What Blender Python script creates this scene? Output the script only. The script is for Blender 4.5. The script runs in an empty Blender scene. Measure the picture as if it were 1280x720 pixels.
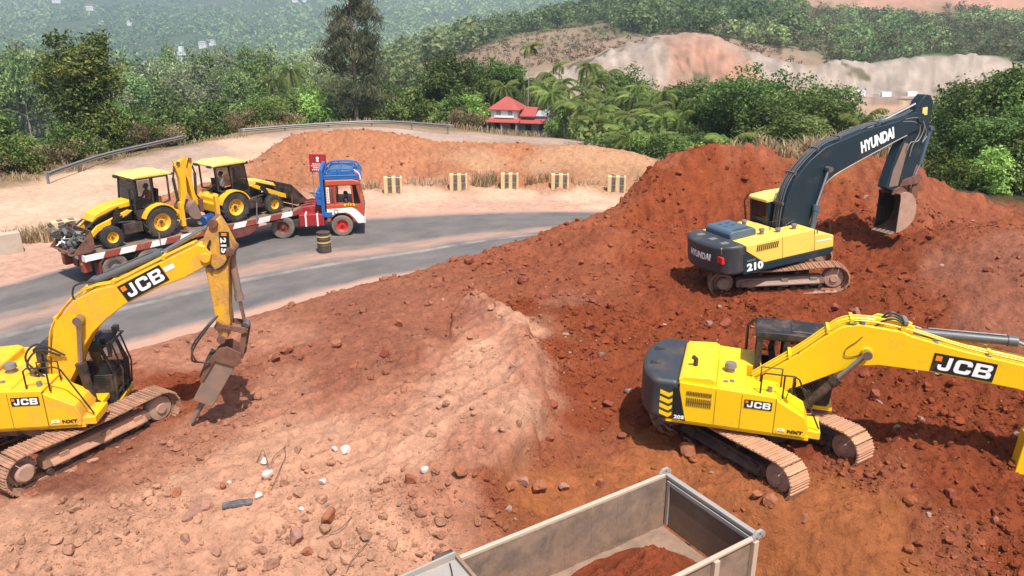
import bpy, math, random
import numpy as np
from mathutils import Matrix, Vector, noise as mnoise

random.seed(7)
RNG = np.random.default_rng(7)
scene = bpy.context.scene
C = scene.collection
PI = math.pi
rad = math.radians

# ---------------------------------------------------------------- camera numbers (metres, degrees)
CAM_H, FOCAL, PITCH = 9.6, 960.0, rad(19.2)
_c, _s = math.cos(PITCH), math.sin(PITCH)
EYE = np.array([0.0, 0.0, CAM_H])


def ray(u, v):
    a = (u - 640) / FOCAL
    b = (v - 360) / FOCAL
    return np.array([a, _c - b * _s, -_s - b * _c])


def P(u, v, z=0.0):
    """survey point: where the sight line (u, v) meets height z"""
    d = ray(u, v)
    return EYE + d * ((z - CAM_H) / d[2])


def PY(u, v, y):
    d = ray(u, v)
    return EYE + d * (y / d[1])


# ---------------------------------------------------------------- tagging
def tag(o, label=None, cat=None, group=None, kind=None):
    if label:
        o['label'] = label
    if cat:
        o['category'] = cat
    if group:
        o['group'] = group
    if kind:
        o['kind'] = kind
    return o


def empty(name, loc=(0, 0, 0), rz=0.0, mat=None):
    o = bpy.data.objects.new(name, None)
    C.objects.link(o)
    o.empty_display_size = 0.3
    if mat is not None:
        o.matrix_world = mat
    else:
        o.location = loc
        o.rotation_euler = (0, 0, rz)
    return o


def kids(o):
    return [c for c in bpy.data.objects if c.parent is o]


def copy_tree(o, parent=None, children=None):
    c = o.copy()
    C.objects.link(c)
    if parent is not None:
        c.parent = parent
    for ch in (children(o) if children else kids(o)):
        copy_tree(ch, c, children)
    return c


# ---------------------------------------------------------------- materials
MATS = {}


def new_mat(name):
    m = bpy.data.materials.new(name)
    m.use_nodes = True
    nt = m.node_tree
    b = nt.nodes['Principled BSDF']
    return m, nt, b


def N(nt, typ, **kw):
    n = nt.nodes.new(typ)
    for k, v in kw.items():
        if k in n.inputs:
            n.inputs[k].default_value = v
        else:
            setattr(n, k, v)
    return n


def noise_node(nt, coord, scale, detail=4.0, rough=0.55, dist=0.0):
    n = nt.nodes.new('ShaderNodeTexNoise')
    n.inputs['Scale'].default_value = scale
    n.inputs['Detail'].default_value = detail
    n.inputs['Roughness'].default_value = rough
    n.inputs['Distortion'].default_value = dist
    nt.links.new(coord, n.inputs['Vector'])
    return n


def ramp(nt, fac, a, b, ca=(0, 0, 0, 1), cb=(1, 1, 1, 1)):
    r = nt.nodes.new('ShaderNodeValToRGB')
    r.color_ramp.elements[0].position = a
    r.color_ramp.elements[1].position = b
    r.color_ramp.elements[0].color = ca
    r.color_ramp.elements[1].color = cb
    nt.links.new(fac, r.inputs['Fac'])
    return r


def mix(nt, fac, a, b, mode='MIX'):
    m = nt.nodes.new('ShaderNodeMix')
    m.data_type = 'RGBA'
    m.blend_type = mode
    for sock, val in ((m.inputs[0], fac), (m.inputs[6], a), (m.inputs[7], b)):
        if hasattr(val, 'is_linked'):
            nt.links.new(val, sock)
        elif isinstance(val, (int, float)):
            sock.default_value = val
        else:
            sock.default_value = tuple(val) + ((1,) if len(val) == 3 else ())
    return m.outputs[2]


def paint(name, col, rough=0.4, metal=0.0, dirt=0.35, dirtcol=(0.30, 0.13, 0.07), scale=1.6, bump=0.0, spec=0.5, lo=None):
    """painted or bare metal with blotches of dust and scuffs"""
    m, nt, b = new_mat(name)
    co = nt.nodes.new('ShaderNodeTexCoord').outputs['Object']
    n1 = noise_node(nt, co, scale, 6, 0.65, 0.4)
    n2 = noise_node(nt, co, scale * 9, 4, 0.6)
    tot = nt.nodes.new('ShaderNodeMath')
    tot.operation = 'MULTIPLY_ADD'
    nt.links.new(n2.outputs['Fac'], tot.inputs[0])
    tot.inputs[1].default_value = 0.35
    nt.links.new(n1.outputs['Fac'], tot.inputs[2])
    a = 0.98 - 0.55 * dirt if lo is None else lo
    r = ramp(nt, tot.outputs[0], a - 0.13, a + 0.16)
    r2 = nt.nodes.new('ShaderNodeMath')
    r2.operation = 'MULTIPLY'
    nt.links.new(r.outputs['Color'], r2.inputs[0])
    r2.inputs[1].default_value = min(1.0, 0.45 + dirt * 0.6)
    v = noise_node(nt, co, scale * 0.6, 2)
    base = mix(nt, v.outputs['Fac'], [c * 0.93 for c in col], [min(1, c * 1.05) for c in col])
    outc = mix(nt, r2.outputs[0], base, dirtcol)
    nt.links.new(outc, b.inputs['Base Color'])
    rr = nt.nodes.new('ShaderNodeMapRange')
    rr.inputs[3].default_value = rough
    rr.inputs[4].default_value = min(0.95, rough + 0.4)
    nt.links.new(r2.outputs[0], rr.inputs[0])
    nt.links.new(rr.outputs[0], b.inputs['Roughness'])
    b.inputs['Metallic'].default_value = metal
    b.inputs['Specular IOR Level'].default_value = spec
    if bump:
        bp = nt.nodes.new('ShaderNodeBump')
        bp.inputs['Strength'].default_value = bump
        bp.inputs['Distance'].default_value = 0.02
        nt.links.new(tot.outputs[0], bp.inputs['Height'])
        nt.links.new(bp.outputs[0], b.inputs['Normal'])
    MATS[name] = m
    return m


def glass_mat(name, col=(0.02, 0.03, 0.035), alpha=0.55):
    m, nt, b = new_mat(name)
    b.inputs['Base Color'].default_value = (*col, 1)
    b.inputs['Roughness'].default_value = 0.08
    b.inputs['Alpha'].default_value = alpha
    co = nt.nodes.new('ShaderNodeTexCoord').outputs['Object']
    n = noise_node(nt, co, 3.0, 5)
    r = ramp(nt, n.outputs['Fac'], 0.35, 0.8, (alpha, alpha, alpha, 1), (min(1, alpha + 0.2),) * 3 + (1,))
    nt.links.new(r.outputs['Color'], b.inputs['Alpha'])
    MATS[name] = m
    return m


# ---------------------------------------------------------------- mesh builder
class MB:
    def __init__(self, M=None):
        self.v, self.f, self.mi = [], [], []
        self.M = M if M is not None else Matrix.Identity(4)
        self.cur = 0
        self.marks = []

    def mark(self):
        self.marks.append((len(self.v), len(self.f)))
        return self

    def auto(self):
        self.automark = True
        return self

    automark = False

    def build_each(self, name, mat, parent=None, **kw):
        """every piece begun by mark() becomes an object of its own"""
        out = []
        for i, (v0, f0) in enumerate(self.marks):
            v1, f1 = self.marks[i + 1] if i + 1 < len(self.marks) else (len(self.v), len(self.f))
            q = MB()
            q.v = self.v[v0:v1]
            q.f = [tuple(k - v0 for k in f) for f in self.f[f0:f1]]
            q.mi = self.mi[f0:f1]
            out.append(q.build(name, mat, parent, **kw))
        return out

    def add(self, vs, fs, M=None):
        if self.automark:
            self.mark()
        T = self.M if M is None else self.M @ M
        k = len(self.v)
        self.v.extend([tuple(T @ Vector(p)) for p in vs])
        for f in fs:
            self.f.append(tuple(i + k for i in f))
            self.mi.append(self.cur)
        return self

    def box(self, x0, x1, y0, y1, z0, z1, M=None):
        vs = [(x, y, z) for x in (x0, x1) for y in (y0, y1) for z in (z0, z1)]
        fs = [(0, 1, 3, 2), (4, 6, 7, 5), (0, 4, 5, 1), (2, 3, 7, 6), (0, 2, 6, 4), (1, 5, 7, 3)]
        return self.add(vs, fs, M)

    def prism(self, poly, a, b, plane='xz', M=None):
        """polygon in a plane, extruded from a to b along the third axis"""
        area = sum(poly[i][0] * poly[(i + 1) % len(poly)][1] - poly[(i + 1) % len(poly)][0] * poly[i][1] for i in range(len(poly)))
        if area < 0:
            poly = poly[::-1]
        n = len(poly)
        if plane == 'xz':
            f = lambda p, t: (p[0], t, p[1])
            flip = True
        elif plane == 'xy':
            f = lambda p, t: (p[0], p[1], t)
            flip = False
        else:
            f = lambda p, t: (t, p[0], p[1])
            flip = False
        if a > b:
            a, b = b, a
        vs = [f(p, a) for p in poly] + [f(p, b) for p in poly]
        lo = tuple(range(n))
        hi = tuple(range(n, 2 * n))
        fs = [lo[::-1], hi] + [(i, (i + 1) % n, n + (i + 1) % n, n + i) for i in range(n)]
        if flip:
            fs = [q[::-1] for q in fs]
        return self.add(vs, fs, M)

    def cyl(self, p0, p1, r0, r1=None, n=16, M=None, caps=True):
        r1 = r0 if r1 is None else r1
        p0, p1 = Vector(p0), Vector(p1)
        d = (p1 - p0)
        if d.length < 1e-6:
            return self
        d.normalize()
        a = d.orthogonal().normalized()
        b = d.cross(a)
        vs = []
        for p, r in ((p0, r0), (p1, r1)):
            for i in range(n):
                t = 2 * PI * i / n
                vs.append(p + (a * math.cos(t) + b * math.sin(t)) * r)
        fs = [(i, (i + 1) % n, n + (i + 1) % n, n + i) for i in range(n)]
        if caps:
            fs += [tuple(range(n))[::-1], tuple(range(n, 2 * n))]
        return self.add(vs, fs, M)

    def tube(self, path, r, n=8, M=None):
        pts = [Vector(p) for p in path]
        m = len(pts)
        rs = r if isinstance(r, (list, tuple)) else [r] * m
        vs, fs = [], []
        up = Vector((0, 0, 1))
        prev = None
        for i, p in enumerate(pts):
            d = (pts[min(i + 1, m - 1)] - pts[max(i - 1, 0)])
            if d.length < 1e-9:
                d = Vector((0, 0, 1))
            d.normalize()
            if prev is None:
                a = d.orthogonal().normalized()
            else:
                a = prev - d * prev.dot(d)
                a = a.normalized() if a.length > 1e-6 else d.orthogonal().normalized()
            prev = a
            b = d.cross(a)
            for k in range(n):
                t = 2 * PI * k / n
                vs.append(p + (a * math.cos(t) + b * math.sin(t)) * rs[i])
        for i in range(m - 1):
            for k in range(n):
                k2 = (k + 1) % n
                fs.append((i * n + k, i * n + k2, (i + 1) * n + k2, (i + 1) * n + k))
        fs += [tuple(range(n))[::-1], tuple(range((m - 1) * n, m * n))]
        return self.add(vs, fs, M)

    def lathe(self, prof, c=(0, 0, 0), axis='y', n=28, M=None):
        """prof: (radius, offset along the axis) pairs, closed at both ends"""
        vs, fs = [], []
        for r, t in prof:
            for k in range(n):
                a = 2 * PI * k / n
                x, y = r * math.cos(a), r * math.sin(a)
                if axis == 'y':
                    q = (c[0] + x, c[1] + t, c[2] + y)
                elif axis == 'z':
                    q = (c[0] + x, c[1] + y, c[2] + t)
                else:
                    q = (c[0] + t, c[1] + x, c[2] + y)
                vs.append(q)
        m = len(prof)
        for i in range(m - 1):
            for k in range(n):
                k2 = (k + 1) % n
                q = (i * n + k, i * n + k2, (i + 1) * n + k2, (i + 1) * n + k)
                fs.append(q if axis == 'z' else q[::-1])
        return self.add(vs, fs, M)

    def build(self, name, mat, parent=None, bevel=0.0, sharp=35, seg=2, fix=True):
        me = bpy.data.meshes.new(name)
        me.from_pydata(self.v, [], self.f)
        mats = mat if isinstance(mat, (list, tuple)) else [mat]
        for m in mats:
            me.materials.append(MATS[m] if isinstance(m, str) else m)
        if len(mats) > 1:
            me.polygons.foreach_set('material_index', self.mi)
        if fix:
            import bmesh
            bm = bmesh.new()
            bm.from_mesh(me)
            bmesh.ops.recalc_face_normals(bm, faces=bm.faces)
            bm.to_mesh(me)
            bm.free()
        me.polygons.foreach_set('use_smooth', [True] * len(me.polygons))
        me.set_sharp_from_angle(angle=rad(sharp))
        o = bpy.data.objects.new(name, me)
        C.objects.link(o)
        if parent is not None:
            o.parent = parent
        if bevel:
            b = o.modifiers.new('edge', 'BEVEL')
            b.width = bevel
            b.segments = seg
            b.limit_method = 'ANGLE'
            b.angle_limit = rad(38)
            b.harden_normals = True
        return o


def np_mesh(name, verts, faces, mat, parent=None, smooth=False, cols=None, fcount=4, mats_idx=None):
    """fast mesh from numpy arrays; faces: (n, fcount)"""
    me = bpy.data.meshes.new(name)
    verts = np.asarray(verts, np.float32)
    faces = np.asarray(faces, np.int32)
    me.vertices.add(len(verts))
    me.vertices.foreach_set('co', verts.ravel())
    me.loops.add(faces.size)
    me.loops.foreach_set('vertex_index', faces.ravel())
    me.polygons.add(len(faces))
    me.polygons.foreach_set('loop_start', np.arange(0, faces.size, faces.shape[1], dtype=np.int32))
    for m in (mat if isinstance(mat, (list, tuple)) else [mat]):
        me.materials.append(MATS[m] if isinstance(m, str) else m)
    if mats_idx is not None:
        me.polygons.foreach_set('material_index', np.asarray(mats_idx, np.int32))
    me.update(calc_edges=True)
    me.validate()
    me.polygons.foreach_set('use_smooth', [bool(smooth)] * len(me.polygons))
    if cols is not None:
        for nm, arr in cols.items():
            arr = np.asarray(arr, np.float32)
            if arr.ndim == 1:
                at = me.attributes.new(nm, 'FLOAT', 'POINT')
                at.data.foreach_set('value', arr)
            else:
                at = me.attributes.new(nm, 'FLOAT_COLOR', 'POINT')
                a4 = np.ones((len(arr), 4), np.float32)
                a4[:, :3] = arr
                at.data.foreach_set('color', a4.ravel())
    o = bpy.data.objects.new(name, me)
    C.objects.link(o)
    if parent is not None:
        o.parent = parent
    return o


def lettering(text, height, mat, parent, M, bold=0.0, xs=1.0, shear=0.0, depth=0.004, name='lettering', space=1.0):
    """solid letters; M places the text's lower-left corner, x along the line and y up"""
    cu = bpy.data.curves.new('txt', 'FONT')
    cu.body = text
    cu.size = 1.0
    cu.offset = bold
    cu.shear = shear
    cu.space_character = space
    cu.extrude = depth
    cu.resolution_u = 3
    o = bpy.data.objects.new('txt', cu)
    C.objects.link(o)
    dg = bpy.context.evaluated_depsgraph_get()
    me = bpy.data.meshes.new_from_object(o.evaluated_get(dg))
    bpy.data.objects.remove(o)
    bpy.data.curves.remove(cu)
    n = len(me.vertices)
    co = np.empty(n * 3, np.float32)
    me.vertices.foreach_get('co', co)
    co = co.reshape(-1, 3)
    x0, x1 = co[:, 0].min(), co[:, 0].max()
    y0, y1 = co[:, 1].min(), co[:, 1].max()
    k = height / (y1 - y0)
    co[:, 0] = (co[:, 0] - x0) * k * xs
    co[:, 1] = (co[:, 1] - y0) * k
    w = (x1 - x0) * k * xs
    me.vertices.foreach_set('co', co.ravel())
    me.transform(M)
    me.materials.clear()
    me.materials.append(MATS[mat])
    me.name = name
    q = bpy.data.objects.new(name, me)
    C.objects.link(q)
    q.parent = parent
    return q, w


def frame(origin, xdir, ydir):
    """matrix with the given x and y directions (z = x cross y) at origin"""
    x = Vector(xdir).normalized()
    y = Vector(ydir)
    y = (y - x * y.dot(x)).normalized()
    z = x.cross(y)
    M = Matrix((x, y, z)).transposed().to_4x4()
    M.translation = Vector(origin)
    return M


# ---------------------------------------------------------------- numpy noise
def _hash(ix, iy, seed):
    h = (ix.astype(np.int64) * 374761393 + iy.astype(np.int64) * 668265263 + seed * 974711) & 0xffffffff
    h = ((h ^ (h >> 13)) * 1274126177) & 0xffffffff
    return ((h ^ (h >> 16)) & 0xffff) / 65535.0


def vnoise(x, y, seed=0):
    ix, iy = np.floor(x), np.floor(y)
    fx, fy = x - ix, y - iy
    fx = fx * fx * fx * (fx * (fx * 6 - 15) + 10)
    fy = fy * fy * fy * (fy * (fy * 6 - 15) + 10)
    ix, iy = ix.astype(np.int64), iy.astype(np.int64)
    a, b = _hash(ix, iy, seed), _hash(ix + 1, iy, seed)
    c, d = _hash(ix, iy + 1, seed), _hash(ix + 1, iy + 1, seed)
    return (a + (b - a) * fx) * (1 - fy) + (c + (d - c) * fx) * fy


def fbm(x, y, octv=4, seed=0, gain=0.5):
    s, amp, tot = 0.0, 1.0, 0.0
    for o in range(octv):
        ca, sa = math.cos(0.6 * o + 0.3), math.sin(0.6 * o + 0.3)
        s = s + amp * (vnoise((x * ca - y * sa) * 2 ** o + 17.3 * o, (x * sa + y * ca) * 2 ** o - 9.1 * o, seed + o) - 0.5)
        tot += amp
        amp *= gain
    return s / tot


def sstep(a, b, x):
    t = np.clip((x - a) / (b - a), 0, 1)
    return t * t * (3 - 2 * t)
# ================================================================ TERRAIN
PAL = {  # linear base colour, small-scale roughness (m)
    'dust': ((0.50, 0.335, 0.235), 0.010),
    'sand': ((0.46, 0.255, 0.145), 0.09),
    'verge': ((0.43, 0.26, 0.19), 0.010),
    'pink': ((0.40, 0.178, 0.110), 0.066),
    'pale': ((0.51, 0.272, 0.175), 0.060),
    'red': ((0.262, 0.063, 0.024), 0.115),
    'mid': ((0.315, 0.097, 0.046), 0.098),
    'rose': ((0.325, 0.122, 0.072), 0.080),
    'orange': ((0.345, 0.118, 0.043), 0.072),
    'heap': ((0.42, 0.180, 0.092), 0.20),
    'oldroad': ((0.36, 0.26, 0.205), 0.01),
    'dry': ((0.24, 0.17, 0.095), 0.10),
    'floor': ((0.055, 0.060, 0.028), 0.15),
    'brush': ((0.25, 0.175, 0.115), 0.5),
    'green': ((0.060, 0.085, 0.030), 0.8),
    'cutred': ((0.40, 0.215, 0.150), 0.4),
    'cutwhite': ((0.37, 0.305, 0.255), 0.3),
    'terrace': ((0.42, 0.27, 0.18), 0.25),
}
PALN = list(PAL)
# (u, v, z, colour): sight line meets height z
CP = [
    # left foreground
    (-200, 760, -.3, 'pale'), (0, 720, -.2, 'pale'), (0, 650, 0, 'pale'), (120, 680, -.05, 'pale'), (60, 600, 0, 'rose'), (130, 560, 0, 'rose'), (200, 560, .05, 'pink'),
    (250, 520, .1, 'pink'), (160, 490, .1, 'mid'), (230, 485, .12, 'red'), (330, 500, .15, 'pink'), (300, 470, .1, 'rose'), (350, 470, .15, 'pink'), (300, 640, .1, 'pale'), (420, 700, -.1, 'pale'),
    (230, 620, .05, 'pale'), (400, 560, .3, 'pale'), (340, 560, .2, 'pale'), (420, 470, .35, 'rose'), (370, 450, .22, 'rose'), (450, 610, .28, 'pale'), (500, 690, 0, 'pale'),
    (470, 500, .5, 'pink'), (440, 430, .42, 'rose'), (520, 560, .55, 'pale'), (520, 450, .65, 'rose'), (560, 610, .5, 'pink'), (560, 500, .75, 'pale'),
    (260, 445, .04, 'pink'), (350, 430, .15, 'pink'), (450, 400, .45, 'rose'), (500, 390, .6, 'rose'), (560, 385, .75, 'rose'), (610, 372, .9, 'mid'), (670, 362, 1.0, 'mid'),
    (-100, 560, 0, 'mid'), (-150, 620, 0, 'mid'), (40, 520, 0.02, 'mid'), (-100, 480, 0, 'pink'),
    (100, 470, .03, 'mid'), (200, 440, .02, 'pink'),
    # the pale ledge
    (600, 380, 1.0, 'pink'), (645, 400, 1.12, 'pale'), (668, 440, 1.12, 'pink'), (672, 475, 1.05, 'pink'), (645, 520, .92, 'pale'), (620, 470, 1.0, 'pale'), (590, 440, .95, 'pale'), (600, 560, .75, 'pink'), (585, 410, 1.0, 'pink'),
    (562, 395, .82, 'rose'), (556, 410, .8, 'rose'), (556, 440, .82, 'pink'), (620, 600, .55, 'mid'),
    # dug pocket of dark soil right of the ledge
    (705, 440, .65, 'red'), (712, 480, .45, 'red'), (740, 400, .75, 'red'), (660, 385, 1.0, 'red'), (780, 420, .55, 'red'), (720, 520, .25, 'red'), (690, 560, .3, 'mid'), (740, 560, -.05, 'mid'), (760, 480, .25, 'red'),
    (650, 610, .2, 'orange'), (700, 600, .1, 'orange'), (790, 520, .0, 'red'), (800, 560, -.12, 'orange'), (840, 600, -.35, 'orange'), (800, 600, -.2, 'orange'), (900, 610, -.1, 'orange'), (900, 570, -.1, 'orange'), (880, 540, -.15, 'red'),
    (700, 375, .95, 'rose'), (760, 350, 1.1, 'mid'), (830, 360, .95, 'red'), (850, 410, .6, 'red'), (900, 400, .7, 'red'), (1000, 395, .8, 'red'),
    (960, 640, .0, 'orange'), (1030, 620, -.05, 'orange'), (1010, 690, -.5, 'orange'), (960, 700, -.8, 'orange'), (1080, 650, -.1, 'orange'), (1100, 710, -.5, 'orange'), (1180, 680, -.3, 'mid'), (1280, 710, -.4, 'red'), (1400, 700, -.3, 'red'),
    (1100, 590, .1, 'mid'), (1000, 560, -.1, 'red'), (950, 550, -.12, 'red'), (1180, 600, .1, 'red'), (1280, 620, .0, 'red'), (1130, 520, .35, 'red'), (1230, 540, .4, 'red'), (1050, 500, .3, 'red'), (1180, 470, .75, 'red'), (1280, 500, .7, 'red'), (1400, 560, .5, 'red'),
    (1150, 400, 1.15, 'red'), (1100, 420, .9, 'red'), (1250, 400, 1.5, 'rose'), (1400, 430, 1.4, 'red'), (1050, 385, .95, 'red'),
    # Hyundai-side bench
    (860, 345, 1.0, 'red'), (900, 370, 1.0, 'red'), (980, 368, 1.08, 'red'), (1050, 366, 1.22, 'red'), (1000, 330, 1.15, 'red'), (900, 330, 1.0, 'red'), (1060, 335, 1.3, 'red'), (1090, 330, 1.4, 'red'),
    (1120, 340, 1.6, 'red'), (1180, 330, 2.0, 'rose'), (1280, 330, 2.5, 'rose'), (1380, 340, 2.7, 'rose'),
    (1080, 300, 1.75, 'red'), (1140, 300, 2.0, 'red'), (1200, 290, 2.6, 'mid'), (1260, 295, 2.8, 'rose'),
    # left end of the mound
    (690, 322, .9, 'mid'), (720, 305, 1.3, 'mid'), (760, 320, 1.25, 'mid'), (760, 290, 1.9, 'mid'), (800, 330, 1.15, 'red'), (730, 345, 1.05, 'mid'),
]
# (u, v, y, colour): sight line meets the distance y
CPY = [
    (770, 268, 33.0, 'mid'), (790, 255, 33.2, 'mid'), (815, 232, 33.4, 'red'), (840, 215, 33.6, 'mid'), (880, 200, 34, 'red'), (905, 190, 34.3, 'mid'), (960, 187, 34.5, 'mid'), (1010, 196, 34.5, 'orange'), (1080, 206, 34.8, 'mid'), (1150, 222, 35, 'mid'), (1190, 238, 35, 'mid'),
    (1235, 263, 34.2, 'mid'), (1290, 272, 33.5, 'mid'), (1400, 275, 33, 'mid'),
    (800, 285, 31.6, 'red'), (845, 285, 31.6, 'red'), (880, 275, 31.8, 'red'), (920, 280, 31.2, 'red'), (1010, 262, 31.8, 'mid'), (1060, 262, 32, 'red'), (1100, 255, 32.3, 'mid'), (1180, 268, 32, 'mid'), (840, 300, 28.5, 'red'), (930, 300, 28.6, 'red'), (1060, 285, 29.2, 'red'),
    (830, 245, 32.7, 'red'), (860, 235, 32.9, 'red'), (925, 230, 33.1, 'red'), (1010, 232, 33.2, 'red'), (1090, 228, 33.6, 'mid'), (1240, 290, 31.5, 'mid'),
]
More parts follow.
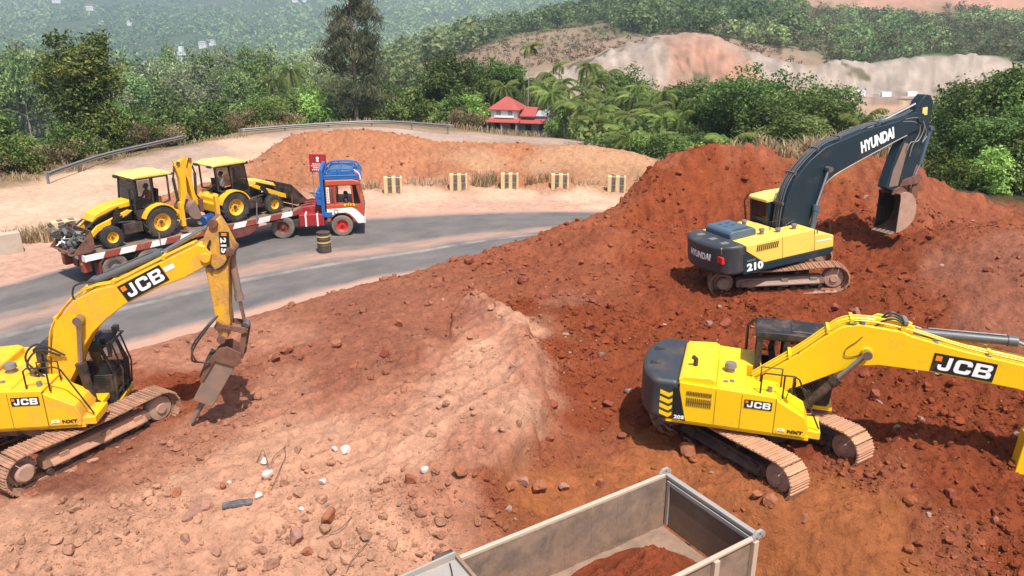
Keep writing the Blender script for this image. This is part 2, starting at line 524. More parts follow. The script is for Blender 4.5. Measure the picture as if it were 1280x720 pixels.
# heap behind the kerb blocks, crest and foot, and everything farther off: (u, y, z, colour)
CZ = [
    (250, 45, .0, 'dust'), (300, 46, .1, 'heap'), (340, 47.2, .2, 'heap'), (400, 47, .2, 'heap'), (490, 47, .25, 'heap'), (570, 47.2, .3, 'heap'), (640, 47.2, .25, 'heap'), (700, 47.0, .25, 'heap'), (770, 46.6, .25, 'sand'), (820, 46.2, .3, 'sand'), (835, 44.5, 0, 'sand'),
    (330, 51.5, 1.0, 'heap'), (360, 52, 2.0, 'heap'), (400, 52.2, 2.35, 'heap'), (440, 52.4, 2.5, 'heap'), (490, 52.2, 2.3, 'heap'), (540, 52.2, 1.75, 'heap'), (600, 52, 1.55, 'heap'), (650, 52, 1.45, 'heap'), (700, 52, 1.6, 'sand'), (760, 51.5, 1.5, 'sand'), (800, 50.5, 1.2, 'sand'), (830, 49, .7, 'sand'),
    (420, 49.6, 1.5, 'heap'), (500, 49.6, 1.4, 'heap'), (600, 49.4, .8, 'sand'), (700, 49.4, 1.0, 'sand'), (770, 49, .95, 'sand'), (380, 49.4, 1.3, 'heap'),
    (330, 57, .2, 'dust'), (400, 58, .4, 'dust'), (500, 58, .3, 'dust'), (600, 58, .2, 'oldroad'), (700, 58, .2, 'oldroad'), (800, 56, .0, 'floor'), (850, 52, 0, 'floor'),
    (240, 43.2, .5, 'heap'), (290, 45, .9, 'heap'), (200, 40.6, .2, 'heap'), (150, 38, .1, 'heap'), (210, 44, .1, 'dust'), (270, 48, .3, 'dust'),
    # dusty ground round the old road
    (0, 36, 0, 'dust'), (0, 40, 0, 'dust'), (60, 40, 0, 'dust'), (60, 44, 0, 'dust'), (130, 46, 0, 'dust'), (200, 50, 0, 'dust'), (120, 38, 0, 'dust'), (-200, 40, 0, 'dust'), (-200, 32, 0, 'dust'), (-200, 48, 0, 'dry'), (-100, 34, 0, 'verge'), (0, 33.5, 0, 'verge'), (60, 33.5, 0, 'verge'),
    (300, 62, 0, 'dust'), (250, 60, 0, 'oldroad'), (400, 66, 0, 'oldroad'), (500, 70, 0, 'oldroad'), (600, 70, -.2, 'oldroad'), (700, 68, -.3, 'oldroad'), (330, 54, 0, 'dust'), (170, 55, 0, 'oldroad'), (100, 51, 0, 'dust'),
    (0, 48.5, 0, 'dry'), (60, 51.5, 0, 'dry'), (120, 55.5, 0, 'dry'), (190, 61, 0, 'dry'), (300, 71, 0, 'dry'), (400, 77, 0, 'dry'), (480, 80, -.2, 'dry'), (560, 76, -.3, 'dry'), (640, 77, -1.2, 'dry'), (700, 75, -1.2, 'dry'), (760, 66, -.8, 'floor'),
    (450, 40, 0, 'verge'), (570, 41, 0, 'verge'), (700, 41.5, 0, 'verge'), (770, 42, 0, 'dust'), (520, 44, 0, 'dust'), (640, 44.5, 0, 'dust'), (740, 44, 0, 'dust'), (300, 40, 0, 'verge'), (380, 40.5, 0, 'verge'), (440, 44, 0, 'dust'),
    # behind the mound
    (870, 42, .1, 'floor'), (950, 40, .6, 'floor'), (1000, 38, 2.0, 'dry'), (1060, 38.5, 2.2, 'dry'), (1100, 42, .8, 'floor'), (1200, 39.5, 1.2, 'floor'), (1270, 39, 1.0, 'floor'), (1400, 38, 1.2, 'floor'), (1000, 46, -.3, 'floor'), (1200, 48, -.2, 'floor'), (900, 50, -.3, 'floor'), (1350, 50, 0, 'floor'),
    # beyond the guard rail: valley on the left
    (0, 60, -3.0, 'floor'), (100, 66, -3.0, 'floor'), (200, 75, -4, 'floor'), (300, 86, -4, 'floor'), (420, 95, -4, 'floor'), (520, 95, -3, 'floor'), (-250, 62, -3, 'floor'),
    (0, 100, -9, 'floor'), (120, 110, -10, 'floor'), (300, 130, -11, 'floor'), (450, 140, -9, 'floor'), (-250, 110, -9, 'floor'), (60, 90, -6.5, 'sand'), (85, 105, -7.5, 'cutred'), (40, 95, -7.5, 'sand'),
    (0, 170, -17, 'floor'), (150, 200, -21, 'green'), (300, 230, -22, 'green'), (430, 230, -16, 'green'), (-250, 190, -17, 'green'),
    (0, 330, -31, 'green'), (200, 360, -34, 'green'), (400, 360, -30, 'green'), (-250, 330, -31, 'green'),
    (0, 650, -50, 'green'), (200, 700, -52, 'green'), (400, 700, -48, 'green'), (-250, 650, -50, 'green'), (520, 650, -30, 'green'),
    (0, 1150, -56, 'green'), (220, 1200, -55, 'green'), (420, 1200, -52, 'green'), (-250, 1150, -55, 'green'), (560, 1200, -40, 'green'),
    (0, 1700, 0, 'green'), (220, 1750, 5, 'green'), (420, 1800, 12, 'green'), (560, 1800, 18, 'green'), (-250, 1700, 0, 'green'), (700, 1700, 34, 'green'), (900, 1500, 44, 'green'), (1280, 1400, 50, 'green'), (1600, 1400, 50, 'green'),
    (0, 3000, 125, 'green'), (400, 3000, 128, 'green'), (800, 3000, 130, 'green'), (1280, 3000, 130, 'green'), (-300, 3000, 125, 'green'), (1650, 3000, 130, 'green'),
    # house shelf and the grove
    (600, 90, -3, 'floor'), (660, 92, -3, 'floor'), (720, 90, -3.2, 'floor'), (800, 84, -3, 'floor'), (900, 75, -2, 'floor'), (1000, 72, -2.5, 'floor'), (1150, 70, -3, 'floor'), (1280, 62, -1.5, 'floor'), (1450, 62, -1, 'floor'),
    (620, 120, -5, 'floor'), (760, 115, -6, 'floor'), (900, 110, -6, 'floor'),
    # right hand hill
    (520, 180, -8, 'brush'), (600, 170, -8, 'brush'), (700, 165, -8, 'brush'), (560, 250, -6.5, 'brush'), (640, 250, -4, 'brush'), (720, 240, -1.5, 'brush'), (800, 240, 2.0, 'brush'), (520, 330, -8, 'brush'), (600, 330, -2, 'brush'), (700, 330, 3.5, 'brush'), (800, 330, 7, 'green'),
    (500, 420, -12, 'green'), (560, 420, -4, 'green'), (640, 420, 5, 'green'), (740, 420, 12, 'green'), (850, 420, 14, 'green'), (950, 300, 6, 'green'), (950, 400, 13, 'green'), (900, 260, 3.0, 'brush'),
    (740, 209, -7.0, 'cutwhite'), (800, 210, -7.4, 'cutwhite'), (870, 211, -7.6, 'cutred'), (930, 211, -7.9, 'cutred'), (800, 200, -8, 'terrace'), (880, 200, -8, 'terrace'), (760, 212, -1.2, 'cutwhite'), (820, 213, .8, 'cutwhite'), (870, 214, 1.6, 'cutred'), (920, 215, .4, 'cutred'), (960, 218, -3.6, 'cutwhite'),
    (1000, 230.5, -8.2, 'cutwhite'), (1060, 230.5, -8.2, 'cutwhite'), (1150, 230.5, -8.2, 'cutwhite'), (1240, 230.5, -8.2, 'cutwhite'), (1400, 230.5, -8.2, 'cutwhite'), (1000, 234, -4.2, 'cutwhite'), (1060, 234, -3.6, 'cutwhite'), (1150, 234, -2.4, 'cutwhite'), (1240, 234, -2.0, 'cutwhite'), (1400, 234, -2, 'cutwhite'),
    (1000, 250, -3.5, 'brush'), (1100, 250, -2.5, 'green'), (1200, 250, -1, 'green'), (1300, 250, -1, 'green'), (1060, 320, 3.5, 'green'), (1200, 320, 5, 'green'), (1350, 320, 5, 'green'), (980, 450, 17.0, 'green'), (1100, 430, 11.5, 'green'), (1250, 430, 12, 'green'), (1450, 430, 12, 'green'),
    (960, 455, 17.5, 'cutred'), (1100, 447, 13, 'cutred'), (1250, 447, 13, 'cutred'), (1000, 462, 25, 'cutred'), (1120, 462, 22, 'cutred'), (1250, 462, 22, 'cutred'), (1450, 462, 22, 'cutred'), (1100, 520, 26, 'green'), (800, 520, 20, 'green'),
    (1060, 190, -8, 'oldroad'), (1150, 195, -8, 'oldroad'), (1240, 200, -8, 'oldroad'), (1000, 200, -8, 'terrace'), (1060, 165, -8, 'terrace'), (1150, 165, -8, 'terrace'), (1240, 170, -8, 'terrace'), (1100, 140, -8, 'terrace'), (1200, 140, -8, 'terrace'), (960, 160, -8, 'terrace'), (1400, 170, -8, 'terrace'),
    (1050, 105, -6, 'floor'), (1200, 100, -6, 'floor'), (1400, 110, -6, 'floor'), (860, 160, -8, 'floor'),
]
XYZ = [(-4, 3, -2.4, 'orange'), (4, 3, -2.6, 'orange'), (0, 6, -2.2, 'orange'), (-8, 6, -1.2, 'pale'), (9, 6, -1.6, 'orange'), (14, 8, -.8, 'red'), (-16, 8, -.5, 'pale'), (-2, 9.2, -2.0, 'orange'), (1.5, 10.2, -2.0, 'orange'), (3.2, 11.2, -1.9, 'orange'), (0, 8, -2.1, 'orange'),
       (4.3, 10, -1.9, 'orange'), (-4, 9.3, -1.2, 'pale'), (-2.2, 11, -1.0, 'pale'), (22, 14, .2, 'red'), (20, 24, 2, 'red'), (26, 32, 3, 'mid'), (-22, 14, 0, 'mid'), (-26, 20, 0, 'verge'),
       # pads under the machines
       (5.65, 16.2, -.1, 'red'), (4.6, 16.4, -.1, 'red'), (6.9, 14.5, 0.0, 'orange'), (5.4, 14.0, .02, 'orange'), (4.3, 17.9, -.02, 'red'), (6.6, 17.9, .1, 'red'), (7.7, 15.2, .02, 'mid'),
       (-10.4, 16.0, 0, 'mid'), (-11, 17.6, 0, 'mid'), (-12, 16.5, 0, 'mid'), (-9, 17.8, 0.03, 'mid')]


def _cp_arrays():
    pts = []
    for u, v, z, c in CP:
        p = P(u, v, z)
        pts.append((p[0], p[1], z, c))
    for u, v, y, c in CPY:
        p = PY(u, v, y)
        pts.append((p[0], p[1], p[2], c))
    for u, y, z, c in CZ:
        depth = y * _c + (CAM_H - z) * _s
        pts.append(((u - 640) / FOCAL * depth, y, z, c))
    pts += XYZ
    return pts


_pts = _cp_arrays()
_px = np.array([p[0] for p in _pts])
_py = np.array([p[1] for p in _pts])
_pz = np.array([p[2] for p in _pts])
_pc = np.array([PALN.index(p[3]) for p in _pts])


def polar(x, y):
    return np.arctan2(x, y), np.log(np.maximum(np.hypot(x, y), 0.5))


_th, _lr = polar(_px, _py)
_D = np.hypot(_th[:, None] - _th[None], _lr[:, None] - _lr[None])
_EPS = 0.02
_A = np.sqrt(_D ** 2 + _EPS ** 2)
_A[np.diag_indices(len(_A))] -= 0.003
_n = len(_A)
_S = np.zeros((_n + 1, _n + 1))
_S[:_n, :_n] = _A
_S[_n, :_n] = 1
_S[:_n, _n] = 1
_w = np.linalg.solve(_S, np.concatenate([_pz, [0]]))

# the road: rows of (u, far edge, far median edge, near median edge, near edge) on the plane z = 0
ROADPX = [(-420, 470, 500, 530, 590), (-200, 408, 446, 478, 532), (0, 354, 390, 422, 474), (100, 327, 366, 399, 453), (200, 305, 346, 375, 429), (300, 288, 327, 352, 400), (400, 276, 311, 333, 371), (460, 270, 304, 324, 355), (520, 266, 298, 315, 345), (600, 263.5, 289, 302, 327), (690, 262.5, 281, 291, 306), (760, 263, 278, 286, 298), (830, 262, 274, 280, 289)]
_rd = []
for row in ROADPX:
    _rd.append([P(row[0], v, 0)[:2] for v in row[1:]])
_rd = np.array(_rd)          # rows, 4, 2
_rth = np.arctan2(_rd[:, :, 0], _rd[:, :, 1])
_rr = np.hypot(_rd[:, :, 0], _rd[:, :, 1])


def road_band(x, y):
    """signed distance-like value: > 0 outside the asphalt, < 0 inside"""
    th = np.arctan2(x, y)
    r = np.hypot(x, y)
    far = np.interp(th, _rth[:, 0], _rr[:, 0])
    near = np.interp(th, _rth[:, 3], _rr[:, 3])
    return np.maximum(np.maximum(r - far, near - r), (th - _rth[-1, 3] + .05) * 36)


def height(x, y):
    x = np.atleast_1d(np.asarray(x, float))
    y = np.atleast_1d(np.asarray(y, float))
    th, lr = polar(x, y)
    out = np.empty(len(x))
    for i in range(0, len(x), 20000):
        d2 = (th[i:i + 20000, None] - _th[None]) ** 2 + (lr[i:i + 20000, None] - _lr[None]) ** 2
        out[i:i + 20000] = np.sqrt(d2 + _EPS ** 2) @ _w[:_n] + _w[_n]
    b = road_band(x, y)
    m = sstep(0.0, 1.3, b) + 0.0
    # verge between the far road edge and the kerb blocks lies level too
    m = np.where(b > 0, m, 0)
    out = out * m
    return out


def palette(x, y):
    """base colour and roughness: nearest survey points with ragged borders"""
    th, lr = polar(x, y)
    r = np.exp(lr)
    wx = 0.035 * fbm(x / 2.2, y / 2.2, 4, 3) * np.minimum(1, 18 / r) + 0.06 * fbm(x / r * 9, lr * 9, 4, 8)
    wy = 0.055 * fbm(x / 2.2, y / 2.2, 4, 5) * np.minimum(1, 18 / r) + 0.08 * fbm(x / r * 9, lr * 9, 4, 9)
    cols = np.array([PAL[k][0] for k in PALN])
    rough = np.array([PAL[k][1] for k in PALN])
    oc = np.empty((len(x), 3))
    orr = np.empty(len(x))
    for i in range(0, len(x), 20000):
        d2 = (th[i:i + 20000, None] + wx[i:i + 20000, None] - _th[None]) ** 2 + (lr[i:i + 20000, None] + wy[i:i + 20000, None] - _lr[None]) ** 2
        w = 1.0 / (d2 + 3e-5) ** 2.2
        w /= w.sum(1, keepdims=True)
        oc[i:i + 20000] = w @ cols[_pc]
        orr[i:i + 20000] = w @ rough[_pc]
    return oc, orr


# broken edge of the pale ledge (left side stays high) and the small notch in its left flank
LEDGE = np.array([P(u, v, z)[:2] for u, v, z in [(575, 352, 1.0), (612, 372, 1.1), (650, 392, 1.25), (672, 415, 1.25), (678, 445, 1.2), (682, 480, 1.1), (668, 520, .95), (645, 560, .8), (628, 600, .6), (612, 650, .35)]])
NOTCH = np.array([P(u, v, z)[:2] for u, v, z in [(596, 362, 1.0), (570, 378, .95), (563, 398, .9), (572, 416, .9), (560, 440, .85)]])


def side_of(x, y, line):
    """distance to a polyline, positive on its left-hand side as drawn in plan, and the place along it"""
    best = np.full(len(x), 1e9)
    sg = np.zeros(len(x))
    al = np.zeros(len(x))
    for i in range(len(line) - 1):
        a, b = line[i], line[i + 1]
        d = b - a
        L2 = d @ d
        t0 = ((x - a[0]) * d[0] + (y - a[1]) * d[1]) / L2
        t = np.clip(t0, 0, 1)
        q = np.hypot(x - a[0] - t * d[0], y - a[1] - t * d[1])
        m = q < best
        best = np.where(m, q, best)
        sg = np.where(m, np.sign((x - a[0]) * d[1] - (y - a[1]) * d[0]), sg)
        al = np.where(m, (i + t) / (len(line) - 1), al)
    return best * sg, al


RUTS = [(-7.5, 19.5, 3.0, 24.5, 1.2), (-6.5, 14.0, 1.5, 20.5, -.8), (5.0, 21.0, 13.5, 18.5, .9), (7.5, 13.0, 14.0, 21.0, .6), (1.8, 17.5, 8.5, 23.0, -.7)]


def ground_z(x, y):
    """full relief: large forms, then clods and ruts"""
    z = height(x, y)
    col, rg = palette(np.atleast_1d(x), np.atleast_1d(y))
    b = road_band(np.atleast_1d(x), np.atleast_1d(y))
    m = sstep(-0.25, 0.9, b)
    x = np.atleast_1d(np.asarray(x, float))
    y = np.atleast_1d(np.asarray(y, float))
    r = np.hypot(x, y)
    near = sstep(90, 45, r)
    n = 2.4 * fbm(x / 1.5, y / 1.5, 3, 21) + 1.9 * (0.5 - 2.2 * np.abs(fbm(x / .6, y / .6, 4, 31))) * sstep(0.02, .07, rg) + 2.1 * (np.maximum(fbm(x / .2, y / .2, 3, 41), -.05)) + 1.3 * np.maximum(fbm(x / .09, y / .09, 2, 43), 0)
    z = z + m * near * rg * n * 1.05
    sel = np.where((r > 10) & (r < 30) & (x > -5) & (x < 4))[0]
    if len(sel):
        xs, ys = x[sel], y[sel]
        wob = .8 * fbm(xs / .9, ys / .9, 4, 211) + .25 * fbm(xs / .25, ys / .25, 3, 212)
        d, al = side_of(xs, ys, LEDGE)
        d = -d                           # right of the line lies lower
        k = sstep(.0, .12, al) * sstep(1.0, .8, al)
        low = sstep(-.05, .22, d + wob) * np.exp(-np.maximum(d, 0) / 1.6)
        z[sel] -= .40 * k * low
        z[sel] += k * np.exp(-(d / .7) ** 2) * (.20 * (.35 - np.abs(fbm(xs / .45, ys / .45, 4, 213))) + .12 * fbm(xs / .2, ys / .2, 3, 214))
        z[sel] += .16 * k * np.exp(-((d + .35) / .45) ** 2)
        d2, al2 = side_of(xs, ys, NOTCH)
        d2 = -d2
        k2 = sstep(.0, .25, al2) * sstep(1.0, .75, al2)
        z[sel] -= .50 * k2 * sstep(.05, -.10, -(-d2) + wob * .5) * np.exp(-np.maximum(-d2, 0) / .9)
    rt = np.where((r > 10) & (r < 30))[0]
    if len(rt):
        xr, yr = x[rt], y[rt]
        for (ax, ay, bx, by, cv) in RUTS:
            L_ = math.hypot(bx - ax, by - ay)
            ex, ey = (bx - ax) / L_, (by - ay) / L_
            t = (xr - ax) * ex + (yr - ay) * ey
            q = (xr - ax) * -ey + (yr - ay) * ex + cv * (t / L_ - .5) ** 2 * 4
            on = sstep(0, 1.5, t) * sstep(L_, L_ - 1.5, t) * m[rt]
            for off in (-1.15, 1.15):
                k3 = np.exp(-((q - off) / .30) ** 4) * on
                z[rt] -= k3 * (.05 + .018 * np.sign(np.sin(t * 2 * PI / .20)))
                z[rt] += .05 * on * np.exp(-((np.abs(q - off) - .42) / .10) ** 2)
    mm = np.where((r > 24) & (r < 42) & (x > 2))[0]
    if len(mm):
        xm, ym = x[mm], y[mm]
        face = sstep(26.5, 29.5, ym) * sstep(39, 35.5, ym) * sstep(3, 6.5, xm)
        rid = 0.5 - 2.0 * np.abs(fbm(xm / 2.3, ym / 3.2, 4, 221))
        rid2 = 0.5 - 2.0 * np.abs(fbm(xm / .8 + 3, ym / 1.1, 3, 231))
        z[mm] += sstep(25, 27, ym) * sstep(39, 35.5, ym) * .16 * np.maximum(0, fbm(xm / .55, ym / .8, 3, 281)) * 2
        z[mm] += face * (.65 * (rid - .28) + .40 * (rid2 - .25) - .12 + .7 * fbm(xm / 3.5, ym / 3.5, 2, 241) + .25 * (.4 - np.abs(fbm(xm / .5, ym / 2.5, 3, 261))))
    # torn face of the mound: vertical rills
    far = sstep(80, 130, r)
    cut = sstep(190, 200, r) * sstep(500, 470, r) * sstep(.12, .2, rg) * sstep(.45, .36, rg)
    z = z + cut * (.9 * (.4 - np.abs(fbm(x / 1.6, y / 1.6, 4, 253))) + 2.2 * (.4 - np.abs(fbm(x / 6, y / 22, 4, 251))) + 2.0 * fbm(x / 3, y / 9, 3, 252) - .5)
    z = z + far * rg * 4.0 * fbm(x / 14, y / 14, 4, 51) * np.minimum(1.5, r / 300)
    z = z - 0.004 * (1 - m)
    return z, col, rg


def gz(x, y):
    return float(ground_z(np.array([x]), np.array([y]))[0][0])


def build_ground():
    th = np.radians(np.concatenate([np.linspace(-75, -42, 80, endpoint=False), np.linspace(-42, 42, 640), np.linspace(42.4, 75, 80)]))
    rr = np.concatenate([np.geomspace(1.5, 9, 40, endpoint=False), np.geomspace(9, 62, 560, endpoint=False), np.geomspace(62, 204, 185, endpoint=False), np.linspace(204, 238, 210, endpoint=False), np.geomspace(238, 520, 121, endpoint=False), np.geomspace(520, 3600, 90)])
    T, R = np.meshgrid(th, rr)
    x = (R * np.sin(T)).ravel()
    y = (R * np.cos(T)).ravel()
    z, col, rg = ground_z(x, y)
    nt, nr = len(th), len(rr)
    i = np.arange(nr - 1)[:, None] * nt + np.arange(nt - 1)[None]
    f = np.stack([i, i + 1, i + nt + 1, i + nt], -1).reshape(-1, 4)[:, ::-1]
    # tone variation that belongs to the soil itself
    rad_ = np.hypot(x, y)
    cutm = (sstep(185, 195, rad_) * sstep(520, 480, rad_) * sstep(.26, .34, col[:, 0]))[:, None]
    tt = np.arctan2(x, y)
    stain = np.clip(.5 + 1.7 * fbm(tt * 90, z / 2.2, 5, 271) + .8 * fbm(tt * 160, z / 9, 3, 274), 0, 1)[:, None]
    blot = np.clip(.5 + 2.2 * fbm(tt * 26, z / 4, 4, 272), 0, 1)[:, None]
    cc = col * (.62 + .55 * stain)
    cc = cc * (1 - .5 * blot) + np.array([.30, .235, .185]) * .5 * blot
    veg = sstep(.16, .24, fbm(x / 7, y / 7, 4, 273))[:, None]
    cc = cc * (1 - veg) + np.array([.12, .105, .06]) * veg
    col = col * (1 - cutm) + cc * cutm
    tone = 1 + 0.36 * fbm(x / 3.1, y / 3.1, 4, 61) + 0.5 * fbm(x / .28, y / .28, 4, 71) * sstep(120, 40, np.hypot(x, y))
    col = col * tone[:, None]
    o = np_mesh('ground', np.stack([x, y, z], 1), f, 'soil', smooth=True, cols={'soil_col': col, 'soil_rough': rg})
    o['kind'] = 'structure'
    return o


def build_soil_mat():
    m, nt, b = new_mat('soil')
    MATS['soil'] = m
    at = N(nt, 'ShaderNodeAttribute', attribute_name='soil_col')
    ar = N(nt, 'ShaderNodeAttribute', attribute_name='soil_rough')
    geo = nt.nodes.new('ShaderNodeNewGeometry').outputs['Position']
    n1 = noise_node(nt, geo, 5.0, 9, 0.74)
    n2 = noise_node(nt, geo, 24.0, 5, 0.7)
    vo = nt.nodes.new('ShaderNodeTexVoronoi')
    vo.inputs['Scale'].default_value = 9.0
    nt.links.new(geo, vo.inputs['Vector'])
    r1 = ramp(nt, n1.outputs['Fac'], 0.25, 0.8, (0.66, 0.66, 0.66, 1), (1.26, 1.22, 1.18, 1))
    c1 = mix(nt, 1.0, at.outputs['Color'], r1.outputs['Color'], 'MULTIPLY')
    r2 = ramp(nt, n2.outputs['Fac'], 0.3, 0.75, (0.8, 0.8, 0.8, 1), (1.15, 1.15, 1.15, 1))
    c2 = mix(nt, 1.0, c1, r2.outputs['Color'], 'MULTIPLY')
    # scattered pale grit
    vg = nt.nodes.new('ShaderNodeTexVoronoi')
    vg.inputs['Scale'].default_value = 5.5
    nt.links.new(geo, vg.inputs['Vector'])
    rg = ramp(nt, vg.outputs['Distance'], 0.05, 0.13, (1, 1, 1, 1), (0, 0, 0, 1))
    sel = ramp(nt, vg.outputs['Color'], 0.80, 0.82)
    gm = nt.nodes.new('ShaderNodeMath')
    gm.operation = 'MULTIPLY'
    nt.links.new(rg.outputs['Color'], gm.inputs[0])
    nt.links.new(sel.outputs['Color'], gm.inputs[1])
    near = nt.nodes.new('ShaderNodeMath')
    near.operation = 'MULTIPLY'
    rr = ramp(nt, ar.outputs['Fac'], 0.02, 0.05)
    nt.links.new(gm.outputs[0], near.inputs[0])
    nt.links.new(rr.outputs['Color'], near.inputs[1])
    hf = nt.nodes.new('ShaderNodeMath')
    hf.operation = 'MULTIPLY'
    hf.inputs[1].default_value = 0.55
    nt.links.new(near.outputs[0], hf.inputs[0])
    c3 = mix(nt, hf.outputs[0], c2, (0.50, 0.33, 0.25))
    nt.links.new(c3, b.inputs['Base Color'])
    b.inputs['Roughness'].default_value = 0.95
    b.inputs['Specular IOR Level'].default_value = 0.12
    hs = nt.nodes.new('ShaderNodeMath')
    hs.operation = 'MULTIPLY_ADD'
    nt.links.new(n2.outputs['Fac'], hs.inputs[0])
    hs.inputs[1].default_value = 0.35
    nt.links.new(n1.outputs['Fac'], hs.inputs[2])
    st = ramp(nt, ar.outputs['Fac'], 0.0, 0.08, (0.12, 0.12, 0.12, 1), (1, 1, 1, 1))
    bp = nt.nodes.new('ShaderNodeBump')
    bp.inputs['Distance'].default_value = 0.16
    nt.links.new(st.outputs['Color'], bp.inputs['Strength'])
    nt.links.new(hs.outputs[0], bp.inputs['Height'])
    nt.links.new(bp.outputs[0], b.inputs['Normal'])


def build_road():
    m, nt, b = new_mat('asphalt')
    MATS['asphalt'] = m
    geo = nt.nodes.new('ShaderNodeNewGeometry').outputs['Position']
    du = N(nt, 'ShaderNodeAttribute', attribute_name='dusty')
    ac = N(nt, 'ShaderNodeAttribute', attribute_name='across')
    ln = N(nt, 'ShaderNodeAttribute', attribute_name='line')
    n1 = noise_node(nt, geo, 0.7, 6, 0.6)
    n2 = noise_node(nt, geo, 60, 3, 0.6)
    # streaks that follow the lane: noise stretched along the road
    cb = nt.nodes.new('ShaderNodeCombineXYZ')
    nt.links.new(ac.outputs['Fac'], cb.inputs[0])
    al = N(nt, 'ShaderNodeAttribute', attribute_name='along')
    nt.links.new(al.outputs['Fac'], cb.inputs[1])
    n3 = noise_node(nt, cb.outputs[0], 3.2, 6, 0.65)
    base = ramp(nt, n3.outputs['Fac'], 0.3, 0.75, (0.088, 0.081, 0.078, 1), (0.170, 0.148, 0.134, 1))
    gr = ramp(nt, n2.outputs['Fac'], 0.3, 0.7, (0.85, 0.85, 0.85, 1), (1.12, 1.12, 1.12, 1))
    c1 = mix(nt, 1.0, base.outputs['Color'], gr.outputs['Color'], 'MULTIPLY')
    add = nt.nodes.new('ShaderNodeMath')
    add.operation = 'MULTIPLY_ADD'
    nt.links.new(n3.outputs['Fac'], add.inputs[0])
    add.inputs[1].default_value = 0.55
    nt.links.new(du.outputs['Fac'], add.inputs[2])
    add2 = nt.nodes.new('ShaderNodeMath')
    add2.operation = 'MULTIPLY_ADD'
    nt.links.new(n1.outputs['Fac'], add2.inputs[0])
    add2.inputs[1].default_value = 0.35
    nt.links.new(add.outputs[0], add2.inputs[2])
    dr = ramp(nt, add2.outputs[0], 0.55, 1.15)
    lr = ramp(nt, n1.outputs['Fac'], 0.35, 0.6)
    lm = nt.nodes.new('ShaderNodeMath')
    lm.operation = 'MULTIPLY'
    nt.links.new(ln.outputs['Fac'], lm.inputs[0])
    nt.links.new(lr.outputs['Color'], lm.inputs[1])
    c2 = mix(nt, lm.outputs[0], c1, (0.36, 0.32, 0.29))
    c3 = mix(nt, dr.outputs['Color'], c2, (0.37, 0.225, 0.165))
    nt.links.new(c3, b.inputs['Base Color'])
    b.inputs['Roughness'].default_value = 0.8
    b.inputs['Specular IOR Level'].default_value = 0.25
    bp = nt.nodes.new('ShaderNodeBump')
    bp.inputs['Strength'].default_value = 0.25
    bp.inputs['Distance'].default_value = 0.01
    nt.links.new(n2.outputs['Fac'], bp.inputs['Height'])
    nt.links.new(bp.outputs[0], b.inputs['Normal'])
    # resample along
    k = np.linspace(0, len(_rd) - 1, 420)
    i0 = np.clip(np.floor(k).astype(int), 0, len(_rd) - 2)
    t = (k - i0)[:, None, None]
    # smooth by Catmull-Rom
    p = np.concatenate([2 * _rd[:1] - _rd[1:2], _rd, 2 * _rd[-1:] - _rd[-2:-1]])
    p0, p1, p2, p3 = p[i0], p[i0 + 1], p[i0 + 2], p[i0 + 3]
    q = 0.5 * ((2 * p1) + (-p0 + p2) * t + (2 * p0 - 5 * p1 + 4 * p2 - p3) * t ** 2 + (-p0 + 3 * p1 - 3 * p2 + p3) * t ** 3)
    na = 49
    a = np.linspace(0, 3, na)
    j0 = np.clip(np.floor(a).astype(int), 0, 2)
    f = (a - j0)[None, :, None]
    g = q[:, j0] * (1 - f) + q[:, j0 + 1] * f
    # run the sheet a little under the soil at both edges
    n = len(k)
    X, Y = g[..., 0].ravel(), g[..., 1].ravel()
    A = np.tile(a, n)
    seg = np.hypot(*np.diff(q[:, 1], axis=0).T)
    along = np.repeat(np.concatenate([[0], np.cumsum(seg)]), na)
    edge = np.minimum(A, 3 - A)
    med = np.exp(-((A - 1.5) / 0.42) ** 2)
    dust = 0.62 * np.exp(-(edge / 0.22) ** 2) + 0.40 * med - 0.20 * np.exp(-((np.abs(A - 1.5) - 1.0) / .3) ** 2)
    dust = dust + 0.12 * np.exp(-((3 - A) / .5) ** 2)
    line = np.exp(-((A - 1.97) / 0.035) ** 4)
    Z = np.full(len(X), 0.006)
    i = np.arange(n - 1)[:, None] * na + np.arange(na - 1)[None]
    fc = np.stack([i, i + na, i + na + 1, i + 1], -1).reshape(-1, 4)
    o = np_mesh('road', np.stack([X, Y, Z], 1), fc[:, ::-1], 'asphalt', smooth=True, cols={'dusty': dust, 'across': A, 'along': along * 0.12, 'line': line})
    o['kind'] = 'structure'
    return o


build_soil_mat()
build_ground()
build_road()
# ================================================================ MATERIALS FOR MADE THINGS
YEL = (0.80, 0.485, 0.008)
SOILDUST = (0.36, 0.17, 0.10)
paint('yellow_clean', YEL, 0.38, dirt=0.2, dirtcol=(0.55, 0.27, 0.05))
paint('yellow_used', (0.76, 0.40, 0.008), 0.46, dirt=0.38, dirtcol=(0.42, 0.20, 0.07))
paint('yellow_worn', (0.66, 0.33, 0.012), 0.55, dirt=0.62, dirtcol=(0.27, 0.13, 0.075), scale=2.2)
paint('yellow_pale', (0.80, 0.50, 0.085), 0.5, dirt=0.30, dirtcol=(0.50, 0.28, 0.11))
paint('yellow_roof', (0.80, 0.55, 0.14), 0.5, dirt=0.2, dirtcol=(0.55, 0.36, 0.12))
paint('navy', (0.012, 0.026, 0.036), 0.38, dirt=0.22, dirtcol=(0.10, 0.07, 0.055), spec=0.4)
paint('navy_hood', (0.055, 0.095, 0.13), 0.45, dirt=0.25, dirtcol=(0.17, 0.14, 0.12))
paint('black_paint', (0.012, 0.012, 0.013), 0.45, dirt=0.30, dirtcol=(0.12, 0.065, 0.04))
paint('cw_grey', (0.030, 0.034, 0.038), 0.5, dirt=0.30, dirtcol=(0.13, 0.075, 0.05))
paint('cab_black', (0.016, 0.015, 0.015), 0.5, dirt=0.40, dirtcol=(0.17, 0.10, 0.065))
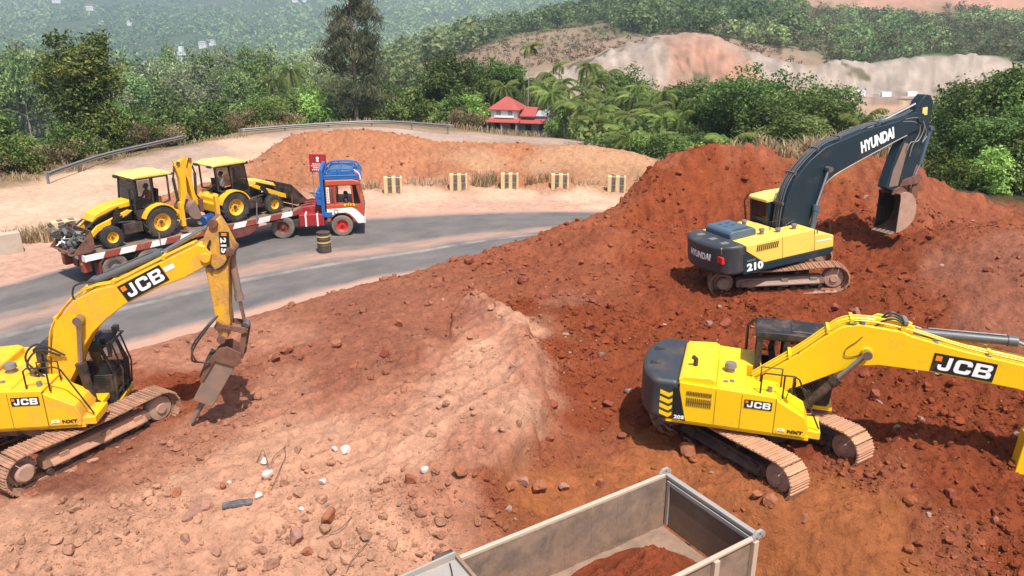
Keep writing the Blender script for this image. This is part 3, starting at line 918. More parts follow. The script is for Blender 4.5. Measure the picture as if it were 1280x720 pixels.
paint('seat_black', (0.014, 0.014, 0.015), 0.8, dirt=0.15)
paint('rubber', (0.022, 0.021, 0.020), 0.85, dirt=0.45, dirtcol=(0.13, 0.085, 0.06))
paint('rubber_dusty', (0.05, 0.043, 0.038), 0.9, dirt=0.75, dirtcol=(0.21, 0.155, 0.12))
paint('hose', (0.02, 0.02, 0.02), 0.5, dirt=0.3)
paint('steel', (0.42, 0.41, 0.40), 0.25, metal=0.9, dirt=0.2, dirtcol=(0.16, 0.11, 0.08))
paint('cyl_grey', (0.085, 0.088, 0.09), 0.45, dirt=0.35, dirtcol=(0.20, 0.13, 0.09))
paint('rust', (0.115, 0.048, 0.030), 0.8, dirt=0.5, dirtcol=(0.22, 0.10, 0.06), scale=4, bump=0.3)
paint('worn_steel', (0.20, 0.145, 0.115), 0.6, metal=0.2, dirt=0.5, dirtcol=(0.32, 0.17, 0.11), scale=3, bump=0.3)
paint('shoe', (0.20, 0.115, 0.075), 0.75, dirt=0.7, dirtcol=(0.40, 0.20, 0.12), scale=2.5, bump=0.4)
paint('shoe_light', (0.38, 0.20, 0.115), 0.75, dirt=0.6, dirtcol=(0.47, 0.25, 0.15), scale=2.5, bump=0.4)
paint('track_dirt', (0.30, 0.18, 0.13), 0.9, dirt=0.6, dirtcol=(0.42, 0.25, 0.17), scale=3, bump=0.5)
paint('black_grease_shade', (0.020, 0.015, 0.013), 0.55, dirt=0.45, dirtcol=(0.14, 0.07, 0.045), scale=3)  # grease on running gear; on the far bucket plate its black paints in shade
paint('white_letter', (0.80, 0.80, 0.78), 0.5, dirt=0.12)
paint('black_decal', (0.012, 0.012, 0.012), 0.45, dirt=0.15)
paint('orange_decal', (0.75, 0.20, 0.01), 0.5, dirt=0.1)
paint('red_decal', (0.55, 0.02, 0.015), 0.45, dirt=0.1)
paint('seam', (0.16, 0.08, 0.01), 0.8, dirt=0.2)
paint('white_paint', (0.74, 0.72, 0.69), 0.5, dirt=0.35, dirtcol=(0.42, 0.28, 0.2))
paint('red_truck', (0.42, 0.065, 0.025), 0.42, dirt=0.25, dirtcol=(0.40, 0.2, 0.13))
paint('red_deep', (0.30, 0.012, 0.018), 0.45, dirt=0.25, dirtcol=(0.35, 0.16, 0.11))
paint('maroon', (0.13, 0.022, 0.02), 0.6, dirt=0.4, dirtcol=(0.22, 0.11, 0.075))
paint('blue_truck', (0.012, 0.105, 0.33), 0.42, dirt=0.2, dirtcol=(0.12, 0.16, 0.22))
paint('tarp_blue', (0.06, 0.11, 0.19), 0.7, dirt=0.4, dirtcol=(0.25, 0.25, 0.24))
paint('chassis', (0.022, 0.019, 0.018), 0.7, dirt=0.45, dirtcol=(0.14, 0.085, 0.06))
paint('deck_plate', (0.10, 0.075, 0.06), 0.8, dirt=0.6, dirtcol=(0.27, 0.17, 0.115), scale=1.2, bump=0.2)
paint('stripe_red', (0.26, 0.045, 0.03), 0.6, dirt=0.3, dirtcol=(0.36, 0.19, 0.13))
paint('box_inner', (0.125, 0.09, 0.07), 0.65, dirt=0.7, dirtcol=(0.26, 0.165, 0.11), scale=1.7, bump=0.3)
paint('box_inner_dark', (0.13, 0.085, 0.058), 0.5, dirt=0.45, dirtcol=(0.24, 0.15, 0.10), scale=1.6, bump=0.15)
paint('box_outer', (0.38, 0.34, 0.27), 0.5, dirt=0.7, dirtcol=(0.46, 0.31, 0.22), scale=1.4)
paint('box_grey', (0.27, 0.255, 0.235), 0.5, dirt=0.4, dirtcol=(0.38, 0.26, 0.19))
paint('galv', (0.19, 0.185, 0.175), 0.5, metal=0.3, dirt=0.4, dirtcol=(0.26, 0.19, 0.14))
paint('concrete', (0.42, 0.36, 0.29), 0.9, dirt=0.55, dirtcol=(0.36, 0.25, 0.18), scale=2.2, bump=0.4)
paint('block_yellow', (0.56, 0.42, 0.21), 0.85, dirt=0.45, dirtcol=(0.45, 0.31, 0.20), scale=2.5, bump=0.3)
paint('block_black', (0.075, 0.068, 0.066), 0.85, dirt=0.45, dirtcol=(0.28, 0.2, 0.15), scale=2.5, bump=0.3)
paint('drum', (0.055, 0.038, 0.030), 0.75, dirt=0.4, dirtcol=(0.16, 0.10, 0.07), scale=3)
paint('drum_band', (0.52, 0.36, 0.12), 0.7, dirt=0.4)
paint('tool_blue', (0.015, 0.06, 0.20), 0.5, dirt=0.2)
paint('junk_dark', (0.045, 0.042, 0.04), 0.6, dirt=0.4, dirtcol=(0.2, 0.17, 0.15))
paint('skin', (0.16, 0.075, 0.045), 0.6, dirt=0.0)
paint('cloth_white', (0.66, 0.66, 0.64), 0.9, dirt=0.1)
paint('cloth_orange', (0.70, 0.16, 0.03), 0.9, dirt=0.1)
paint('cloth_dark', (0.03, 0.035, 0.05), 0.9, dirt=0.1)
paint('hair', (0.008, 0.007, 0.006), 0.6, dirt=0.0)
glass_mat('glass', (0.015, 0.02, 0.022), 0.42)
glass_mat('glass_clear', (0.05, 0.06, 0.06), 0.16)
glass_mat('glass_dark', (0.006, 0.008, 0.009), 0.86)
# ================================================================ EXCAVATORS
def Rz4(a):
    return Matrix.Rotation(rad(a), 4, 'Z')


class Pose:
    """stand of a machine: ground point, side tilt, then yaw of the turning part"""

    def __init__(self, o, tilt, roll, yaw):
        self.root = Matrix.Translation(o) @ Matrix.Rotation(rad(-tilt), 4, 'Y') @ Matrix.Rotation(rad(roll), 4, 'X')
        self.U = Rz4(yaw)
        self.inv = (self.root @ self.U).inverted()

    def at(self, u, v, y=0.0):
        """survey a point of the machine's own upright plane y = const: (x, z) in the turning frame"""
        o = self.inv @ Vector(EYE)
        d = self.inv.to_3x3() @ Vector(ray(u, v))
        p = o + d * ((y - o.y) / d.y)
        return (p.x, p.z)


def make_track(root, G, side, shoe_mat, frame_mat, L=3.36, R=0.42, w=0.6, yc=1.15, n=48):
    y = side * yc
    mb = MB(G)
    per = 2 * L + 2 * PI * R

    def at(s):
        s %= per
        if s < L:
            return Vector((L / 2 - s, 0, 2 * R)), 0.0 + PI           # along the top, rearwards
        s -= L
        if s < PI * R:
            a = PI / 2 + s / R
            return Vector((-L / 2 + R * math.cos(a), 0, R + R * math.sin(a))), a + PI / 2
        s -= PI * R
        if s < L:
            return Vector((-L / 2 + s, 0, 0)), 0.0
        s -= L
        a = -PI / 2 + s / R
        return Vector((L / 2 + R * math.cos(a), 0, R + R * math.sin(a))), a + PI / 2
    pitch = per / n
    rnd = random.Random(int(side * 3 + 11))
    for i in range(n):
        p, a = at((i + 0.5) * pitch)
        sag = 0.0
        if p.z > 2 * R - 0.01:
            sag = -0.035 * math.sin(PI * (p.x + L / 2) / L) ** 2 * 1.2
        T = Matrix.Translation((p.x, y, p.z + sag)) @ Matrix.Rotation(-a, 4, 'Y')
        h = pitch * 0.47
        mb.box(-h, h, -w / 2, w / 2, -0.035 + rnd.uniform(-.003, .003), -0.006, T)
        for gx, gh in ((-h + 0.012, 0.03), (0.0, 0.022), (h - 0.014, 0.022)):
            mb.box(gx - 0.010, gx + 0.010, -w / 2 + .004, w / 2 - .004, -0.035 - gh, -0.034, T)
        # chain links inside the shoe
        for ly in (-0.09, 0.09):
            mb.box(-h * 1.05, h * 1.05, ly - 0.022, ly + 0.022, -0.008, 0.075, T)
    t = mb.build('track', shoe_mat, root)
    f = MB(G)
    a, b = -L / 2 + 0.42, L / 2 - 0.30
    f.prism([(a, 0.26), (b, 0.26), (b, 0.46), (b - 0.1, 0.54), (a + 0.1, 0.54), (a, 0.46)], y - 0.14, y + 0.14)
    for q in (a + .35, 0.1, b - .45):
        f.box(q, q + .22, y - .19, y + .19, .22, .50)
    for s2 in (-1, 1):                                            # sloped ledges that shed soil
        f.prism([(y + s2 * 0.142, 0.29), (y + s2 * 0.25, 0.29), (y + s2 * 0.25, 0.33), (y + s2 * 0.142, 0.44)], a + 0.15, b - 0.15, plane='yz')
    f.build('track_frame', frame_mat, t, bevel=0.012)
    r = MB(G).auto()
    for i in range(7):
        x = a + 0.12 + (b - a - 0.24) * i / 6
        r.lathe([(0, -.15), (.075, -.15), (.085, -.13), (.085, -.08), (.06, -.07), (.06, .07), (.085, .08), (.085, .13), (.075, .15), (0, .15)], (x, y, 0.16), n=14)
    for x in (-0.55, 0.6):
        r.lathe([(0, -.2), (.06, -.2), (.065, .2), (0, .2)], (x, y, 0.70), n=12)
    r.build_each('roller', 'black_grease_shade', t)
    d = MB(G)
    d.lathe([(0, -.2), (.12, -.2), (.14, -.16), (.30, -.14), (.335, -.09), (.335, .09), (.30, .14), (.14, .16), (.12, .2), (0, .2)], (L / 2, y, R), n=26)
    d.build('idler', 'track_dirt', t)
    d = MB(G)
    teeth = 21
    prof = []
    for i in range(teeth * 4):
        a_ = 2 * PI * i / (teeth * 4)
        rr = 0.345 if i % 4 in (0, 1) else 0.295
        prof.append((-L / 2 + rr * math.cos(a_), R + rr * math.sin(a_)))
    d.prism(prof, y - 0.035, y + 0.035)
    d.lathe([(0, -.24), (.16, -.24), (.21, -.20), (.22, -.05), (.22, .05), (.21, .2), (.16, .24), (0, .24)], (-L / 2, y, R), n=22)
    d.build('sprocket', 'track_dirt', t)
    return t


def make_undercarriage(root, G, mat):
    u = MB(G)
    u.box(-0.75, 0.75, -0.62, 0.62, 0.42, 0.78)
    for sx in (-1, 1):
        for sy in (-1, 1):
            u.prism([(sx * 0.35, sy * 0.5), (sx * 0.85, sy * 0.5), (sx * 1.05, sy * 1.0), (sx * 0.55, sy * 1.0)], 0.36, 0.70, plane='xy')
    u.lathe([(0, .76), (.68, .76), (.68, .84), (.60, .84), (.60, .95), (0, .95)], (0, 0, 0), axis='z', n=36)
    return u.build('undercarriage', mat, root, bevel=0.02)


def cylinder_part(root, U, name, p0, p1, p2, y, r, barrel_mat, rod_mat='steel', rr=None):
    """hydraulic cylinder: barrel p0-p1, bright rod on to p2 ((x, z) pairs at lateral offset y)"""
    q = lambda p: Vector((p[0], y, p[1]))
    a, b, c = q(p0), q(p1), q(p2)
    d = (b - a).normalized()
    m = MB(U)
    m.cyl(a, b, r, n=18)
    m.cyl(b - d * 0.16, b + d * 0.02, r * 1.22, n=18)
    m.cyl(a - d * 0.03, a + d * 0.08, r * 1.12, n=18)
    m.cyl(a + Vector((0, -r * 1.3, 0)), a + Vector((0, r * 1.3, 0)), r * 1.15, n=16)
    m.tube([a + d * .25 + Vector((0, 0, r * 1.2)), b - d * .2 + Vector((0, 0, r * 1.25))], r * 0.2, 6)
    o = m.build(name, barrel_mat, root)
    s = MB(U)
    s.cyl(b, c, rr or r * 0.58, n=16)
    s.cyl(c + Vector((0, -r * 1.15, 0)), c + Vector((0, r * 1.15, 0)), r * 1.0, n=16)
    s.build('piston_rod', rod_mat, o)
    return o


def offset_line(pts, d):
    out = []
    for i, p in enumerate(pts):
        a = pts[max(0, i - 1)]
        b = pts[min(len(pts) - 1, i + 1)]
        tx, tz = b[0] - a[0], b[1] - a[1]
        l = math.hypot(tx, tz) or 1
        out.append((p[0] - tz / l * d, p[1] + tx / l * d))
    return out


def smooth_line(pts, k=6):
    """Catmull-Rom through (x, z) points"""
    P_ = [pts[0]] + list(pts) + [pts[-1]]
    out = []
    for i in range(1, len(P_) - 2):
        p0, p1, p2, p3 = P_[i - 1:i + 3]
        for j in range(k):
            t = j / k
            out.append(tuple(0.5 * (2 * p1[c] + (-p0[c] + p2[c]) * t + (2 * p0[c] - 5 * p1[c] + 4 * p2[c] - p3[c]) * t * t + (-p0[c] + 3 * p1[c] - 3 * p2[c] + p3[c]) * t ** 3) for c in range(len(p1))))
    out.append(tuple(pts[-1]))
    return out


def logo_panel(root, U, p0, p1, y, h, three=True, xs=None, skew=0.0, emblem=True):
    """black plate with white heavy letters and a small orange square; p0-p1 is its base line in (x, z)"""
    xd = Vector((p1[0] - p0[0], 0, p1[1] - p0[1]))
    w = xd.length
    xd.normalize()
    zd = Vector((0, -1, 0)).cross(xd) * -1
    zd = Vector((-xd.z, 0, xd.x))
    if zd.z < 0:
        zd = -zd
    F = U @ frame((p0[0], y, p0[1]), xd, zd)
    m = MB(F)
    m.prism([(0, 0), (w, 0), (w + skew * h, h), (skew * h, h)], 0.0, 0.006, plane='xy')
    o = m.build('logo_panel', 'black_decal', root)
    q = MB(F)
    s = h * 0.30
    q.prism([(h * .10 + skew * h * .6, h * 0.60), (h * .10 + s + skew * h * .6, h * .60), (h * .10 + s + skew * h * .88, h * .88), (h * .10 + skew * h * .88, h * .88)], 0.007, 0.010, plane='xy')
    q.build('emblem', 'orange_decal', o)
    jcb_letters(o, F, w, h)
    return o


def jcb_letters(parent, F, w, h):
    """three broad block letters drawn as outlines, joined in one mesh"""
    m = MB(F)
    t = 0.20                                                     # stroke of a unit-high letter

    def put(polys, x0, wid):
        for pl in polys:
            m.prism([(w * (x0 + wid * a) + h * 0.05 * (b - .5), h * (0.13 + 0.74 * b)) for a, b in pl], 0.007, 0.011, plane='xy')
    J = [[(0.62, 1), (0.62, .30), (.56, .22), (.30, .22), (.25, .28), (.25, .40), (0, .40), (0, .22), (.08, .06), (.22, 0), (.70, 0), (.86, .06), (.92, .2), (.92, 1)]]
    Cc = [[(1, .62), (1, .80), (.92, .94), (.78, 1), (.22, 1), (.08, .94), (0, .80), (0, .20), (.08, .06), (.22, 0), (.78, 0), (.92, .06), (1, .2), (1, .36), (.72, .36), (.72, .28), (.66, .22), (.34, .22), (.28, .28), (.28, .72), (.34, .78), (.66, .78), (.72, .72), (.72, .62)]]
    B = [[(0, 0), (.28, 0), (.28, 1), (0, 1)], [(.28, .80), (.80, .80), (.96, .86), (.94, .94), (.84, 1), (.28, 1)], [(.28, 0), (.84, 0), (.95, .06), (1, .14), (.80, .20), (.28, .20)],
         [(.28, .42), (.78, .42), (.86, .50), (.78, .60), (.28, .60)], [(.72, .76), (.68, .80), (.96, .86), (.98, .70), (.90, .56), (.74, .52), (.70, .62)], [(.72, .24), (.66, .20), (.80, .20), (1, .14), (1, .34), (.90, .48), (.74, .50), (.70, .40)]]
    put(J, 0.10, 0.22)
    put(Cc, 0.36, 0.27)
    put(B, 0.67, 0.28)
    m.build('lettering', 'white_letter', parent)


def make_cab(root, U, frame_mat, roof_mat, glass, x0=0.05, x1=1.78, y0=0.30, y1=1.28, z0=1.10, z1=2.95, lower_mat=None, rear_panel=0.0, open_side=False, mirror=True):
    xs = x0 + 0.62                                               # door pillar
    m = MB(U)
    pr = 0.045

    def post(a, b, r=pr):
        m.tube([a, b], r, 8)
    for y in (y0 + .05, y1 - .05):
        m.box(x0, x0 + 0.13, y - .05, y + .05, z0, z1 - .1)
        m.tube([(xs, y, z0), (xs + .02, y, z1 - .08)], 0.05, 8)
        m.tube([(x1 - .02, y, z0 + .05), (x1 + .03, y, z0 + .75), (x1 - .18, y, z1 - .08)], 0.045, 8)
        m.tube([(x0 + .05, y, z1 - .1), (x1 - .18, y, z1 - .08)], 0.055, 8)
        m.tube([(x0 + .05, y, z0 + .72), (x1 - .0, y, z0 + .72)], 0.03, 8)
        if rear_panel:
            m.box(x0 + .1, x0 + .1 + rear_panel, y - .025, y + .025, z0, z1 - .1)
    m.box(x0, x1 - .02, y0 + .03, y1 - .03, z0 - 0.02, z0 + .06)
    m.tube([(x1 - .02, y0 + .05, z0 + .2), (x1 - .02, y1 - .05, z0 + .2)], .04, 8)
    m.tube([(x1 + .03, y0 + .05, z0 + .75), (x1 + .03, y1 - .05, z0 + .75)], .025, 8)
    m.tube([(x1 - .18, y0 + .05, z1 - .08), (x1 - .18, y1 - .05, z1 - .08)], .05, 8)
    cab = m.build('cab', frame_mat, root, bevel=0.01)
    lo = MB(U)
    for y in (y0 + .02, y1 - .02):
        lo.box(x0 + .1, x1 - .02, y - .015, y + .015, z0 + .02, z0 + .70)
    lo.box(x0 + .01, x0 + .04, y0 + .05, y1 - .05, z0, z0 + 1.0)
    lo.build('lower_panel', lower_mat or frame_mat, cab, bevel=0.006)
    r = MB(U)
    r.prism([(x0 - .05, z1 - .09), (x1 - .14, z1 - .09), (x1 - .10, z1 - .04), (x1 - .22, z1 + .045), (xs, z1 + .07), (x0 + .05, z1 + .05), (x0 - .05, z1)], y0 - .01, y1 + .01)
    r.box(xs + .12, x1 - .38, y0 + .16, y1 - .16, z1 + .05, z1 + .095)
    r.build('roof', roof_mat, cab, bevel=0.05, seg=3)
    g = MB(U)
    for y in ((y1 - .045,) if open_side else (y0 + .035, y1 - .045)):
        g.box(x0 + .12 + rear_panel, xs - .05, y, y + .008, z0 + .74, z1 - .13)
        g.prism([(xs + .06, z0 + .74), (x1 - .03, z0 + .74), (x1 - .2, z1 - .13), (xs + .07, z1 - .13)], y, y + .008)
    g.prism([(x1 - .03, z0 + .25), (x1 - .015, z0 + .25), (x1 + .035, z0 + .75), (x1 - .165, z1 - .12), (x1 - .18, z1 - .12), (x1 + .02, z0 + .75)], y0 + .1, y1 - .1)
    g.box(x0 + .02, x0 + .03, y0 + .1, y1 - .1, z0 + 1.02, z1 - .13)
    g.build('window', glass, cab)
    s = MB(U)
    ym = (y0 + y1) / 2
    s.box(x0 + .45, x0 + .98, ym - .25, ym + .25, z0 + .42, z0 + .56)
    s.prism([(x0 + .40, z0 + .5), (x0 + .55, z0 + .5), (x0 + .42, z0 + 1.15), (x0 + .28, z0 + 1.12)], ym - .24, ym + .24)
    s.box(x0 + .30, x0 + .42, ym - .12, ym + .12, z0 + 1.14, z0 + 1.36)
    s.box(x0 + .5, x0 + .95, ym - .2, ym + .2, z0 + .06, z0 + .42)
    for sy in (-1, 1):
        s.box(x0 + .55, x0 + 1.05, ym + sy * .34 - .06, ym + sy * .34 + .06, z0 + .3, z0 + .68)
        s.tube([(x0 + 1.0, ym + sy * .34, z0 + .66), (x0 + 1.04, ym + sy * .34, z0 + .9)], .02, 6)
    s.build('seat', 'seat_black', cab, bevel=0.03)
    if mirror:
        k = MB(U)
        k.tube([(x1 - .1, y0 + .03, z0 + 1.2), (x1 + .12, y0 - .14, z0 + 1.3), (x1 + .14, y0 - .16, z0 + 1.65)], .014, 6)
        k.box(x1 + .09, x1 + .13, y0 - .26, y0 - .06, z0 + 1.35, z0 + 1.68)
        k.build('mirror', 'black_paint', cab, bevel=0.015)
    return cab


def make_bucket(root, U, pivot, tip_dir, mat, width=1.15, k=1.0, inner=None, plate=None, bulge=1.0):
    """pivot (x, z); the profile is turned so that its back edge points along tip_dir degrees"""
    prof = [(0.0, 0.0), (0.32, 0.16), (0.72, 0.10), (1.08, -0.18), (1.25, -0.58), (1.18, -0.98), (0.92, -1.30), (0.52, -1.52)]
    prof = smooth_line([(p[0] * bulge, p[1]) for p in prof], 4)
    a = rad(tip_dir)
    ca, sa = math.cos(a), math.sin(a)
    tr = lambda p: (pivot[0] + k * (p[0] * ca - p[1] * sa), pivot[1] + k * (p[0] * sa + p[1] * ca))
    inn = offset_line(prof, -0.035)
    m = MB(U)
    outer = [tr(p) for p in prof]
    inner_ = [tr(p) for p in inn]
    h = width / 2
    m.prism(outer + inner_[::-1], -h, h)
    side = [tr(p) for p in prof] + [tr((0.10, -0.20))]
    b = m.build('bucket', mat, root, bevel=0.008)
    for s in (-1, 1):
        sp_ = MB(U)
        sp_.prism(side, s * (h + .001), s * (h + 0.034))
        sp_.build('side_plate', (plate or mat) if s < 0 else 'black_grease_shade', b, bevel=.006)  # far plate is blackened: the shade inside the bucket put into its colour
    t = MB(U)
    d = Vector((prof[-1][0] - prof[-3][0], prof[-1][1] - prof[-3][1])).normalized()
    for i in range(5):
        y = -h + 0.1 + (width - 0.2) * i / 4
        p = prof[-1]
        nrm = (-d.y, d.x)
        pl = [(p[0] + nrm[0] * .05, p[1] + nrm[1] * .05), (p[0] - nrm[0] * .05, p[1] - nrm[1] * .05), (p[0] + d.x * .24 - nrm[0] * .012, p[1] + d.y * .24 - nrm[1] * .012), (p[0] + d.x * .24 + nrm[0] * .012, p[1] + d.y * .24 + nrm[1] * .012)]
        t.prism([tr(q) for q in pl], y - .06, y + .06)
    t.build('tooth_row', 'worn_steel', b, bevel=0.006)
    e = MB(U)
    for s in (-1, 1):
        e.prism([tr((-.12, -.10)), tr((-.1, .12)), tr((.2, .34)), (tr((.62, .22))), tr((.5, .02)), tr((.1, -.05))], s * 0.24, s * 0.20)
    e.build('hinge_ear', mat, b, bevel=0.01)
    return b


def hood_vents(m, x0, x1, z0, z1, y, n, tilt=0.0):
    for i in range(n):
        x = x0 + (x1 - x0) * (i + .5) / n
        w = (x1 - x0) / n * 0.26
        m.prism([(x - w - tilt, z0), (x + w - tilt, z0), (x + w + tilt, z1), (x - w + tilt, z1)], y - 0.012, y + 0.02)


def build_excavator_digger(label, pose, G, body_mat, arm_mat, spec):
    """upper works shared by the two yellow machines; all parts in the root's frame"""
    root = empty('excavator', mat=pose.root)
    tag(root, label, 'excavator', 'tracked excavators working on the red soil')
    U = pose.U
    make_track(root, G, 1, spec['shoe'], spec['tframe'])
    make_track(root, G, -1, spec['shoe'], spec['tframe'])
    make_undercarriage(root, G, spec.get('under', 'black_grease_shade'))
    # deck and side boxes
    m = MB(U)
    m.box(-2.05, 1.05, -1.24, 1.24, 0.96, 1.08)
    m.prism([(-1.75, -.0), (.4, -.34), (.4, .34), (-1.75, .0)], 0.9, 0.95, plane='xy')
    # right-hand side: engine door, middle door, tank box with a sloped nose
    m.prism([(-1.78, 1.03), (0.30, 1.03), (0.30, 1.92), (-1.78, 2.0)], -1.28, -0.36)
    m.prism([(0.30, 1.03), (0.98, 1.03), (1.02, 1.28), (0.92, 1.52), (0.62, 1.68), (0.30, 1.86)], -1.27, -0.42)
    m.box(0.98, 1.28, -1.22, -0.48, 1.02, 1.20)
    # left-hand box behind the cab and the low floor under it
    m.prism([(-1.78, 1.03), (-.02, 1.03), (-.02, 1.9), (-1.78, 1.98)], 0.34, 1.28)
    fx0, fx1, fz0, fz1 = spec.get('floor', (-.02, 1.65, 1.0, 1.1))
    m.box(fx0, fx1, 0.28, 1.29, fz0, fz1)
    body = m.build('body', body_mat, root, bevel=0.03, seg=3)
    s = MB(U)
    for x in (-.98, -.42, 0.30):
        s.box(x - .006, x + .006, -1.284, -1.2, 1.06, 1.9)
    s.box(-1.72, .9, -1.283, -1.2, 1.055, 1.066)
    s.build('panel_seam', 'seam', body)
    v = MB(U)
    hood_vents(v, -1.62, -1.06, 1.72, 1.82, -1.285, 16)
    hood_vents(v, -1.62, -1.06, 1.46, 1.66, -1.285, 12)
    v.box(-1.60, -1.06, -1.29, -1.27, 1.545, 1.565)
    v.build('vent', 'seam', body)
    # engine hood across the rear
    h = MB(U)
    h.prism([(-1.82, 1.9), (-1.0, 1.9), (-1.0, 2.10), (-1.12, 2.16), (-1.70, 2.12), (-1.82, 2.05)], -1.20, 0.95)
    h.prism([(-1.0, 1.86), (-.35, 1.84), (-.35, 1.98), (-1.0, 2.02)], -1.20, 0.30)
    hood = h.build('engine_hood', body_mat, root, bevel=0.035, seg=3)
    e = MB(U)
    e.cyl((-.72, -.35, 1.98), (-.72, -.35, 2.12), .10, n=18)
    e.cyl((-.72, -.35, 2.12), (-.72, -.35, 2.22), .14, .125, n=18)
    e.build('air_cleaner_cap', 'galv', hood)
    e = MB(U)
    e.tube([(-1.5, -.55, 2.1), (-1.5, -.55, 2.3), (-1.56, -.6, 2.36)], .055, 10)
    e.build('exhaust', 'chassis', hood)
    e = MB(U).auto()
    for x, y in ((-.8, -.95), (-.66, -.88), (.15, -1.0)):
        e.cyl((x, y, 1.9), (x, y, 2.03), .055, n=14)
    e.build_each('filler_cap', 'galv', hood)
    # counterweight
    c = MB(U)
    out = [(-1.80, -1.27)]
    for i in range(13):
        a = rad(-62 + 124 * i / 12)
        out.append((1.35 - 4.1 * math.cos(a * 0.42) - 0.0, 1.27 * math.sin(a) / math.sin(rad(62))))
    out.append((-1.80, 1.27))
    c.prism(out, 1.0, 2.02, plane='xy')
    cw = c.build('counterweight', spec['cw'], root, bevel=0.12, seg=4)
    e = MB(U).auto()
    for yy in (-.5, .35):
        e.prism([(-2.55, yy), (-2.3, yy + .07), (-2.3, yy + .14), (-2.55, yy + .2)], 2.02, 2.03, plane='xy')
    e.build_each('lifting_eye', 'black_decal', cw)
    if spec.get('chevron'):
        b = MB(U)
        b.prism([(-1.86, 1.10), (-1.60, 1.06), (-1.78, 1.86), (-1.90, 1.86)], -1.289, -1.2)
        b.build('side_decal', 'black_decal', body)
        lettering('205', .085, 'white_letter', body, U @ frame((-1.86, -1.296, 1.10), (1, 0, 0), (0, 0, 1)), bold=.03, xs=1.4)
        k = MB(U)
        for i in range(4):
            z = 1.16 + i * .17
            k.prism([(-2.20, z), (-2.0, z - .07), (-1.92, z), (-1.92, z + .08), (-2.0, z + .03), (-2.20, z + .1)], -1.276, -1.2)
        k.build('chevron_decal', 'yellow_clean', cw)
    # boom foot brackets
    f = MB(U)
    for s2 in (-1, 1):
        f.prism([(-.35, 1.05), (.95, 1.05), (.85, 1.3), (.35, 1.85), (.05, 1.9)], s2 * .36, s2 * .30)
    f.build('boom_bracket', body_mat, root, bevel=0.02)
    logo_panel(body, U, (-.36, 1.60), (.22, 1.60), -1.287, .20)
    q, w_ = lettering('JCB', .075, 'white_letter', body, U @ frame((0.36, -1.282, 1.12), (1, 0, 0), (0, 0, 1)), bold=.03, xs=1.5)
    lettering('NXT', .075, 'black_decal', body, U @ frame((0.60, -1.282, 1.12), (1, 0, 0), (0, 0, 1)), bold=.02, xs=1.5)
    # handrails on the right-hand side
    r = MB(U)
    for pts in ([(-.05, -1.15, 1.9), (-.05, -1.15, 2.36), (.02, -1.15, 2.42), (.62, -1.15, 2.42), (.72, -1.15, 2.36), (1.24, -1.15, 1.25)],
                [(.42, -1.15, 1.86), (.42, -1.15, 2.42)],
                [(-.05, -.55, 1.9), (-.05, -.55, 2.3), (.4, -.55, 2.3), (.4, -.55, 1.85)]):
        r.tube(pts, .019, 8)
    r.build('handrail', 'black_paint', root)
    return root, body, cw


def boom_with_pipes(root, U, poly, top, mat, hw=0.28, pipes=3, pin=None, name='boom', pipe_mat=None, lift=0.05):
    m = MB(U)
    m.prism(poly, -hw, hw)
    b = m.build(name, mat, root, bevel=0.025, seg=2)
    if top:
        t = MB(U)
        for i in range(pipes):
            y = -hw + 0.07 + i * 0.095
            ln = offset_line(smooth_line(top, 5), lift + 0.012 * (i % 2))
            t.tube([(p[0], y, p[1]) for p in ln], .022, 6)
        k = smooth_line(top, 5)
        for j in range(4, len(k) - 2, 7):
            p = offset_line(k, lift)[j]
            t.box(p[0] - .035, p[0] + .035, -hw + .02, -hw + .1 + pipes * .095, p[1] - .05, p[1] + .045)
        t.build('pipework', pipe_mat or mat, b)
    if pin:
        for p in pin:
            d = MB(U)
            d.cyl((p[0], -hw - .06, p[1]), (p[0], hw + .06, p[1]), .11, n=20)
            d.build('pin_boss', mat, b, bevel=.01)
    return b


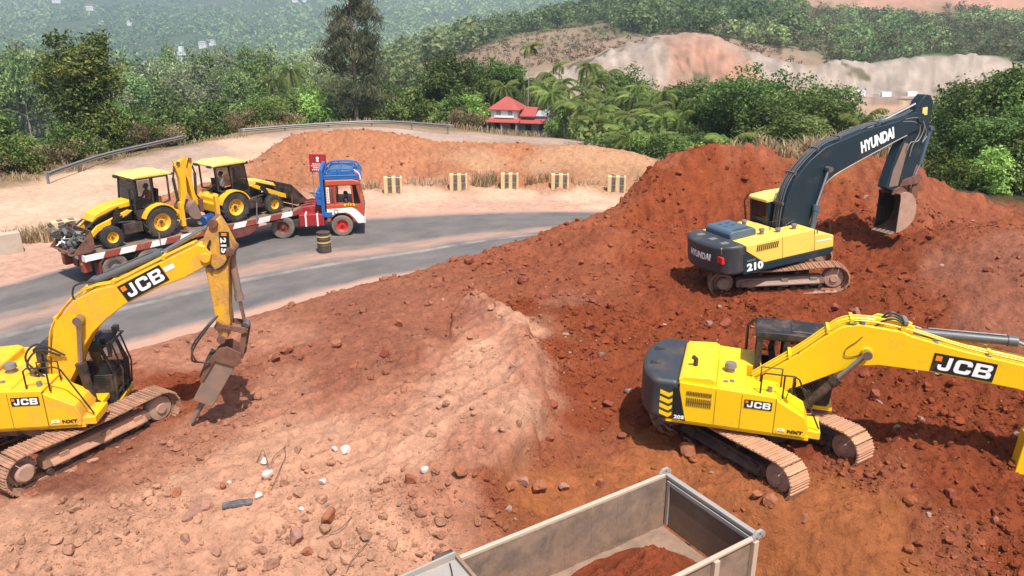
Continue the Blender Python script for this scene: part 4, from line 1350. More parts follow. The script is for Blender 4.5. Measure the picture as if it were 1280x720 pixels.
# ---------------------------------------------------------------- the machine with the breaker, left foreground
def build_breaker_machine():
    ps = Pose((-10.75, 16.35, 0.02), 0, 0, 7)
    A = lambda u, v, y=-.28: ps.at(u, v, y)
    spec = dict(shoe='shoe', tframe='shoe', cw='cw_grey', under='track_dirt', floor=(-.42, 1.22, .70, .80))
    root, body, cw = build_excavator_digger('yellow excavator with a rock breaker on its raised arm, standing beside the road', ps, Rz4(60), 'yellow_used', 'yellow_used', spec)
    U = ps.U
    cab = make_cab(root, U, 'cab_black', 'cab_black', 'glass_clear', x0=-.42, x1=1.20, y0=.22, y1=1.2, z0=.80, z1=2.30)
    g = MB(U)
    for y in (.5, .8, 1.1):                                       # guard bars before the windscreen
        g.tube([(1.27, y, .95), (1.34, y, 1.55), (1.18, y, 2.28)], .022, 6)
    g.tube([(1.04, .25, 2.32), (1.22, .25, 2.29), (1.22, 1.2, 2.29), (1.04, 1.2, 2.32)], .03, 6)
    for y in (.4, 1.15):
        g.box(1.02, 1.14, y - .09, y + .09, 2.32, 2.46)
    g.build('windscreen_guard', 'cab_black', cab)
    t = MB(U)
    t.box(.30, .33, .30, .56, 1.30, 1.52)
    t.build('warning_plate', 'yellow_clean', cab)
    boom = [A(*p) for p in [(78, 497), (66, 489), (64, 440), (66, 415), (69, 403), (92, 376), (116, 363), (142, 357), (185, 336), (232, 313), (246, 306), (256, 308), (264, 318), (262, 331), (253, 335), (232, 347), (200, 359), (156, 381), (132, 400), (116, 416), (105, 434), (99, 450), (96, 460)]]
    top = [A(*p) for p in [(65, 480), (63, 440), (67, 408), (92, 375), (116, 362), (142, 356), (185, 335), (232, 312), (244, 307)]]
    b = boom_with_pipes(root, U, boom, top, 'yellow_used', pin=[A(99, 400), A(257, 322)])
    logo_panel(b, U, A(160, 377, -.29), A(212, 349.5, -.29), -.287, 0.40)
    q = MB(U)
    p0, p1 = A(207, 340, -.29), A(219, 334, -.29)
    F = U @ frame((p0[0], -.284, p0[1]), (p1[0] - p0[0], 0, p1[1] - p0[1]), (-(p1[1] - p0[1]), 0, p1[0] - p0[0]))
    q = MB(F)
    q.box(0, .24, 0, .10, 0, .004)
    q.build('sticker', 'white_letter', b)
    arm = [A(*p, -.2) for p in [(259, 285), (267, 275), (272, 274), (279, 285), (291, 308), (291, 318), (286, 326), (286, 387), (288, 402), (284, 424), (278, 428), (272, 416), (264, 371), (257, 340), (253, 326), (253, 300)]]
    m = MB(U)
    m.prism(arm, -.2, .2)
    a = m.build('arm', 'yellow_worn', root, bevel=.025)
    bp = MB(U).auto()
    for p in ((258, 322), (277, 424), (274, 408), (288, 314), (267, 279)):
        x, z = A(*p, -.2)
        bp.cyl((x, -.27, z), (x, .27, z), .10, n=18)
    bp.build_each('pin_boss', 'rust', a, bevel=.01)
    # number plate with the model number reading down the arm
    c = A(272, 290, -.2)
    d = A(274.5, 318, -.2)
    down = Vector((d[0] - c[0], 0, d[1] - c[1]))
    L_ = down.length
    F = U @ frame((c[0] + .04, -.206, c[1]), down, Vector((-down.z, 0, down.x)) * -1 if False else Vector((1, 0, 0)))
    # the plate's x runs down the arm, its y to the right
    pm = MB(F)
    pm.box(0, L_, -.02, .20, -.008, .0)
    pl = pm.build('number_plate', 'black_decal', a)
    Ft = F @ Matrix.Translation((L_ * .26, .03, 0.004))
    F2 = U @ frame((c[0] + .04, -.212, c[1]), down, Vector((0, -1, 0)).cross(down) if False else Vector((1, 0, 0)))
    lettering('215', .125, 'white_letter', pl, U @ frame(Vector((c[0] + .045, -.214, c[1])) + down * .25 , down, Vector((1, 0, 0))), bold=.035, xs=1.5)
    e = MB(F)
    e.box(L_ * .05, L_ * .17, .03, .15, .002, -.012)
    e.build('emblem', 'orange_decal', pl)
    # cylinders
    cylinder_part(root, U, 'arm_cylinder', A(118, 352, 0), A(203, 316, 0), A(265, 280, 0), 0, .095, 'cyl_grey')
    for y in (-.40, .40):
        cylinder_part(root, U, 'boom_cylinder', (0.95, 1.05), A(101, 455, -.4), A(98.5, 400, -.4), y, .10, 'black_grease_shade')
    cylinder_part(root, U, 'breaker_cylinder', A(289, 318, 0), A(299.5, 374, 0), A(307, 406, 0), 0, .085, 'worn_steel', rr=.042)
    lk = MB(U)
    for s2 in (-1, 1):
        lk.prism([A(*p, 0) for p in [(273, 404), (276, 400), (310, 405), (311, 411), (306, 412)]], s2 * .26, s2 * .22)
        lk.prism([A(*p, 0) for p in [(305, 406), (312, 408), (306, 444), (299, 444)]], s2 * .20, s2 * .15)
    lk.build('linkage', 'rust', root, bevel=.01)
    # breaker
    k = MB(U)
    for s2 in (-1, 1):
        k.prism([A(*p, 0) for p in [(262, 447), (272, 436), (277, 430), (287, 428), (304, 436), (304, 447), (297, 453), (272, 446), (258, 470), (254, 468)]], s2 * .27, s2 * .23)
    br = k.build('breaker', 'rust', root, bevel=.01)
    h = MB(U)
    h.prism([A(*p, 0) for p in [(270, 443), (297, 452), (268, 504), (244, 495)]], -.22, .22)
    h.build('breaker_housing', 'worn_steel', br, bevel=.02)
    s = MB(U)
    s.prism([A(*p, 0) for p in [(262, 440), (270, 444), (258, 470), (252, 466)]], -.24, .24)
    s.build('side_plate', 'chassis', br, bevel=.01)
    ch = MB(U)
    p, q = A(256, 498, 0), A(241, 526, 0)
    ch.cyl((p[0], 0, p[1]), (q[0], 0, q[1]), .075, .06, n=16)
    ch.build('chisel', 'worn_steel', br)
    for off in (0, 1):
        hs = MB(U)
        pts = smooth_line([(*A(272 - off * 2, 395, -.3), -.3), (*A(258 - off * 3, 412, -.5), -.5), (*A(243 - off * 3, 434, -.55), -.55), (*A(240 + off * 4, 450, -.5), -.5), (*A(252, 453, -.4), -.4), (*A(263, 453, -.3), -.3)], 6)
        hs.tube([(p[0], p[2], p[1]) for p in pts], .022, 7)
        hs.build('hose', 'hose', root)
    hs = MB(U).auto()
    for pts in ([(101, 376), (92, 372), (93, 358), (105, 353), (118, 352)], [(263, 300), (258, 318), (268, 336), (281, 330), (288, 316)], [(262, 310), (256, 326), (266, 340)]):
        q = smooth_line([A(*p, -.22) for p in pts], 6)
        hs.tube([(p[0], -.24, p[1]) for p in q], .022, 7)
    hs.build_each('hose', 'hose', b)
    hs = MB(U).auto()
    for k_, (dx, dz) in enumerate(((0, 0), (.1, .15))):
        q = smooth_line([(.1 + dx, -.5, 1.75), (-.25, -.55, 2.2 + dz), (.0, -.45, 2.55 + dz), (.4 + dx, -.34, 2.35)], 6)
        hs.tube(q, .024, 7)
    hs.build_each('hose', 'hose', root)
    return root


# ---------------------------------------------------------------- the clean yellow machine, right foreground
def build_long_boom_machine():
    ps = Pose((5.85, 16.3, -.08), 0, 0, -17)
    A = lambda u, v, y=-.28: ps.at(u, v, y)
    spec = dict(shoe='shoe_light', tframe='black_grease_shade', cw='cw_grey', chevron=True)
    root, body, cw = build_excavator_digger('clean yellow excavator with dark counterweight and long boom reaching right', ps, Rz4(-57), 'yellow_clean', 'yellow_clean', spec)
    U = ps.U
    cab = make_cab(root, U, 'cab_black', 'cab_black', 'glass_clear', open_side=True, mirror=False, x0=-.18, x1=1.55, z1=2.75)
    m = MB(U)
    m.tube([(-.18, 1.2, 1.2), (-.38, 1.32, 1.5), (-.40, 1.34, 2.55), (-.28, 1.3, 2.72), (-.08, 1.22, 2.73)], .035, 8)
    m.build('grab_bar', 'cab_black', cab)
    m = MB(U)
    m.box(1.32, 1.48, .45, .62, 2.78, 2.92)
    m.box(1.32, 1.48, .80, .95, 2.78, 2.92)
    m.tube([(1.3, .4, 2.8), (1.6, .5, 2.9)], .02, 6)
    m.build('work_lamp', 'chassis', cab, bevel=.02)
    boom = [A(*p) for p in [(937, 484), (942, 475), (1000, 442), (1033, 420), (1052, 409), (1075, 406), (1128, 415), (1141, 421), (1208, 440), (1280, 457), (1340, 474), (1385, 492), (1390, 508), (1375, 517), (1340, 508), (1272, 487), (1208, 474), (1160, 465), (1099, 457), (1067, 458), (1044, 467), (1000, 483), (965, 496), (951, 506), (940, 500)]]
    top = [A(*p) for p in [(942, 475), (1000, 442), (1033, 420), (1052, 408), (1078, 405), (1128, 414), (1208, 439), (1280, 456), (1340, 473)]]
    pin = A(1083, 440)
    b = boom_with_pipes(root, U, boom, top, 'yellow_clean', pin=[pin, A(1375, 503)], pipes=4)
    lg = MB(U)
    for s2 in (-1, 1):
        lg.prism([A(*p) for p in [(1082, 408), (1100, 400), (1130, 405), (1145, 412), (1141, 424), (1110, 418)]], s2 * .16, s2 * .10)
    lg.build('cylinder_lug', 'yellow_clean', b, bevel=.015)
    cl = MB(U).auto()
    for p in ((1068, 408), (1079, 406), (1000, 446), (1170, 432), (1236, 449), (1133, 406)):
        x, z = A(*p)
        cl.box(x - .045, x + .045, -.27, .1, z - .02, z + .075)
    cl.build_each('pipe_clamp', 'galv', b, bevel=.01)
    logo_panel(b, U, A(1162, 463, -.29), A(1240, 478, -.29), -.287, 0.42)
    # wire loop painted round the pin
    wl = MB(U)
    q = smooth_line([A(*p, -.3) for p in [(1078, 421), (1070, 428), (1058, 436), (1056, 445), (1066, 446), (1078, 442)]], 5)
    wl.tube([(p[0], -.30, p[1]) for p in q], .008, 5)
    wl.build('grease_line', 'hose', b)
    # stick beyond the frame, coming down to the bucket at the right edge
    arm = [A(*p, -.2) for p in [(1366, 480), (1380, 470), (1398, 482), (1400, 505), (1372, 530), (1300, 596), (1284, 612), (1266, 606), (1268, 592), (1283, 545), (1300, 538), (1362, 506)]]
    m = MB(U)
    m.prism(arm, -.19, .19)
    a = m.build('arm', 'yellow_clean', root, bevel=.025)
    cylinder_part(root, U, 'arm_cylinder', A(1143, 415, 0), A(1270, 427, 0), A(1384, 474, 0), 0, .095, 'cyl_grey')
    for y in (-.40, .40):
        cylinder_part(root, U, 'boom_cylinder', A(987, 522, -.4), A(1047, 473, -.4), pin, y, .10, 'black_grease_shade')
    cylinder_part(root, U, 'bucket_cylinder', A(1395, 500, 0), A(1345, 575, 0), A(1302, 604, 0), 0, .08, 'cyl_grey')
    bk = make_bucket(root, U, A(1276, 603, 0), 8, 'black_grease_shade', 1.15, .8)
    lk = MB(U)
    x, z = A(1275, 604, 0)
    for s2 in (-1, 1):
        lk.cyl((x, s2 * .2, z), (x, s2 * .27, z), .11, n=18)
    lk.build('pin_boss', 'worn_steel', a)
    hs = MB(U).auto()
    for k in range(3):
        q = smooth_line([A(1092 + k * 3, 407 - k, -.1), A(1104 + k * 2, 399 - k * 2, -.1), A(1118, 397 - k * 2, -.1), A(1133, 405 - k, -.1)], 6)
        hs.tube([(p[0], -.2 + k * .1, p[1]) for p in q], .024, 7)
    hs.build_each('hose', 'hose', b)
    # dark machinery under the boom foot
    g = MB(U)
    for i in range(6):
        y = -.22 + .09 * i
        q = smooth_line([(.1, y, 1.2), (.55, y, 1.75), (.95 + .05 * i, y, 1.7), (1.15, y, 1.3)], 5)
        g.tube(q, .028, 7)
    g.box(-.1, .75, -.26, .26, 1.05, 1.35)
    g.build('swing_motor', 'black_grease_shade', root)
    mr = MB(U)
    mr.box(.60, .66, -1.2, -.98, 2.0, 2.32)
    mr.tube([(.5, -1.1, 1.85), (.55, -1.1, 2.1), (.63, -1.1, 2.15)], .014, 6)
    mr.build('mirror', 'black_paint', root, bevel=.03)
    return root


# ---------------------------------------------------------------- the navy and yellow machine on the mound
def build_navy_machine():
    ps = Pose((9.0, 25.3, 1.08), 6, 0, 20)
    A = lambda u, v, y=-.28: ps.at(u, v, y)
    root = empty('excavator', mat=ps.root)
    tag(root, 'dark navy and yellow excavator digging into the red mound with its bucket', 'excavator', 'tracked excavators working on the red soil')
    U = ps.U
    G = Rz4(-8)
    make_track(root, G, 1, 'shoe', 'worn_steel', L=3.5)
    make_track(root, G, -1, 'shoe', 'worn_steel', L=3.5)
    make_undercarriage(root, G, 'black_grease_shade')
    m = MB(U)
    m.prism([(-1.25, 1.22), (1.5, 1.22), (1.5, 1.62), (1.2, 1.74), (.72, 1.78), (.72, 1.98), (-.55, 1.98), (-1.25, 1.94), (-1.92, 1.92), (-1.92, 1.72)], -1.28, -.40)
    m.box(-1.9, -.02, -.5, 1.26, 1.1, 1.92)
    m.box(-.02, .5, -.38, .34, 1.1, 1.55)
    body = m.build('body', 'yellow_pale', root, bevel=.035, seg=3)
    m = MB(U)
    m.prism([(-2.05, .98), (1.3, .98), (1.5, 1.1), (1.5, 1.215), (-1.25, 1.215), (-1.93, 1.70), (-2.05, 1.70)], -1.285, -.45)
    m.box(-2.0, 1.85, -.45, 1.29, .98, 1.09)
    sk = m.build('side_skirt', 'navy', root, bevel=.02)
    lettering('210', .26, 'white_letter', sk, U @ frame((-1.92, -1.292, 1.06), (1, 0, 0), (0, 0, 1)), bold=.045, xs=1.25)
    wr = MB(U)
    for i in range(5):
        wr.box(-1.90 + i * .065, -1.855 + i * .065, -1.291, -1.28, 1.38, 1.44)
    wr.build('writing', 'galv', sk)
    s = MB(U)
    for x in (-.55, .72):
        s.box(x - .006, x + .006, -1.287, -1.2, 1.24, 1.95)
    s.build('panel_seam', 'seam', body)
    v = MB(U)
    hood_vents(v, -1.55, -.70, 1.66, 1.86, -1.285, 11, .02)
    v.build('vent', 'chassis', body)
    st = MB(U)
    st.prism([(.80, 1.52), (1.42, 1.50), (1.42, 1.535), (.80, 1.56)], -1.289, -1.27)
    st.build('stripe_decal', 'white_letter', body)
    # blue grey hood box with slots
    h = MB(U)
    h.prism([(-2.0, 1.9), (-.98, 1.9), (-.98, 2.12), (-1.06, 2.2), (-1.92, 2.2), (-2.0, 2.12)], -.52, .92)
    hood = h.build('engine_hood', 'navy_hood', root, bevel=.05, seg=3)
    sl = MB(U)
    for i in range(9):
        x = -1.75 + i * .075
        sl.box(x, x + .045, -.42, -.28, 2.195, 2.206)
    for yy in (.18, .5):
        for xx in (-1.75, -1.45):
            sl.box(xx, xx + .16, yy, yy + .07, 2.195, 2.206)
    sl.build('vent', 'chassis', hood)
    fc = MB(U)
    for x, y, hh in ((-.85, -.62, .12), (-.72, .50, .16), (.25, -.85, .12), (-.35, -.8, .08)):
        fc.mark()
        fc.cyl((x, y, 1.9), (x, y, 1.98 + hh), .07, n=14)
        fc.cyl((x, y, 1.98 + hh), (x, y, 2.03 + hh), .10, .09, n=14)
    fc.build_each('filler_cap', 'galv', hood)
    c = MB(U)
    out = [(-1.92, -1.28), (-2.35, -1.27)]
    for i in range(1, 12):
        a = rad(-66 + 132 * i / 12)
        out.append((1.35 - 4.22 * math.cos(a * 0.40), 1.28 * math.sin(a) / math.sin(rad(66))))
    out += [(-2.35, 1.27), (-1.92, 1.28)]
    c.prism(out, 1.0, 1.98, plane='xy')
    cw = c.build('counterweight', 'cw_grey', root, bevel=.13, seg=4)
    # name across the rear
    lm = MB(U)
    tx, tw = lettering('HYUNDAI', .23, 'white_letter', cw, Matrix.Identity(4), bold=.035, xs=.92, shear=.12)
    n = len(tx.data.vertices)
    R_ = lambda y: 1.35 - 4.22 * math.cos(math.asin(max(-1, min(1, y / 1.28 * math.sin(rad(66))))) * 0.40) if True else 0
    Ui = U
    for vv in tx.data.vertices:                                  # wrap the line round the curved back
        yy = .50 - vv.co.x / tw * 1.10
        vv.co = Ui @ Vector((R_(yy) - .008 - vv.co.z, yy, 1.42 + vv.co.y * 1.0 - .06 * (yy < -9)))
    tl = MB(U)
    xx = R_(-.86) - .006
    tl.prism([(-1.12, 1.42), (-.70, 1.42), (-.66, 1.56), (-.90, 1.64), (-1.12, 1.62)], xx + .09, xx - .0, plane='yz')
    tl.build('tail_lamp', 'red_decal', cw)
    yt = MB(U)
    yt.box(R_(-1.0) + .0, R_(-1.0) + .2, -1.0, -.88, 1.72, 1.92)
    yt.build('sticker', 'yellow_roof', cw)
    lt = MB(U).auto()
    for yy in (-.75, -.1, .6):
        lt.box(-2.5, -2.25, yy - .12, yy + .12, 1.975, 1.988)
    lt.build_each('cover_plate', 'galv', cw)
    cab = make_cab(root, U, 'navy', 'yellow_roof', 'glass_dark', x0=.08, x1=1.80, z1=2.78, rear_panel=.25, mirror=False)
    mr = MB(U)
    mr.tube([(.2, 1.24, 1.6), (.02, 1.42, 1.75), (-.02, 1.46, 2.6), (.1, 1.36, 2.8), (.25, 1.26, 2.82)], .028, 8)
    mr.build('grab_bar', 'black_paint', cab)
    f = MB(U)
    for s2 in (-1, 1):
        f.prism([(-.3, 1.05), (.95, 1.05), (.85, 1.35), (.4, 1.9), (.1, 1.95)], s2 * .36, s2 * .30)
    f.build('boom_bracket', 'navy', root, bevel=.02)
    boom = [A(*p) for p in [(976, 296), (979, 271), (984, 248), (994, 224), (1013, 201), (1033, 184), (1052, 176), (1083, 163), (1125, 151), (1146, 140), (1156, 142), (1158, 152), (1148, 163), (1136, 168), (1118, 177), (1079, 198), (1044, 218), (1029, 233), (1021, 252), (1013, 275), (1004, 296), (992, 306)]]
    top = [A(*p) for p in [(978, 285), (984, 248), (994, 224), (1013, 200), (1033, 183), (1052, 175), (1083, 162), (1125, 150), (1143, 141)]]
    pin = A(1033, 211)
    b = boom_with_pipes(root, U, boom, top, 'navy', pin=[pin, A(1150, 150)], pipes=4, lift=.09, hw=.27, pipe_mat='cyl_grey')
    wp = MB(U)
    lo = smooth_line([A(*p, -.28) for p in [(1134, 169.3), (1118, 177.6), (1079, 198.8), (1044, 219), (1030, 233.5), (1022, 252)]], 5)
    wp.tube([(p[0], -.272, p[1]) for p in lo], .022, 6)
    wp.build('edge_strip', 'galv', b)
    p0, p1 = A(1077, 192, -.28), A(1119, 172, -.28)
    xd = Vector((p1[0] - p0[0], 0, p1[1] - p0[1]))
    lt, w_ = lettering('HYUNDAI', .40, 'white_letter', b, Matrix.Identity(4), bold=.05, xs=1.0, shear=.12)
    k = xd.length / w_
    F = U @ frame((p0[0], -.276, p0[1]), xd, (-xd.z, 0, xd.x))
    lt.data.transform(F @ Matrix.Diagonal((k, 1, 1, 1)))
    arm = [A(*p, -.2) for p in [(1151, 126), (1158, 118), (1164, 119), (1167, 128), (1164, 145), (1160, 170), (1150, 196), (1141, 220), (1130, 238), (1118, 240), (1107, 235), (1114, 213), (1124, 186), (1133, 168), (1142, 146)]]
    m = MB(U)
    m.prism(arm, -.2, .2)
    a = m.build('arm', 'navy', root, bevel=.025)
    m = MB(U)
    p0, p1 = A(1157, 134, -.21), A(1161, 143, -.21)
    m.box(p0[0] - .12, p0[0] + .1, -.207, -.19, p1[1], p0[1])
    m.build('sticker', 'yellow_roof', a)
    wr = MB(U)
    wr.prism([A(*p, -.2) for p in [(1131, 178), (1136, 180), (1122, 232), (1111, 234), (1116, 214)]], -.206, -.15)
    wr.build('wear_plate', 'worn_steel', a)
    cylinder_part(root, U, 'arm_cylinder', A(1048, 182, 0), A(1104, 151, 0), A(1156, 124, 0), 0, .10, 'navy_hood')
    for y in (-.40, .40):
        cylinder_part(root, U, 'boom_cylinder', (1.25, 1.12), A(1020.5, 257, -.4), pin, y, .095, 'navy_hood')
    cylinder_part(root, U, 'bucket_cylinder', A(1163, 160, 0), A(1150, 205, 0), A(1142, 222, 0), 0, .075, 'navy_hood')
    lk = MB(U)
    for s2 in (-1, 1):
        lk.prism([A(*p, 0) for p in [(1118, 232), (1122, 224), (1142, 216), (1147, 220), (1141, 228)]], s2 * .25, s2 * .21)
        lk.prism([A(*p, 0) for p in [(1138, 218), (1146, 219), (1141, 246), (1133, 246)]], s2 * .19, s2 * .14)
    lk.build('linkage', 'rust', root, bevel=.01)
    pv = A(1112, 240, 0)
    bk = make_bucket(root, U, pv, -22, 'rust', .95, .88, plate='track_dirt', bulge=.9)  # rusty shell, kept dark so the colour carries the shade of the hollow
    hs = MB(U).auto()
    for pts in ([(1131, 149), (1143, 147), (1153, 150), (1154, 162), (1147, 176), (1138, 178), (1133, 188)], [(1128, 152), (1140, 152), (1149, 156), (1148, 168), (1140, 182), (1136, 196)], [(1153, 152), (1157, 165), (1152, 178), (1158, 170)]):
        q = smooth_line([A(*p, -.24) for p in pts], 6)
        hs.tube([(p[0], -.26, p[1]) for p in q], .02, 7)
    hs.build_each('hose', 'galv', a)
    hs = MB(U).auto()
    for k in range(5):
        y = -.24 + .11 * k
        q = smooth_line([(.2, y, 1.6), (.35 + .05 * k, y - .05, 1.95), (.75, y, 2.1 - .05 * k), A(980, 262, 0) and (A(980, 262, 0)[0] - .05, y, A(980, 262, 0)[1])], 6)
        hs.tube(q, .026, 7)
    hs.build_each('hose', 'hose', root)
    r = MB(U).auto()
    for pts in ([(.9, -1.18, 1.7), (.9, -1.18, 2.15), (1.4, -1.18, 2.1), (1.48, -1.18, 1.3)], [(-.4, -.45, 1.95), (-.4, -.45, 2.25), (.3, -.45, 2.25), (.3, -.45, 1.9)]):
        r.tube(pts, .018, 7)
    r.build_each('handrail', 'black_paint', root)
    return root


build_breaker_machine()
build_long_boom_machine()
build_navy_machine()
# ================================================================ SEATED FIGURES
def make_person(M, shirt, trousers, label, group=None, reach=0.42):
    """one skinned figure sitting on a seat at the local origin, facing +x, hands forward on the controls"""
    V, E_, Rr, tagv = [], [], [], []

    def add(p, r, parent=None, t='skin'):
        V.append(p)
        Rr.append(r)
        tagv.append(t)
        if parent is not None:
            E_.append((parent, len(V) - 1))
        return len(V) - 1
    pel = add((0, 0, .10), .15, None, 'leg')
    w1 = add((-.03, 0, .28), .135, pel, 'shirt')
    ch = add((-.03, 0, .44), .155, w1, 'shirt')
    up = add((-.01, 0, .54), .12, ch, 'shirt')
    nk = add((.0, 0, .62), .058, up, 'skin')
    hd = add((.02, 0, .70), .085, nk, 'skin')
    h2 = add((.03, 0, .79), .098, hd, 'skin')
    add((.02, 0, .86), .075, h2, 'skin')
    add((.13, 0, .76), .018, h2, 'skin')                         # nose
    for s in (-1, 1):
        add((.02, s * .098, .77), .018, h2, 'skin')              # ear
        sh = add((-.01, s * .19, .51), .072, up, 'shirt')
        el = add((.10, s * .27, .27), .05, sh, 'shirt')
        wr = add((.10 + reach * .62, s * .20, .30), .034, el, 'skin')
        pm = add((.10 + reach * .62 + .08, s * .19, .31), .036, wr, 'skin')
        for k in range(4):
            f1 = add((.10 + reach * .62 + .135, s * (.165 + .017 * k), .325), .0095, pm, 'skin')
            add((.10 + reach * .62 + .16, s * (.165 + .017 * k), .285 - .004 * (k % 2)), .0085, f1, 'skin')
        th = add((.10 + reach * .62 + .10, s * .135, .33), .011, pm, 'skin')
        hip = add((.06, s * .10, .09), .105, pel, 'leg')
        kn = add((.46, s * .14, .12), .075, hip, 'leg')
        an = add((.52, s * .14, -.28), .05, kn, 'leg')
        add((.64, s * .15, -.34), .045, an, 'shoe')
    me = bpy.data.meshes.new('person')
    me.from_pydata(V, E_, [])
    o = bpy.data.objects.new('person', me)
    C.objects.link(o)
    sk = o.modifiers.new('skin', 'SKIN')
    for i, v in enumerate(me.skin_vertices[0].data):
        v.radius = (Rr[i], Rr[i])
        v.use_root = i == 0
    sk.use_smooth_shade = True
    ss = o.modifiers.new('sub', 'SUBSURF')
    ss.levels = ss.render_levels = 1
    dg = bpy.context.evaluated_depsgraph_get()
    nm = bpy.data.meshes.new_from_object(o.evaluated_get(dg))
    bpy.data.objects.remove(o)
    nm.name = 'person'
    nm.materials.clear()
    order = ['skin', 'shirt', 'leg', 'shoe']
    for k in ('skin', shirt, trousers, 'seat_black'):
        nm.materials.append(MATS[k])
    pts = np.array(V)
    for p in nm.polygons:
        c = np.array(p.center)
        j = int(np.argmin(np.linalg.norm(pts - c, axis=1) - 0.6 * np.array(Rr)))
        p.material_index = order.index(tagv[j])
        p.use_smooth = True
    o = bpy.data.objects.new('person', nm)
    C.objects.link(o)
    o.matrix_world = M
    tag(o, label, 'person', group)
    h = MB()
    h.lathe([(0, .905), (.05, .895), (.088, .86), (.104, .80), (.098, .76), (.09, .77), (0, .80)], (0, 0, 0), axis='z', n=16)
    hair = h.build('hair', 'hair', o)
    hair.location = (-.005, 0, 0)
    return o


# ================================================================ WHEELS
def wheel(parent, T, R, w, tyre_mat, rim_mat, lug=True, rimk=0.56, n=30, name='wheel', hub_mat=None):
    """wheel turning about local y at T; outer face towards -y"""
    t = MB(T)
    h = w / 2
    t.lathe([(R * rimk, -h * .82), (R * .80, -h), (R * .94, -h * .92), (R, -h * .62), (R, h * .62), (R * .94, h * .92), (R * .80, h), (R * rimk, h * .82), (R * rimk, -h * .82)], n=n)
    if lug:
        k = 18
        for i in range(k):
            for s in (-1, 1):
                a = 2 * PI * (i + (.5 if s > 0 else 0)) / k
                L = Matrix.Rotation(-a, 4, 'Y')
                t.prism([(-.03 - .0, s * h * .95), (.05, s * h * .95), (.13, s * .02), (.06, s * .02)], R * .97, R * 1.035, plane='xy', M=L)
    ty = t.build(name, tyre_mat, parent, sharp=30)
    r = MB(T)
    k = R * rimk
    r.lathe([(0, -h * .30), (k * .30, -h * .34), (k * .34, -h * .20), (k * .72, -h * .12), (k * .80, -h * .45), (k * .93, -h * .72), (k * 1.02, -h * .80), (k * 1.02, h * .8), (0, h * .8)], n=n)
    rm = r.build('rim', rim_mat, ty)
    b = MB(T)
    b.lathe([(0, -h * .62), (k * .18, -h * .60), (k * .22, -h * .32), (0, -h * .32)], n=14)
    for i in range(8):
        a = 2 * PI * i / 8
        b.cyl((k * .5 * math.cos(a), -h * .22, k * .5 * math.sin(a)), (k * .5 * math.cos(a), -h * .1, k * .5 * math.sin(a)), k * .06, n=6)
    b.build('hub', hub_mat or 'rust', ty)
    return ty


def T_(x, y, z, flip=False):
    M = Matrix.Translation((x, y, z))
    return M @ Matrix.Rotation(PI, 4, 'Z') if flip else M


